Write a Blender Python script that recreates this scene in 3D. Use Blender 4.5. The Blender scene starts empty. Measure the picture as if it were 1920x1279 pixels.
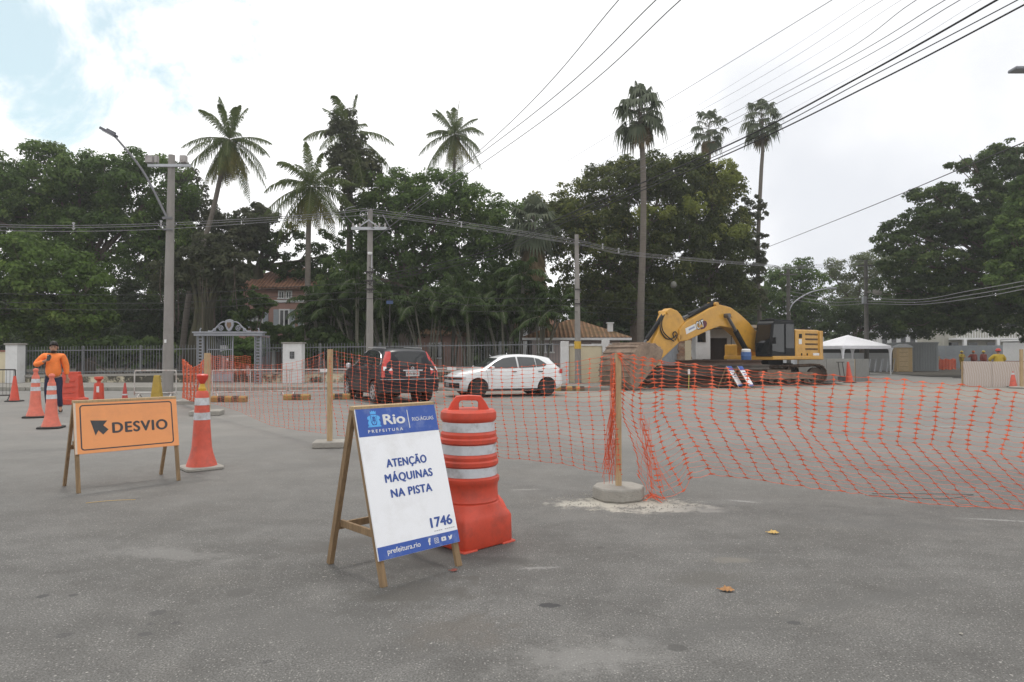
import bpy, bmesh, math, random
import numpy as np
from mathutils import Vector, Matrix, Euler
R = math.radians
rnd = random.Random(7)
SC = bpy.context.scene
COL = SC.collection
# ------------------------------------------------------------------ camera
FPX, CX, CY, CAMH = 1280.0, 960.0, 639.5, 1.5
PITCH = math.atan(23.5 / FPX)
cam_data = bpy.data.cameras.new('camera')
cam = bpy.data.objects.new('camera', cam_data)
COL.objects.link(cam)
cam.location = (0, 0, CAMH)
cam.rotation_euler = (R(90) + PITCH, 0, 0)
cam_data.lens = 24.0
cam_data.sensor_width = 36.0
cam_data.clip_start = 0.05
cam_data.clip_end = 2000
SC.camera = cam
# ------------------------------------------------------------------ exposure
SC.view_settings.view_transform = 'Standard'
SC.view_settings.look = 'None'
SC.view_settings.gamma = 1.0
SC.view_settings.exposure = 0.0
# ------------------------------------------------------------------ sky
SUN_EL, SUN_AZ = R(66), R(-20)          # azimuth from +y towards +x
world = bpy.data.worlds.new('World')
SC.world = world
world.use_nodes = True
nt = world.node_tree
nt.nodes.clear()
def wn(t, **kw):
    n = nt.nodes.new(t)
    for k, v in kw.items():
        setattr(n, k, v)
    return n
wl = nt.links.new
w_out = wn('ShaderNodeOutputWorld')
sky = wn('ShaderNodeTexSky', sky_type='NISHITA', sun_disc=False, sun_elevation=SUN_EL, sun_rotation=SUN_AZ)
sky.air_density, sky.dust_density, sky.ozone_density = 1.0, 1.5, 1.0
bg_sky = wn('ShaderNodeBackground'); bg_sky.inputs['Strength'].default_value = 0.12
tn = wn('ShaderNodeMix', data_type='RGBA', blend_type='MULTIPLY'); tn.inputs[0].default_value = 1; tn.inputs[7].default_value = (.86, 1.22, 1.02, 1)
wl(sky.outputs[0], tn.inputs[6]); wl(tn.outputs[2], bg_sky.inputs['Color'])
tc = wn('ShaderNodeTexCoord')
n1 = wn('ShaderNodeTexNoise'); n1.inputs['Scale'].default_value = 5.0; n1.inputs['Detail'].default_value = 9; n1.inputs['Roughness'].default_value = .62
n1.inputs['Distortion'].default_value = .35
wl(tc.outputs['Generated'], n1.inputs['Vector'])
n2 = wn('ShaderNodeTexNoise'); n2.inputs['Scale'].default_value = 3.0; n2.inputs['Detail'].default_value = 7
wl(tc.outputs['Generated'], n2.inputs['Vector'])
def hole(direction, lo, hi):
    d = wn('ShaderNodeVectorMath', operation='DOT_PRODUCT')
    d.inputs[1].default_value = Vector(direction).normalized()
    wl(tc.outputs['Generated'], d.inputs[0])
    a = wn('ShaderNodeMath', operation='MULTIPLY_ADD'); a.inputs[1].default_value = .085; 
    wl(n1.outputs['Fac'], a.inputs[0]); wl(d.outputs['Value'], a.inputs[2])
    m = wn('ShaderNodeMapRange', interpolation_type='SMOOTHSTEP')
    m.inputs['From Min'].default_value = lo + .05; m.inputs['From Max'].default_value = hi + .05
    wl(a.outputs[0], m.inputs['Value'])
    return m.outputs[0]
h1 = hole((-.555, 1, .42), .979, .992)
h2 = hole((-.50, 1, .35), .988, .997)
mx = wn('ShaderNodeMath', operation='MAXIMUM'); wl(h1, mx.inputs[0]); wl(h2, mx.inputs[1])
hs = wn('ShaderNodeMath', operation='MULTIPLY'); hs.inputs[1].default_value = .62; wl(mx.outputs[0], hs.inputs[0])
# cloud brightness: bright in front of the sun, greyer sheet towards the right
dr = wn('ShaderNodeVectorMath', operation='DOT_PRODUCT'); dr.inputs[1].default_value = Vector((.62, 1, .25)).normalized()
wl(tc.outputs['Generated'], dr.inputs[0])
ga = wn('ShaderNodeMath', operation='MULTIPLY_ADD'); ga.inputs[1].default_value = .40
wl(n2.outputs['Fac'], ga.inputs[0]); wl(dr.outputs['Value'], ga.inputs[2])
gm = wn('ShaderNodeMapRange', interpolation_type='SMOOTHSTEP'); gm.inputs['From Min'].default_value = 1.06; gm.inputs['From Max'].default_value = 1.24
wl(ga.outputs[0], gm.inputs['Value'])
cm = wn('ShaderNodeMix', data_type='RGBA')
cm.inputs[6].default_value = (1.0, 1.0, 1.0, 1); cm.inputs[7].default_value = (.69, .71, .75, 1)
wl(gm.outputs[0], cm.inputs[0])
bg_cl = wn('ShaderNodeBackground'); bg_cl.inputs['Strength'].default_value = 1.25
wl(cm.outputs[2], bg_cl.inputs['Color'])
ms = wn('ShaderNodeMixShader')
wl(hs.outputs[0], ms.inputs[0]); wl(bg_cl.outputs[0], ms.inputs[1]); wl(bg_sky.outputs[0], ms.inputs[2])
wl(ms.outputs[0], w_out.inputs['Surface'])
# ------------------------------------------------------------------ sun behind thin cloud
sun_d = bpy.data.lights.new('sun', 'SUN'); sun_d.energy = 1.5; sun_d.angle = R(12); sun_d.color = (1, .96, .89)
sun = bpy.data.objects.new('sun', sun_d); COL.objects.link(sun)
sv = Vector((math.sin(SUN_AZ) * math.cos(SUN_EL), math.cos(SUN_AZ) * math.cos(SUN_EL), math.sin(SUN_EL)))
sun.rotation_euler = (-sv).to_track_quat('-Z', 'Y').to_euler()
sun.location = (0, 0, 40)

# ------------------------------------------------------------------ helpers
def P(u, v, d):
    """point seen at photo pixel (u, v) at forward distance d"""
    a = (u - CX) / FPX; b = -(v - CY) / FPX
    y = math.cos(PITCH) - b * math.sin(PITCH); z = math.sin(PITCH) + b * math.cos(PITCH)
    k = d / y
    return Vector((a * k, d, CAMH + z * k))
def G(u, v, z0=0.0):
    """point of the ground seen at photo pixel (u, v)"""
    a = (u - CX) / FPX; b = -(v - CY) / FPX
    y = math.cos(PITCH) - b * math.sin(PITCH); z = math.sin(PITCH) + b * math.cos(PITCH)
    k = (z0 - CAMH) / z
    return Vector((a * k, y * k, z0))
def lerp(a, b, t): return a + (b - a) * t
def interp(pts, x):
    if x <= pts[0][0]: return pts[0][1]
    for (a, p), (b, q) in zip(pts, pts[1:]):
        if x <= b: return p + (q - p) * (x - a) / (b - a)
    return pts[-1][1]
def smooth_path(pts, n=8):
    pts = [Vector(p) for p in pts]
    if len(pts) < 3: return pts
    out = []
    for i in range(len(pts) - 1):
        p0 = pts[max(i - 1, 0)]; p1 = pts[i]; p2 = pts[i + 1]; p3 = pts[min(i + 2, len(pts) - 1)]
        for k in range(n):
            t = k / n
            out.append(.5 * ((2 * p1) + (p2 - p0) * t + (2 * p0 - 5 * p1 + 4 * p2 - p3) * t * t + (3 * p1 - p0 - 3 * p2 + p3) * t ** 3))
    out.append(pts[-1])
    return out

def tag(o, label=None, cat=None, group=None, kind=None):
    if label: o['label'] = label
    if cat: o['category'] = cat
    if group: o['group'] = group
    if kind: o['kind'] = kind
    return o
def thing(name, label, cat, loc=(0, 0, 0), rotz=0, group=None):
    o = bpy.data.objects.new(name, None); COL.objects.link(o)
    o.empty_display_size = .2
    o.location = loc; o.rotation_euler = (0, 0, rotz)
    return tag(o, label, cat, group)
def copy_tree(o, parent=None):
    c = o.copy(); COL.objects.link(c); c.parent = parent
    for ch in list(o.children): copy_tree(ch, c)
    return c

class MB:
    def __init__(s): s.v = []; s.f = []; s.m = []; s.mi = 0
    def add(s, vs, fs):
        o = len(s.v); s.v += [tuple(v) for v in vs]
        s.f += [tuple(i + o for i in f) for f in fs]; s.m += [s.mi] * len(fs); return s
    def box(s, c, sz, rot=None):
        c = Vector(c); h = [x / 2 for x in sz]
        M = rot if isinstance(rot, Matrix) else (Matrix.Rotation(rot, 3, 'Z') if rot else Matrix.Identity(3))
        vs = [c + M @ Vector((sx * h[0], sy * h[1], sz_ * h[2])) for sz_ in (-1, 1) for sx, sy in ((-1, -1), (1, -1), (1, 1), (-1, 1))]
        return s.add(vs, [(3, 2, 1, 0), (4, 5, 6, 7), (0, 1, 5, 4), (1, 2, 6, 5), (2, 3, 7, 6), (3, 0, 4, 7)])
    def bar(s, p, q, w, h=None, up=(0, 0, 1)):
        p = Vector(p); q = Vector(q); d = (q - p); L = d.length; d = d / L
        upv = Vector(up)
        if abs(d.dot(upv)) > .99: upv = Vector((0, 1, 0))
        x = d.cross(upv).normalized(); y = x.cross(d)
        M = Matrix((x, y, d)).transposed()
        return s.box((p + q) / 2, (w, h or w, L), M)
    def tube(s, pts, r, n=8, cap=True):
        pts = [Vector(p) for p in pts]; k = len(pts)
        rs = r if isinstance(r, (list, tuple)) else [r] * k
        if len(rs) == 2 and k > 2: rs = [lerp(rs[0], rs[1], i / (k - 1)) for i in range(k)]
        vs = []; x = None
        for i, p in enumerate(pts):
            d = (pts[min(i + 1, k - 1)] - pts[max(i - 1, 0)])
            d = d.normalized() if d.length > 1e-9 else Vector((0, 0, 1))
            if x is None:
                a = Vector((1, 0, 0)) if abs(d.x) < .8 else Vector((0, 1, 0))
                x = (a - d * a.dot(d)).normalized()
            else:
                x = x - d * x.dot(d)
                x = x.normalized() if x.length > 1e-6 else Vector((1, 0, 0))
            y = d.cross(x)
            for j in range(n):
                t = 2 * math.pi * j / n
                vs.append(p + (x * math.cos(t) + y * math.sin(t)) * rs[i])
        fs = [(i * n + j, i * n + (j + 1) % n, (i + 1) * n + (j + 1) % n, (i + 1) * n + j) for i in range(k - 1) for j in range(n)]
        if cap: fs += [tuple(range(n))[::-1], tuple((k - 1) * n + j for j in range(n))]
        return s.add(vs, fs)
    def lathe(s, prof, n=24, c=(0, 0, 0), cap=True):
        c = Vector(c); k = len(prof); vs = []
        for r, z in prof:
            for j in range(n):
                t = 2 * math.pi * j / n; vs.append(c + Vector((r * math.cos(t), r * math.sin(t), z)))
        fs = [(i * n + j, i * n + (j + 1) % n, (i + 1) * n + (j + 1) % n, (i + 1) * n + j) for i in range(k - 1) for j in range(n)]
        if cap: fs += [tuple(range(n))[::-1], tuple((k - 1) * n + j for j in range(n))]
        return s.add(vs, fs)
    def loft(s, rings, cap=True):
        n = len(rings[0]); k = len(rings); vs = [p for r_ in rings for p in r_]
        fs = [(i * n + j, i * n + (j + 1) % n, (i + 1) * n + (j + 1) % n, (i + 1) * n + j) for i in range(k - 1) for j in range(n)]
        if cap: fs += [tuple(range(n))[::-1], tuple((k - 1) * n + j for j in range(n))]
        return s.add(vs, fs)
    def prism(s, poly, t0, t1, M=None):
        """polygon of (x, z) pulled along y from t0 to t1"""
        n = len(poly)
        vs = [Vector((x, t0, z)) for x, z in poly] + [Vector((x, t1, z)) for x, z in poly]
        if M is not None: vs = [M @ v for v in vs]
        fs = [(j, (j + 1) % n, n + (j + 1) % n, n + j) for j in range(n)] + [tuple(range(n))[::-1], tuple(range(n, 2 * n))]
        return s.add(vs, fs)
    def build(s, name, mats, parent=None, smooth=0, bevel=0, loc=None, rot=None, fix=True):
        me = bpy.data.meshes.new(name); me.from_pydata(s.v, [], s.f)
        for m in (mats if isinstance(mats, (list, tuple)) else [mats]): me.materials.append(m)
        if len(me.materials) > 1: me.polygons.foreach_set('material_index', s.m)
        if fix:
            b = bmesh.new(); b.from_mesh(me); bmesh.ops.recalc_face_normals(b, faces=b.faces); b.to_mesh(me); b.free()
        if smooth:
            me.polygons.foreach_set('use_smooth', [True] * len(me.polygons))
            me.set_sharp_from_angle(angle=R(smooth))
        me.update()
        return link(name, me, parent, bevel, loc, rot)
def link(name, me, parent=None, bevel=0, loc=None, rot=None):
    o = bpy.data.objects.new(name, me); COL.objects.link(o)
    if parent: o.parent = parent
    if loc is not None: o.location = loc
    if rot is not None: o.rotation_euler = rot
    if bevel:
        m = o.modifiers.new('bevel', 'BEVEL'); m.width = bevel; m.segments = 2; m.limit_method = 'ANGLE'; m.angle_limit = R(40)
    return o
def raw_mesh(name, V, F4, mat_, parent=None, smooth=False, tint=None):
    """fast mesh from numpy arrays of vertices and quads"""
    me = bpy.data.meshes.new(name)
    nv, nf = len(V), len(F4)
    me.vertices.add(nv); me.vertices.foreach_set('co', np.ascontiguousarray(V, dtype=np.float32).ravel())
    me.loops.add(nf * 4); me.loops.foreach_set('vertex_index', np.ascontiguousarray(F4, dtype=np.int32).ravel())
    me.polygons.add(nf); me.polygons.foreach_set('loop_start', np.arange(0, nf * 4, 4, dtype=np.int32))
    me.materials.append(mat_)
    if smooth: me.polygons.foreach_set('use_smooth', [True] * nf)
    if tint is None: tint = np.random.default_rng(nf).uniform(.2, .8, nf)
    at = me.attributes.new('tint', 'FLOAT', 'FACE'); at.data.foreach_set('value', np.ascontiguousarray(tint, dtype=np.float32))
    me.update(calc_edges=True); me.validate()
    return link(name, me, parent)
def baked(o):
    """replace an object by its evaluated mesh"""
    bpy.context.view_layer.update()
    dg = bpy.context.evaluated_depsgraph_get()
    me = bpy.data.meshes.new_from_object(o.evaluated_get(dg))
    o.modifiers.clear(); o.data = me
    return o

# ------------------------------------------------------------------ materials
def rgb(c, k=1): return (c[0] * k, c[1] * k, c[2] * k, 1)
def S(r, g, b):
    f = lambda x: (x / 255 / 12.92) if x / 255 <= .04045 else ((x / 255 + .055) / 1.055) ** 2.4
    return (f(r), f(g), f(b))
def mat(name, col, rough=.6, metal=0, var=.12, scale=6, bump=0, bscale=80, dirt=None, dscale=3, damt=.5, spec=.5, stretch=None, coat=0, trans=0, dlo=.5):
    m = bpy.data.materials.new(name); m.use_nodes = True
    t = m.node_tree; N = t.nodes; L = t.links.new; b = N['Principled BSDF']
    b.inputs['Roughness'].default_value = rough; b.inputs['Metallic'].default_value = metal
    b.inputs['Specular IOR Level'].default_value = spec; b.inputs['Coat Weight'].default_value = coat
    b.inputs['Transmission Weight'].default_value = trans
    c = N.new('ShaderNodeTexCoord'); vec = c.outputs['Object']
    if stretch:
        mp = N.new('ShaderNodeMapping'); mp.inputs['Scale'].default_value = stretch; L(vec, mp.inputs['Vector']); vec = mp.outputs[0]
    n = N.new('ShaderNodeTexNoise'); n.inputs['Scale'].default_value = scale; n.inputs['Detail'].default_value = 6; n.inputs['Roughness'].default_value = .65
    L(vec, n.inputs['Vector'])
    mr = N.new('ShaderNodeMapRange'); mr.inputs['From Min'].default_value = .3; mr.inputs['From Max'].default_value = .7; L(n.outputs['Fac'], mr.inputs['Value'])
    x = N.new('ShaderNodeMix'); x.data_type = 'RGBA'
    x.inputs[6].default_value = rgb(col, 1 - var); x.inputs[7].default_value = rgb(col, 1 + var); L(mr.outputs[0], x.inputs[0])
    out = x.outputs[2]
    if dirt:
        n2 = N.new('ShaderNodeTexNoise'); n2.inputs['Scale'].default_value = dscale; n2.inputs['Detail'].default_value = 8; n2.inputs['Roughness'].default_value = .7
        L(c.outputs['Object'], n2.inputs['Vector'])
        r2 = N.new('ShaderNodeMapRange'); r2.inputs['From Min'].default_value = dlo; r2.inputs['From Max'].default_value = dlo + (.22 if dlo == .5 else .08); r2.inputs['To Max'].default_value = damt
        L(n2.outputs['Fac'], r2.inputs['Value'])
        y = N.new('ShaderNodeMix'); y.data_type = 'RGBA'; y.inputs[7].default_value = rgb(dirt); L(out, y.inputs[6]); L(r2.outputs[0], y.inputs[0]); out = y.outputs[2]
    L(out, b.inputs['Base Color'])
    if bump:
        n3 = N.new('ShaderNodeTexNoise'); n3.inputs['Scale'].default_value = bscale; n3.inputs['Detail'].default_value = 4; L(vec, n3.inputs['Vector'])
        bp_ = N.new('ShaderNodeBump'); bp_.inputs['Strength'].default_value = bump; bp_.inputs['Distance'].default_value = .02
        L(n3.outputs['Fac'], bp_.inputs['Height']); L(bp_.outputs[0], b.inputs['Normal'])
    return m
def leaf_mat(name, a, b, c=None, trans=.3, rough=.7):
    """leaf colours a..b..c chosen per leaf; part of the light passes through"""
    m = bpy.data.materials.new(name); m.use_nodes = True
    t = m.node_tree; N = t.nodes; L = t.links.new; bs = N['Principled BSDF']
    g = N.new('ShaderNodeNewGeometry'); r = N.new('ShaderNodeValToRGB')
    r.color_ramp.elements[0].color = rgb(a); r.color_ramp.elements[1].color = rgb(b if not c else c)
    if c: e = r.color_ramp.elements.new(.65); e.color = rgb(b)
    at = N.new('ShaderNodeAttribute'); at.attribute_name = 'tint'
    m1 = N.new('ShaderNodeMath'); m1.operation = 'MULTIPLY'; m1.inputs[1].default_value = .45; L(g.outputs['Random Per Island'], m1.inputs[0])
    m2 = N.new('ShaderNodeMath'); m2.operation = 'MULTIPLY_ADD'; m2.inputs[1].default_value = .55; L(at.outputs['Fac'], m2.inputs[0]); L(m1.outputs[0], m2.inputs[2])
    L(m2.outputs[0], r.inputs[0])
    L(r.outputs[0], bs.inputs['Base Color']); bs.inputs['Roughness'].default_value = rough; bs.inputs['Specular IOR Level'].default_value = .12
    tr = N.new('ShaderNodeBsdfTranslucent'); L(r.outputs[0], tr.inputs['Color'])
    ms = N.new('ShaderNodeMixShader'); ms.inputs[0].default_value = trans
    L(bs.outputs[0], ms.inputs[1]); L(tr.outputs[0], ms.inputs[2]); L(ms.outputs[0], N['Material Output'].inputs['Surface'])
    return m
M = {}
M['concrete'] = mat('concrete', (.30, .285, .26), .9, var=.18, scale=5, bump=.3, dirt=(.16, .15, .13), dscale=2.5)
M['block'] = mat('cast_concrete', (.31, .295, .265), .95, var=.15, scale=18, bump=.4, bscale=60, dirt=(.2, .19, .17), dscale=9)
M['pole'] = mat('pole_concrete', (.25, .235, .22), .9, var=.12, scale=4, bump=.2, stretch=(1, 1, .25), dirt=(.15, .14, .13), dscale=1.5)
M['kerb'] = mat('kerb_stone', (.26, .25, .22), .9, var=.2, scale=3, bump=.3)
M['whitewall'] = mat('white_wall', (.62, .62, .62), .85, var=.08, scale=2, dirt=(.3, .28, .25), dscale=1.2, damt=.4)
M['cream'] = mat('cream_wall', (.60, .53, .38), .85, var=.08, scale=2, dirt=(.3, .27, .2), dscale=1.0, damt=.5)
M['pink'] = mat('pink_wall', (.36, .215, .175), .9, var=.12, scale=1.5, dirt=(.22, .13, .11), dscale=.9)
M['iron'] = mat('grey_painted_iron', (.17, .175, .185), .5, metal=.2, var=.12, scale=8)
M['darkiron'] = mat('dark_iron', (.045, .04, .04), .5, metal=.4)
M['galv'] = mat('galvanised_steel', (.38, .39, .41), .45, metal=.6, var=.15, scale=6)
M['timber'] = mat('timber', (.235, .155, .082), .8, var=.3, scale=5, stretch=(12, 12, 1), bump=.25, dirt=(.13, .085, .05), dscale=3)
M['lumber'] = mat('raw_lumber', (.42, .30, .17), .8, var=.2, scale=5, stretch=(12, 12, 1), bump=.2, dirt=(.25, .17, .1), dscale=3)
M['orange'] = mat('orange_plastic', (.56, .062, .03), .45, var=.10, scale=7, dirt=(.27, .05, .032), dscale=4.5, damt=.75, bump=.08, bscale=16)
M['cone'] = mat('cone_rubber', (.60, .10, .062), .55, var=.12, scale=9, dirt=(.33, .085, .062), dscale=7, damt=.8, bump=.06, bscale=16)
M['conef'] = mat('faded_cone_rubber', (.66, .165, .11), .6, var=.12, scale=9, dirt=(.42, .14, .11), dscale=6, damt=.75)
M['band'] = mat('reflective_band', (.55, .57, .60), .4, var=.1, scale=12, dirt=(.27, .26, .25), dscale=7, damt=.75)
M['rubber'] = mat('black_rubber', (.022, .021, .02), .8, var=.25, scale=10)
M['net'] = mat('orange_net_plastic', (.66, .125, .055), .5, var=.15, scale=10, spec=.3)
M['netfar'] = mat('orange_sheet_net', (.62, .13, .06), .6, var=.15, scale=10, spec=.2)
M['glass'] = mat('dark_glass', (.012, .014, .016), .06, var=.05, spec=.6)
M['chrome'] = mat('bright_metal', (.6, .6, .62), .2, metal=1, var=.05)
M['wire'] = mat('wire_grey', (.16, .16, .17), .6, var=.1, scale=1)
M['wireb'] = mat('wire_black', (.018, .018, .02), .6, var=.1, scale=1)
M['bark'] = mat('bark', (.115, .09, .07), .95, var=.35, scale=4, stretch=(3, 3, .6), bump=.5, bscale=12)
M['mossbark'] = mat('mossy_bark', (.052, .047, .030), .95, var=.4, scale=2, stretch=(3, 3, .4), bump=.6, bscale=10, dirt=(.075, .085, .025), dscale=1.2, damt=.8)
M['palmbark'] = mat('palm_bark', (.135, .118, .10), .95, var=.25, scale=3, stretch=(.5, .5, 9), bump=.4, bscale=8)
M['tile'] = None
# ================================================================== ground
def asphalt_material():
    m = bpy.data.materials.new('asphalt'); m.use_nodes = True
    t = m.node_tree; N = t.nodes; L = t.links.new; b = N['Principled BSDF']
    b.inputs['Roughness'].default_value = .92; b.inputs['Specular IOR Level'].default_value = .25
    c = N.new('ShaderNodeTexCoord'); vec = c.outputs['Object']
    def noise(sc, det=5, rough=.6, v=vec):
        n = N.new('ShaderNodeTexNoise'); n.inputs['Scale'].default_value = sc; n.inputs['Detail'].default_value = det; n.inputs['Roughness'].default_value = rough
        L(v, n.inputs['Vector']); return n.outputs['Fac']
    def rng(x, a, b_, lo=0, hi=1, sm=False):
        r = N.new('ShaderNodeMapRange'); r.inputs['From Min'].default_value = a; r.inputs['From Max'].default_value = b_
        r.inputs['To Min'].default_value = lo; r.inputs['To Max'].default_value = hi
        if sm: r.interpolation_type = 'SMOOTHSTEP'
        L(x, r.inputs['Value']); return r.outputs[0]
    def math_(op, a, b_):
        n = N.new('ShaderNodeMath'); n.operation = op
        for i, q in enumerate((a, b_)):
            if isinstance(q, (int, float)): n.inputs[i].default_value = q
            else: L(q, n.inputs[i])
        return n.outputs[0]
    def mixc(f, a, b_):
        x = N.new('ShaderNodeMix'); x.data_type = 'RGBA'
        if isinstance(f, (int, float)): x.inputs[0].default_value = f
        else: L(f, x.inputs[0])
        for i, q in ((6, a), (7, b_)):
            if isinstance(q, tuple): x.inputs[i].default_value = rgb(q)
            else: L(q, x.inputs[i])
        return x.outputs[2]
    base = mixc(rng(noise(.22, 4), .35, .65), (.176, .173, .167), (.214, .211, .203))
    base = mixc(rng(noise(1.4, 6, .7), .38, .66, 0, .85), base, (.108, .106, .102))
    base = mixc(rng(noise(3.1, 5, .6), .48, .74, 0, .65), base, (.250, .245, .235))
    base = mixc(rng(noise(.55, 5, .68), .5, .66, 0, .55), base, (.108, .104, .097))
    base = mixc(rng(noise(.8, 5, .7), .56, .7, 0, .5), base, (.225, .216, .2))
    # long tyre-polished streaks
    mp = N.new('ShaderNodeMapping'); mp.inputs['Scale'].default_value = (.12, 1.5, 1); mp.inputs['Rotation'].default_value = (0, 0, R(24)); L(vec, mp.inputs['Vector'])
    base = mixc(rng(noise(1.0, 4, .6, mp.outputs[0]), .52, .72, 0, .4), base, (.105, .102, .098))
    mp2 = N.new('ShaderNodeMapping'); mp2.inputs['Scale'].default_value = (.10, 1.9, 1); mp2.inputs['Rotation'].default_value = (0, 0, R(-38)); L(vec, mp2.inputs['Vector'])
    base = mixc(rng(noise(1.0, 4, .6, mp2.outputs[0]), .55, .75, 0, .35), base, (.20, .195, .186))
    # aggregate: fine dark / light grain, bright chips
    base = mixc(rng(noise(38, 4, .75), .55, .75, 0, .6), base, (.26, .25, .233))
    base = mixc(rng(noise(95, 3, .7), .36, .62, 0, .85), base, (.068, .065, .061))
    vo = N.new('ShaderNodeTexVoronoi'); vo.inputs['Scale'].default_value = 70; L(vec, vo.inputs['Vector'])
    sep = N.new('ShaderNodeSeparateColor'); L(vo.outputs['Color'], sep.inputs[0])
    chip = math_('MULTIPLY', rng(vo.outputs['Distance'], .34, .22), rng(sep.outputs[0], .72, .78))
    base = mixc(math_('MULTIPLY', chip, .75), base, (.33, .32, .30))
    vo3 = N.new('ShaderNodeTexVoronoi'); vo3.inputs['Scale'].default_value = 24; L(vec, vo3.inputs['Vector'])
    sep3 = N.new('ShaderNodeSeparateColor'); L(vo3.outputs['Color'], sep3.inputs[0])
    base = mixc(math_('MULTIPLY', math_('MULTIPLY', rng(vo3.outputs['Distance'], .2, .1), rng(sep3.outputs[0], .88, .92)), .6), base, (.42, .405, .38))
    # oil drops
    vo2 = N.new('ShaderNodeTexVoronoi'); vo2.inputs['Scale'].default_value = 1.1; vo2.inputs['Randomness'].default_value = 1; L(vec, vo2.inputs['Vector'])
    sep2 = N.new('ShaderNodeSeparateColor'); L(vo2.outputs['Color'], sep2.inputs[0])
    base = mixc(math_('MULTIPLY', math_('MULTIPLY', rng(vo2.outputs['Distance'], .06, .035), rng(sep2.outputs[1], .55, .6)), .55), base, (.06, .058, .056))
    # hair cracks
    vc = N.new('ShaderNodeTexVoronoi'); vc.feature = 'DISTANCE_TO_EDGE'; vc.inputs['Scale'].default_value = .16
    wv = N.new('ShaderNodeVectorMath'); wv.operation = 'MULTIPLY_ADD'; wv.inputs[1].default_value = (1.2, 1.2, 0)
    nn = N.new('ShaderNodeTexNoise'); nn.inputs['Scale'].default_value = .9; nn.inputs['Detail'].default_value = 5; L(vec, nn.inputs['Vector'])
    L(nn.outputs['Color'], wv.inputs[0]); L(vec, wv.inputs[2]); L(wv.outputs[0], vc.inputs['Vector'])
    base = mixc(math_('MULTIPLY', rng(vc.outputs['Distance'], .0014, .0006), .35), base, (.09, .088, .084))
    # sandy dirt left across the far carriageway by the works
    sp = N.new('ShaderNodeSeparateXYZ'); L(vec, sp.inputs[0])
    wob = math_('MULTIPLY_ADD', noise(.25, 5), 9.0); wobn = wob.node; L(sp.outputs['Y'], wobn.inputs[2])
    sand = math_('MULTIPLY', rng(wob, 25.5, 28.5, 0, 1, True), rng(wob, 42, 36, 0, 1, True))
    sand = math_('MULTIPLY', sand, rng(sp.outputs['X'], -7, 0, 0, 1))
    base = mixc(math_('MULTIPLY', sand, rng(noise(.8, 6, .7), .3, .6, .12, .6)), base, (.34, .285, .20))
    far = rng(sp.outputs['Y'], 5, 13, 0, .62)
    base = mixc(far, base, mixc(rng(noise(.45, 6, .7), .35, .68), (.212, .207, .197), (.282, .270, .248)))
    # stains with a place of their own, and painted shadow under the A-frame sign and barrel: (pixel, half size across / along in m, turn, colour, strength, edge noise)
    ST = [((1170, 944), .78, .40, 0, (.46, .43, .37), .85), ((1250, 955), .6, .2, 10, (.46, .43, .38), .75), ((1080, 945), .34, .18, 0, (.42, .40, .35), .65),
          ((1395, 940), .2, .05, -25, (.36, .35, .34), .5), ((1320, 955), .5, .2, 0, (.26, .25, .235), .6), ((1010, 1065), .2, .035, 8, (.33, .325, .315), .45),
          ((985, 918), .25, .05, 5, (.33, .32, .305), .45), ((1370, 1050), .3, .09, 0, (.2, .185, .16), .5), ((1330, 1085), .42, .2, 0, (.105, .1, .09), .45),
          ((1030, 1135), .075, .045, 0, (.05, .05, .052), .85), ((295, 1149), .05, .05, 0, (.075, .074, .074), .65), ((121, 1191), .05, .04, 0, (.075, .074, .074), .65),
          ((272, 1189), .045, .03, 0, (.075, .074, .074), .65), ((330, 1168), .03, .025, 0, (.075, .074, .074), .65), ((282, 1170), .025, .02, 0, (.075, .074, .074), .65),
          ((450, 1110), .09, .09, 0, (.095, .092, .088), .7), ((500, 1241), .04, .02, 20, (.075, .074, .074), .65), ((80, 1118), .04, .04, 0, (.07, .07, .07), .8),
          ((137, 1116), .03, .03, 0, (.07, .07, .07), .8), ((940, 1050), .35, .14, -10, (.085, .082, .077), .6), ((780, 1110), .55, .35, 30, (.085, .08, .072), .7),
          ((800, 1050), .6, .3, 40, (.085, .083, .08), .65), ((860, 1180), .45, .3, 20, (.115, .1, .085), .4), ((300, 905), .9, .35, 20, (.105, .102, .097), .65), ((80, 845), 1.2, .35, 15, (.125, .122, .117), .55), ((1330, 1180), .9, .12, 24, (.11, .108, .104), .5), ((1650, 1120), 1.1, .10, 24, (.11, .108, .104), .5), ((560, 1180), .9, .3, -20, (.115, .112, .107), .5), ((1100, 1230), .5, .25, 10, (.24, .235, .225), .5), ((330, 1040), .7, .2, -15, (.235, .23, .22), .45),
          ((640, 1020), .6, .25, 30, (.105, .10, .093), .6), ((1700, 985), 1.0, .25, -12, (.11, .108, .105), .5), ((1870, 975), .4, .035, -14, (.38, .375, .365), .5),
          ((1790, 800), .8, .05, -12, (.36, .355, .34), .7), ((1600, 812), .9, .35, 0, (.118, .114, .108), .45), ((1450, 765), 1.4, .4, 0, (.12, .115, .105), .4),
          ((450, 780), .4, .06, 10, (.42, .41, .39), .8), ((1490, 1168), .05, .03, 0, (.07, .07, .07), .8), ((1270, 1215), .06, .05, 0, (.075, .073, .07), .7)]
    nz = noise(5.5, 6, .7); nzf = noise(30, 5, .75)
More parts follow.
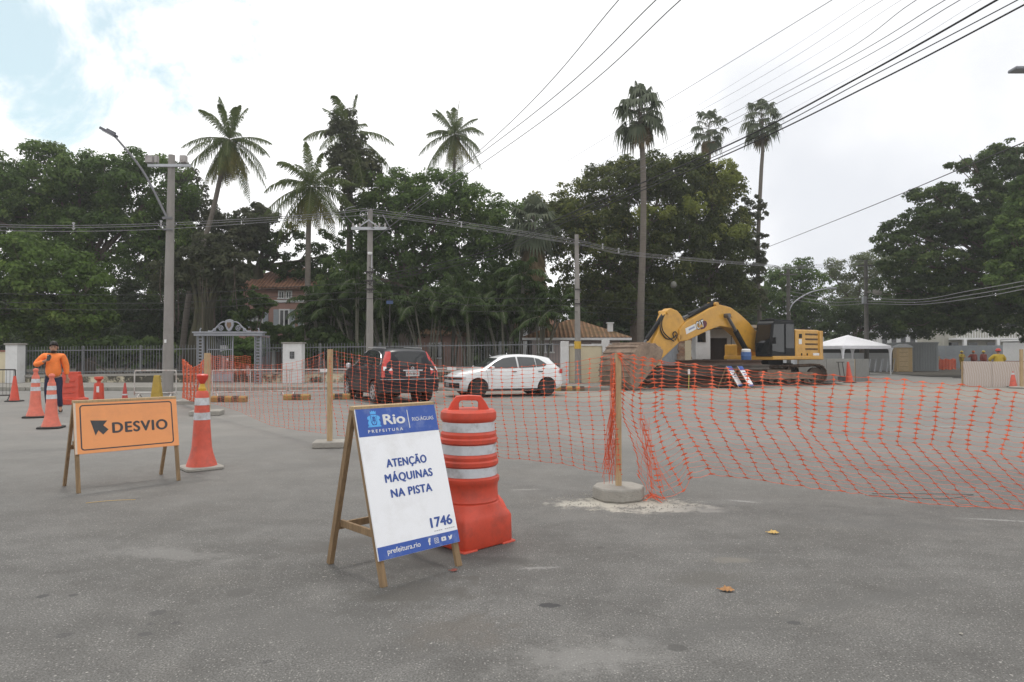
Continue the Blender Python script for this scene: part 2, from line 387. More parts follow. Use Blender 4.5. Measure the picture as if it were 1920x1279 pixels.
    for (px, rx, ry, ang, col, k) in ST:
        g = G(*px)
        mp = N.new('ShaderNodeMapping'); mp.vector_type = 'TEXTURE'; mp.inputs['Location'].default_value = g; mp.inputs['Rotation'].default_value = (0, 0, R(ang)); mp.inputs['Scale'].default_value = (rx, ry, 1)
        L(vec, mp.inputs['Vector'])
        ln = N.new('ShaderNodeVectorMath'); ln.operation = 'LENGTH'; L(mp.outputs[0], ln.inputs[0])
        d = math_('ADD', ln.outputs['Value'], math_('MULTIPLY', math_('SUBTRACT', nzf if min(rx, ry) < .055 else nz, .5), 3.2 if ry < .055 and rx > .1 else (2.6 if rx > .1 else .8)))
        soft = .75 if rx > .15 else .25
        base = mixc(rng(d, 1.0, 1.0 - soft, 0, k, True), base, col)
    L(base, b.inputs['Base Color'])
    bp_ = N.new('ShaderNodeBump'); bp_.inputs['Strength'].default_value = .45; bp_.inputs['Distance'].default_value = .006
    L(noise(110, 4, .7), bp_.inputs['Height']); L(bp_.outputs[0], b.inputs['Normal'])
    return m
M['asphalt'] = asphalt_material()
tag(MB().add([(-260, -40, 0), (260, -40, 0), (260, 420, 0), (-260, 420, 0)], [(0, 1, 2, 3)]).build('road', M['asphalt']), kind='structure')
M['paving'] = mat('pavement', (.21, .20, .18), .95, var=.2, scale=2, bump=.3, dirt=(.11, .10, .085), dscale=1.1)
M['soil'] = mat('garden_soil', (.05, .043, .03), 1, var=.35, scale=1.5, bump=.5, bscale=8)
sw = MB()
sw.box((-23.2, 29.95, .07), (54.6, 4.5, .14))
tag(sw.build('pavement', M['paving'], bevel=.02), kind='structure')
kb = MB()
for i in range(49):
    x = -50 + i * 1.105
    kb.box((x, 27.62, .075), (1.08, .14, .152))
tag(kb.build('kerb', M['kerb'], bevel=.015), kind='structure')
tag(MB().add([(-110, 32.6, .06), (16, 32.6, .06), (16, 52, .06), (26, 60, .06), (26, 140, .06), (-110, 140, .06)], [(0, 1, 2, 3, 4, 5)]).build('garden_ground', M['soil']), kind='structure')
vrg = MB().add([(27, 44, .03), (60, 38, .03), (90, 60, .03), (60, 140, .03), (36, 120, .03)], [(0, 1, 2, 3, 4)])
tag(vrg.build('verge', M['soil']), kind='structure')

# ================================================================== fence along the garden
FD = 32.3                                        # distance of the fence line
def fz(u, left, right): return lerp(left, right, (u - 40) / 1010)
def fence_run(u0, u1, label):
    x0 = P(u0, 663, FD).x; x1 = P(u1, 663, FD).x
    t = thing('iron_fence', label, 'fence', (x0, FD, 0))
    n = max(1, round((x1 - x0) / 2.6)); W = (x1 - x0) / n
    zb = lambda x: fz(u0 + (u1 - u0) * x / (x1 - x0), .50, .82)
    zt = lambda x: fz(u0 + (u1 - u0) * x / (x1 - x0), 1.78, 2.06)
    for i in range(n):
        a = i * W; m = MB(); k = int(W / .135)
        for j in range(k):
            x = a + (j + .5) * W / k
            m.box((x, 0, (zb(x) + zt(x)) / 2), (.017, .017, zt(x) - zb(x)))
            m.add([(x - .011, -.011, zt(x)), (x + .011, -.011, zt(x)), (x + .011, .011, zt(x)), (x - .011, .011, zt(x)), (x, 0, zt(x) + .06)], [(0, 1, 4), (1, 2, 4), (2, 3, 4), (3, 0, 4)])
        for f in (.1, 1.12):
            m.bar((a, .02, zb(a) + f), (a + W, .02, zb(a + W) + f), .02, .045)
        m.build('bar_panel', M['iron'], t)
        p = MB(); p.box((a, 0, (zb(a) + zt(a)) / 2 + .03), (.045, .045, zt(a) - zb(a) + .06)); p.build('fence_post', M['iron'], t)
    w = MB()
    L_ = x1 - x0
    w.add([(0, -.12, 0), (L_, -.12, 0), (L_, -.12, zb(L_) - .12), (0, -.12, zb(0) - .12), (0, .12, 0), (L_, .12, 0), (L_, .12, zb(L_) - .12), (0, .12, zb(0) - .12)],
          [(0, 1, 2, 3), (5, 4, 7, 6), (3, 2, 6, 7), (1, 5, 6, 2), (4, 0, 3, 7)])
    w.build('low_wall', M['lowwall'], t)
    c = MB(); c.add([(0, -.17, zb(0) - .12), (L_, -.17, zb(L_) - .12), (L_, -.17, zb(L_) - .02), (0, -.17, zb(0) - .02), (0, .17, zb(0) - .12), (L_, .17, zb(L_) - .12), (L_, .17, zb(L_) - .02), (0, .17, zb(0) - .02)],
                    [(0, 1, 2, 3), (5, 4, 7, 6), (3, 2, 6, 7), (1, 5, 6, 2), (4, 0, 3, 7), (0, 4, 5, 1)])
    c.build('coping', M['concrete'], t)
    return t
M['lowwall'] = mat('peeling_cream_wall', (.075, .07, .055), .9, var=.3, scale=2, dirt=(.62, .56, .42), dscale=.9, damt=1.0, dlo=.47)
fence_run(48, 372, 'grey iron railing on a stained low wall left of the ornate gate')
fence_run(488, 1050, 'long grey iron railing right of the ornate gate behind the parked cars')

def wall_piece(name, label, u0, u1, v0, d, m, cap=None, th=.3, z1=None, group=None, cat='wall'):
    x0 = P(u0, 663, d).x; x1 = P(u1, 663, d).x; z = z1 or P(u0, v0, d).z
    t = thing(name, label, cat, ((x0 + x1) / 2, d, 0), group=group)
    MB().box((0, 0, z / 2), (x1 - x0, th, z)).build('wall_body', m, t, bevel=.01)
    if cap: MB().box((0, 0, z + .04), (x1 - x0 + .1, th + .1, .08)).build('coping', cap, t, bevel=.01)
    return t
wall_piece('gate_pillar', 'square white pillar at the left end of the railing', 18, 40, 647, 31.9, M['whitewall'], M['concrete'], .55, cat='pillar')
wall_piece('garden_wall', 'cream wall with reddish coping at the left edge, behind the dark barrier', -190, 17, 660, 32.0, M['cream'], mat('terracotta_coping', (.28, .13, .1), .9))
wall_piece('gate_pillar', 'white pillar at the right end of the long railing', 1051, 1066, 640, 31.8, M['whitewall'], None, .4, cat='pillar')
wall_piece('garden_wall', 'cream panel wall below the tiled bungalow', 1067, 1128, 649, 31.9, M['cream'], M['whitewall'], .25)
wall_piece('gate_pillar', 'white pillar between cream wall and rusty bucket', 1129, 1142, 637, 31.8, M['whitewall'], None, .4, cat='pillar')
wall_piece('garden_wall', 'pale wall hidden behind the excavator bucket', 1143, 1240, 648, 31.9, M['cream'], M['whitewall'], .25)

# white guard box in the fence line
gb = thing('guard_box', 'white guard box with small dark window beside the railing', 'guard box', (P(551, 663, 31.7).x, 31.7, 0))
MB().box((0, 0, .98), (.88, .5, 1.96)).build('box_body', M['whitewall'], gb, bevel=.01)
MB().box((0, 0, 1.99), (.98, .6, .06)).build('roof', M['concrete'], gb, bevel=.01)
wf = MB().box((0, -.26, 1.43), (.2, .03, .32)).build('window', M['glass'], gb)
MB().box((0, -.279, 1.43), (.02, .012, .32)).box((0, -.28, 1.4), (.2, .012, .015)).build('frame', M['iron'], wf)

# ornate gate
def ornate_gate():
    d = 31.3; x0 = P(376, 663, d).x; x1 = P(484, 663, d).x; W = x1 - x0
    t = thing('ornate_gate', 'ornate grey iron gateway with scrolled crest and shield', 'gate', (x0, d, .14))
    zt = P(400, 630, d).z - .14
    gm = M['gateiron'] = mat('gate_grey_paint', (.27, .28, .31), .5, var=.12, scale=8)
    for x in (0, W):
        c = MB()
        for s in (-.13, .13): c.box((x + s, 0, zt / 2), (.035, .16, zt))
        n = 15
        for i in range(n):
            z = (i + .5) * zt / n
            c.tube([(x + .09 * math.cos(a), -.03, z + .085 * math.sin(a)) for a in [2 * math.pi * k / 10 for k in range(11)]], .02, 5)
        c.build('column', gm, t)
    b = MB(); b.box((W / 2, 0, zt + .06), (W + .5, .34, .12)); b.box((W / 2, 0, zt + .16), (W + .62, .42, .07)); b.build('lintel', gm, t, bevel=.01)
    z0 = zt + .2; c = MB()
    cx = W / 2
    for s in (-1, 1):
        arc = [(cx + s * (.16 + .82 * k / 12), 0, z0 + .03 + .40 * (.5 + .5 * math.cos(math.pi * k / 12)) + .05 * math.sin(math.pi * k / 6)) for k in range(13)]
        c.tube(arc, .03, 6)
        for (ox, oz, rr) in ((.40, .15, .14), (.68, .08, .07)):
            c.tube([(cx + s * (ox + rr * (1 - k / 26) * math.cos(k * .55)), 0, z0 + oz + rr * (1 - k / 26) * math.sin(k * .55)) for k in range(24)], .022, 5)
        c.tube([(cx + s * 1.35, 0, z0), (cx + s * 1.35, 0, z0 + .1), (cx + s * 1.3, 0, z0 + .16)], .03, 6)
    c.build('scroll_crest', gm, t)
    sh = MB(); sh.prism([(cx - .17, z0 + .52), (cx - .2, z0 + .3), (cx - .1, z0 + .08), (cx, z0), (cx + .1, z0 + .08), (cx + .2, z0 + .3), (cx + .17, z0 + .52), (cx, z0 + .57)], -.06, .04)
    so = sh.build('shield', gm, t, bevel=.01)
    MB().prism([(cx - .09, z0 + .42), (cx - .1, z0 + .27), (cx, z0 + .13), (cx + .1, z0 + .27), (cx + .09, z0 + .42)], -.075, -.058).build('shield_field', mat('bronze_field', (.16, .10, .06), .6), so)
    lf = MB(); x_ = .2; w = P(432, 663, d).x - x0 - .2
    for i in range(13):
        lf.box((x_ + i * w / 12, .25, 1.35), (.022, .022, 1.75))
    for z in (.5, 1.55, 2.2): lf.box((x_ + w / 2, .25, z), (w, .03, .05))
    lf.box((x_, .25, 1.15), (.06, .05, 2.3)); lf.box((x_ + w, .25, 1.15), (.06, .05, 2.3)); lf.box((x_ + w / 2, .27, .3), (w, .02, .45))
    lf.build('gate_leaf', gm, t)
    # the second leaf stands swung open, seen almost edge on
    l2 = MB(); x2 = W - .2
    for i in range(9): l2.box((x2 + .02 * i, .3 + i * .16, 1.35), (.022, .022, 1.75))
    for z in (.5, 2.2): l2.bar((x2, .3, z), (x2 + .16, 1.6, z), .05, .03)
    l2.build('gate_leaf', gm, t)
ornate_gate()

# ================================================================== buildings
def tile_mat(name, a, b, moss=None):
    m = mat(name, a, .9, var=.25, scale=2.5, dirt=moss or b, dscale=1.0, damt=.8)
    t = m.node_tree; N = t.nodes; L = t.links.new; bs = N['Principled BSDF']
    c = N.new('ShaderNodeTexCoord'); w = N.new('ShaderNodeTexWave'); w.wave_type = 'BANDS'; w.bands_direction = 'X'
    w.inputs['Scale'].default_value = 1.3; w.inputs['Distortion'].default_value = .6; L(c.outputs['Object'], w.inputs['Vector'])
    w2 = N.new('ShaderNodeTexWave'); w2.wave_type = 'BANDS'; w2.bands_direction = 'Z'; w2.wave_profile = 'SAW'
    w2.inputs['Scale'].default_value = 2.4; w2.inputs['Distortion'].default_value = .3; L(c.outputs['Object'], w2.inputs['Vector'])
    ad = N.new('ShaderNodeMath'); ad.operation = 'ADD'; L(w.outputs['Fac'], ad.inputs[0]); L(w2.outputs['Fac'], ad.inputs[1])
    bp_ = N.new('ShaderNodeBump'); bp_.inputs['Strength'].default_value = .9; bp_.inputs['Distance'].default_value = .09
    L(ad.outputs[0], bp_.inputs['Height']); L(bp_.outputs[0], bs.inputs['Normal'])
    # gaps between the tile rows are mixed darker
    lk = bs.inputs['Base Color'].links[0].from_socket
    mx_ = N.new('ShaderNodeMix'); mx_.data_type = 'RGBA'; mx_.inputs[7].default_value = rgb(b, .6)
    mr = N.new('ShaderNodeMapRange'); mr.inputs['From Min'].default_value = .75; mr.inputs['From Max'].default_value = .25; mr.inputs['To Max'].default_value = .5
    L(w.outputs['Fac'], mr.inputs['Value']); L(mr.outputs[0], mx_.inputs[0]); L(lk, mx_.inputs[6]); L(mx_.outputs[2], bs.inputs['Base Color'])
    return m
M['tile'] = tile_mat('terracotta_tile', (.34, .175, .11), (.17, .095, .06))
M['mosstile'] = tile_mat('mossy_tile', (.27, .15, .08), (.10, .07, .035), moss=(.11, .10, .035))
M['shutter'] = mat('pale_shutter', (.36, .39, .42), .7, var=.1)
M['whitepaint'] = mat('white_paint', (.7, .7, .7), .6, var=.05)
def hip_roof(name, x0, x1, y0, y1, z0, z1, ridge, m, parent, over=.5, th=.14):
    x0 -= over; x1 += over; y0 -= over; y1 += over; cy = (y0 + y1) / 2; cx = (x0 + x1) / 2
    r0, r1 = cx - ridge / 2, cx + ridge / 2
    v = [(x0, y0, z0), (x1, y0, z0), (x1, y1, z0), (x0, y1, z0), (r0, cy, z1), (r1, cy, z1), (x0, y0, z0 - th), (x1, y0, z0 - th), (x1, y1, z0 - th), (x0, y1, z0 - th)]
    f = [(0, 1, 5, 4), (1, 2, 5), (2, 3, 4, 5), (3, 0, 4), (6, 7, 1, 0), (7, 8, 2, 1), (8, 9, 3, 2), (9, 6, 0, 3), (9, 8, 7, 6)]
    return MB().add(v, f).build(name, m, parent)
def window(parent, x, y, z, w, h, shutters=False, sw=.48):
    wo = MB().box((x, y - .02, z), (w, .06, h)).build('window', M['glass'], parent)
    f = MB()
    for s in (-1, 1): f.box((x + s * w / 2, y - .04, z), (.09, .09, h + .16))
    f.box((x, y - .06, z), (.08, .06, h)); f.box((x, y - .04, z + h / 2 + .03), (w, .088, .09)); f.box((x, y - .07, z - h / 2 - .03), (w + .2, .14, .08))
    f.build('frame', M['whitepaint'], wo)
    if shutters:
        for s in (-1, 1):
            k = MB(); k.box((x + s * (w / 2 + .07 + sw / 2), y - .05, z), (sw, .05, h + .1))
            for i in range(9): k.box((x + s * (w / 2 + .07 + sw / 2), y - .085, z - h / 2 + (i + .5) * h / 9), (sw * .82, .02, h / 13))
            k.build('shutter', M['shutter'], wo)
    return wo
hx = P(550, 600, 46)
ph = thing('pink_house', 'two-storey pink house with terracotta roof and pale shuttered windows', 'house', (hx.x - .5, 46, 0))
wl_ = MB(); wl_.box((0, 3, 2.95), (6.4, 6, 5.9)); wl_.build('wall', M['pink'], ph)
MB().box((0, -.06, 5.02), (6.45, .12, .16)).box((0, -.06, 2.0), (6.45, .14, .22)).build('string_course', M['whitepaint'], ph)
hip_roof('roof', -3.2, 3.2, 0, 6, 5.95, 7.7, 2.6, M['tile'], ph, .6)
window(ph, -.1, 0, 3.85, .62, 1.15, True, .34); window(ph, 1.55, 0, 3.85, .62, 1.15, True, .34); window(ph, -1.9, 0, 3.85, .62, 1.15, True, .34)
window(ph, -.3, 0, 5.45, .34, .42); window(ph, .2, 0, 5.45, .34, .42)
pv = MB(); pv.box((0, -1.2, 1.95), (6.8, 2.4, .14)); pv.box((0, -2.36, 1.75), (6.8, .1, .26)); pv.build('veranda_roof', M['whitewall'], ph)
for i in range(5): MB().box((-3.2 + i * 1.6, -2.3, .85), (.2, .2, 1.6)).build('veranda_column', M['whitewall'], ph)
MB().tube([(2.35, -.45, 5.6), (2.35, -.45, 0.3)], .05, 8).build('downpipe', M['whitepaint'], ph)

bx = P(1080, 620, 38)
bg = thing('tiled_bungalow', 'small bungalow with mossy brown tiled hip roof', 'house', (bx.x, 38, 0))
MB().box((0, 2.2, 1.15), (4.9, 4.4, 2.3)).build('wall', mat('mauve_wall', (.42, .35, .34), .9, var=.1, scale=2, dirt=(.25, .2, .19), dscale=1.2), bg)
hip_roof('roof', -2.45, 2.45, 0, 4.4, 2.42, 3.5, .5, M['mosstile'], bg, .55)
MB().box((0, -.57, 2.3), (6.0, .06, .13)).build('fascia', M['whitewall'], bg)
for x in (-.3, 1.3, -1.7): window(bg, x, 0, 1.8, .8, .42)
MB().box((1.95, .4, 2.92), (.3, .3, .55)).box((1.95, .4, 3.22), (.4, .4, .06)).build('vent_stack', M['whitewall'], bg)
ox = P(990, 600, 50)
oh = thing('pink_annex', 'low pink outbuilding behind the palm stems above the gap between the cars', 'house', (P(825, 663, 49).x, 49, 0))
MB().box((0, 2, 1.4), (3.2, 4, 2.8)).build('wall', M['pink'], oh)
hip_roof('roof', -1.6, 1.6, 0, 4, 2.9, 3.6, 1, M['mosstile'], oh, .4)
window(oh, -.3, 0, 1.7, .9, 1.0)
or_ = thing('orange_roofed_house', 'house with a bright orange tiled roof just left of the tiled bungalow', 'house', (P(1010, 663, 47).x, 47, 0))
MB().box((0, 2, 1.7), (2.6, 4, 3.4)).build('wall', M['whitewall'], or_)
hip_roof('roof', -1.3, 1.3, 0, 4, 3.5, 4.2, .8, M['tile'], or_, .4)
window(or_, 0, 0, 2.2, .8, .9)

# white roadside building behind the excavator
wb = thing('white_gatehouse', 'white gatehouse with dark openings behind the excavator boom', 'building', (P(1352, 663, 36).x, 36.4, 0))
def X36(u): return P(u, 663, 36).x - P(1352, 663, 36).x
w = MB(); w.box((X36(1355), 1.6, 1.4), (X36(1440) - X36(1270), 3, 2.8)); w.build('wall', M['whitewall'], wb)
MB().box((X36(1312), -.55, 1.95), (.75, 1.0, 1.5)).build('booth', M['whitewall'], wb, bevel=.01)
MB().box((X36(1309), -1.07, 2.35), (.42, .03, .5)).build('window', M['glass'], wb)
MB().box((X36(1345), .08, 1.7), (1.3, .06, 1.25)).build('opening', mat('dark_room', (.05, .035, .03), .9), wb)
MB().box((X36(1345), -.05, .98), (1.9, .5, .16)).build('counter', mat('brown_shelf', (.10, .055, .045), .8), wb, bevel=.01)
MB().box((X36(1355), .9, 2.9), (X36(1450) - X36(1260), 4.2, .16)).build('roof', M['concrete'], wb, bevel=.01)
MB().box((X36(1400), .07, 1.6), (1.6, .05, .35)).build('brick_band', M['pink'], wb)
gt = thing('corrugated_gate', 'grey corrugated metal gate seen under the excavator stick', 'gate', (P(1254, 663, 34).x, 34, 0))
k = MB()
for i in range(14): k.box((-.62 + i * .095, 0 if i % 2 else .03, 1.0), (.096, .03, 1.9))
k.build('sheet', mat('corrugated_grey', (.33, .36, .40), .5, metal=.3), gt)
MB().box((-.7, 0, 1.0), (.08, .08, 2.05)).box((.7, 0, 1.0), (.08, .08, 2.05)).build('frame', M['iron'], gt)
rp = thing('broken_pillar', 'crumbling brick and plaster pillar beside the corrugated gate', 'pillar', (P(1281, 663, 34).x, 33.9, 0))
k = MB(); r2 = random.Random(3)
for i in range(15):
    k.box((r2.uniform(-.05, .05), 0, .075 + i * .15), (.62 + r2.uniform(-.12, .1), .4, .146))
k.build('brick_core', mat('old_brick', (.26, .16, .11), .95, var=.4, scale=6, bump=.5, dirt=(.55, .5, .4), dscale=1.8, damt=.95), rp, bevel=.015)
MB().box((.16, -.215, 1.2), (.3, .05, 1.9)).build('plaster_patch', M['cream'], rp)

# hazy buildings at the right end of the street
def far_block(name, label, u0, u1, v0, d, m, rows, cols, roofm=None):
    x0 = P(u0, 663, d).x; x1 = P(u1, 663, d).x; z = P(u0, v0, d).z
    t = thing(name, label, 'building', ((x0 + x1) / 2, d, 0)); W = x1 - x0
    MB().box((0, 4, z / 2), (W, 8, z)).build('wall', m, t)
    MB().box((0, 4, z + .1), (W + .5, 8.5, .2)).build('roof', roofm or M['concrete'], t)
    for r_ in range(rows):
        for c_ in range(cols):
            zz = z * (r_ + .6) / rows; xx = -W / 2 + W * (c_ + .5) / cols
            wo = MB().box((xx, -.02, zz), (W / cols * .5, .06, z / rows * .45)).build('window', M['glass'], t)
            MB().box((xx, -.06, zz - z / rows * .25), (W / cols * .6, .12, .1)).build('sill', M['whitepaint'], wo)
    return t
fb = far_block('white_apartment_building', 'pale balconied apartment building behind the right hand workers', 1770, 1985, 580, 84, mat('pale_apartment_wall', (.36, .35, .30), .9, var=.15, scale=.6, dirt=(.2, .2, .17), dscale=.5), 2, 6)
bl = MB()
W_ = P(1900, 663, 84).x - P(1785, 663, 84).x
bl.box((-1.2, -.8, 3.3), (W_ + 3, 1.6, .22))
for i in range(34): bl.box((-1.2 - (W_ + 3) / 2 + i * (W_ + 3) / 33, -1.55, 3.9), (.07, .05, 1.0))
bl.box((-1.2, -1.55, 4.42), (W_ + 3, .08, .09))
bl.build('balcony', M['whitepaint'], fb)
for x in (-5.5, -1.5, 2.5): MB().box((x, -1.5, 1.6), (.35, .35, 3.2)).build('column', M['whitepaint'], fb)
far_block('grey_building', 'grey building glimpsed between trees right of the cab', 1490, 1545, 590, 90, mat('grey_far_wall', (.42, .43, .45), .9), 2, 4)
far_block('low_white_house', 'low white house glimpsed behind the tent and leaves', 1650, 1720, 612, 80, M['whitewall'], 1, 4)
# ================================================================== vegetation
def leaf_quads(C, Nn, size, asp, rng, droop=0.0):
    n = len(C)
    t = rng.normal(size=(n, 3)); t[:, 2] -= droop
    Nn = Nn / (np.linalg.norm(Nn, axis=1, keepdims=True) + 1e-9)
    t -= Nn * (t * Nn).sum(1, keepdims=True); t /= (np.linalg.norm(t, axis=1, keepdims=True) + 1e-9)
    b = np.cross(Nn, t)
    s = size[:, None]
    V = np.empty((n, 4, 3))
    V[:, 0] = C - t * s * .55; V[:, 1] = C + b * s * asp * .5 - t * s * .05 + Nn * s * .06; V[:, 2] = C + t * s * .55 - Nn * s * .10; V[:, 3] = C - b * s * asp * .5 - t * s * .05 + Nn * s * .06
    return V.reshape(-1, 3)
def crown(name, lobes, mat_, parent, seed=0, clump=.6, per=92, leaf=.185, asp=.72, dens=1.0, inner=.35, droop=.4, flat=.72):
    """leaves on rounded clumps that sit on and inside a set of ellipsoids; coordinates local to the parent"""
    rng = np.random.default_rng(seed); CC, NN, TT = [], [], []
    for (c, r) in lobes:
        c = np.array(c); r = np.array(r)
        area = 4 * math.pi * ((r[0] * r[1]) ** 1.6 / 3 + (r[0] * r[2]) ** 1.6 / 3 + (r[1] * r[2]) ** 1.6 / 3) ** (1 / 1.6)
        k = max(6, int(dens * 1.0 * area / (math.pi * clump ** 2)))
        d = rng.normal(size=(k, 3)); d /= np.linalg.norm(d, axis=1, keepdims=True)
        keep = (d[:, 2] > -.45) | (rng.random(k) < .5); d = d[keep]
        f = rng.uniform(.80, 1.06, len(d))
        ki = int(k * inner); di = rng.normal(size=(ki, 3)); di /= np.linalg.norm(di, axis=1, keepdims=True)
        fi = rng.uniform(.2, .75, ki)
        d = np.vstack([d, di]); f = np.concatenate([f, fi])
        cc = c + d * r * f[:, None]
        cs = clump * rng.uniform(.5, 1.4, len(d))
        n_per = np.maximum(6, (per * (cs / clump) ** 1.7)).astype(int)
        idx = np.repeat(np.arange(len(d)), n_per); n = len(idx)
        e = rng.normal(size=(n, 3)); e[:, 2] += .45; e += d[idx] * .35; e /= np.linalg.norm(e, axis=1, keepdims=True)
        rad = cs[idx] * (1 - .55 * rng.random(n) ** 1.6) * rng.uniform(.85, 1.12, n)
        lt = rng.normal() * .16; TT.append(np.clip(.42 + lt + rng.normal(size=len(d)) * .24, 0, 1)[idx])
        CC.append(cc[idx] + e * rad[:, None] * np.array([1, 1, flat]))
        NN.append(e + np.array([0, 0, .25]) + rng.normal(size=(n, 3)) * .38)
    C = np.vstack(CC); Nn = np.vstack(NN)
    sz = leaf * rng.uniform(.6, 1.35, len(C))
    V = leaf_quads(C, Nn, sz, asp, rng, droop)
    ct = np.concatenate(TT)
    return raw_mesh(name, V, np.arange(len(V)).reshape(-1, 4), mat_, parent, tint=ct)
def lobes_px(L_, d, base, deep=1.0):
    out = []
    for i, q in enumerate(L_):
        u, v, ru, rv = q[:4]; dd = d + (q[4] if len(q) > 4 else 0)
        p = P(u, v, dd) - base
        rx = ru * dd / FPX; rz = rv * dd / FPX
        out.append(((p.x, p.y, p.z), (rx, (rx + rz) / 2 * deep, rz)))
    return out
def limbs(m, base_pt, lobes, r0, fork, rng):
    """trunk to a fork, then a limb into every lobe with a few branches"""
    b = Vector(base_pt); f = Vector(fork)
    mid = (b + f) / 2 + Vector((rng.uniform(-.2, .2), rng.uniform(-.2, .2), 0))
    path = smooth_path([b, mid, f], 6)
    m.tube(path, [lerp(r0 * 1.35 if i == 0 else r0 * 1.1, r0 * .8, i / (len(path) - 1)) for i in range(len(path))], 10)
    for (c, r) in lobes:
        c = Vector(c); k = (f + c) / 2 + Vector((rng.uniform(-.5, .5), rng.uniform(-.5, .5), rng.uniform(-.2, .5)))
        pth = smooth_path([f, k, c], 5)
        m.tube(pth, [lerp(r0 * .45, r0 * .12, i / (len(pth) - 1)) for i in range(len(pth))], 6)
        for q in range(6):
            e = c + Vector((rng.uniform(-1, 1) * r[0], rng.uniform(-1, 1) * r[1], rng.uniform(-.5, 1) * r[2])) * .8
            g = k.lerp(c, rng.uniform(.2, 1))
            m.tube(smooth_path([g, (g + e) / 2 + Vector((0, 0, rng.uniform(-.3, .3))), e], 3), [r0 * .13, r0 * .04], 5)
def tree(label, L_, d, ub, leafm, seed, name='broadleaf_tree', trunk_r=.3, fork_v=None, group='trees in the old garden', bark='bark', deep=1.0, zb=.06, **kw):
    base = P(ub, 663, d); base.z = zb
    t = thing(name, label, 'tree', base, group=group)
    lb = lobes_px(L_, d, base, deep)
    rng = random.Random(seed)
    fk = P(ub + rng.uniform(-6, 6), fork_v or 560, d) - base
    m = MB(); limbs(m, (0, 0, -.1), lb, trunk_r, fk, rng)
    m.build('trunk', M[bark], t, smooth=60)
    crown('crown', lb, leafm, t, seed, **kw)
    return t
LM = {
 'dark': leaf_mat('dark_leaves', (.036, .058, .022), (.075, .112, .036), (.15, .195, .06), .42),
 'mid': leaf_mat('mid_green_leaves', (.048, .086, .026), (.108, .168, .046), (.21, .28, .08), .45),
 'light': leaf_mat('light_green_leaves', (.056, .100, .023), (.125, .195, .043), (.23, .29, .08), .46),
 'grey': leaf_mat('grey_green_leaves', (.056, .064, .038), (.10, .11, .06), (.16, .16, .085), .40),
 'olive': leaf_mat('olive_leaves', (.044, .060, .022), (.100, .122, .036), (.24, .25, .065), .44),
 'pale': leaf_mat('pale_leaves', (.10, .125, .065), (.16, .19, .09), (.24, .26, .14), .42),
 'palm': leaf_mat('palm_leaflets', (.046, .070, .020), (.082, .110, .032), (.15, .165, .05), .38),
 'fan': leaf_mat('fan_palm_leaves', (.066, .085, .054), (.105, .125, .080), (.16, .17, .105), .40),
 'dry': leaf_mat('dry_palm_leaves', (.15, .11, .06), (.22, .17, .10), (.28, .23, .14), .3),
 'yellow': leaf_mat('yellowing_fronds', (.13, .135, .03), (.20, .19, .05), (.28, .23, .075), .42),
}
tree('large dark green tree with spreading crown at the far left, behind the street lamp arm',
     [(20, 370, 75, 72), (110, 345, 80, 62), (205, 365, 85, 62), (285, 360, 75, 62), (60, 450, 110, 70), (200, 455, 105, 66), (-60, 400, 80, 95), (300, 450, 60, 60), (130, 400, 90, 70, 1.5), (-10, 320, 50, 32), (80, 292, 42, 22), (150, 318, 45, 25), (250, 315, 50, 25)], 43, 165, LM['mid'], 11, trunk_r=.42, fork_v=500, clump=.6)
tree('low bright green tree overhanging the railing at the left edge',
     [(60, 525, 85, 70), (140, 545, 62, 62), (20, 585, 95, 55), (120, 600, 70, 42), (-40, 560, 80, 85), (175, 585, 30, 40), (30, 480, 45, 35)], 37, 150, LM['light'], 12, trunk_r=.2, fork_v=590, clump=.5)
tree('thin brownish tree with grey green sparse leaves behind the concrete lamp pole',
     [(345, 390, 55, 62), (395, 455, 75, 50), (445, 440, 55, 55), (310, 480, 60, 55), (370, 520, 70, 45), (340, 330, 30, 25), (480, 420, 35, 35)], 46, 395, LM['grey'], 13, trunk_r=.28, fork_v=520, dens=.62, clump=.45, inner=.5)
tree('open twiggy tree showing patches of sky between the two coconut palms',
     [(480, 440, 40, 42), (525, 480, 45, 40), (560, 520, 45, 35), (500, 400, 28, 22), (610, 480, 40, 40), (630, 530, 45, 40), (540, 440, 22, 18)], 47, 488, LM['dark'], 14, trunk_r=.42, fork_v=500, bark='mossbark', dens=.5, clump=.42, inner=.3)
tree('dense mid green tree behind the crossarm pole',
     [(740, 398, 66, 66), (815, 392, 72, 60), (890, 415, 74, 60), (760, 480, 92, 62), (870, 485, 100, 60), (955, 445, 62, 66), (685, 440, 45, 60), (705, 352, 30, 26), (772, 340, 28, 24), (845, 350, 32, 26), (650, 520, 50, 50)], 44, 760, LM['mid'], 15, trunk_r=.35, fork_v=540, clump=.55)
tree('tall dark fig tree left of the tallest fan palm trunk',
     [(1090, 405, 74, 66), (1165, 365, 78, 60), (1240, 355, 66, 60), (1130, 470, 105, 70), (1235, 470, 95, 76), (1062, 425, 40, 46), (1190, 550, 115, 50), (1110, 545, 60, 42), (1030, 395, 40, 30), (1210, 315, 50, 26), (1140, 335, 40, 28)], 46, 1195, LM['olive'], 16, trunk_r=.5, fork_v=560, clump=.6)
fig = tree('large fig tree with yellow green leaf patches painted as if in sun behind the excavator boom',
     [(1282, 345, 58, 48), (1335, 372, 54, 58), (1362, 425, 34, 54), (1305, 440, 84, 68), (1345, 490, 56, 62), (1290, 545, 86, 50), (1365, 555, 46, 50), (1300, 320, 36, 22), (1345, 338, 26, 22)], 47, 1322, LM['olive'], 17, trunk_r=.45, fork_v=560, clump=.55)
LM['sunlit'] = leaf_mat('sunlit_leaf_colour', (.10, .125, .03), (.19, .22, .05), (.30, .32, .09), .48)  # lighter leaf colour paints sun onto parts of the fig crown
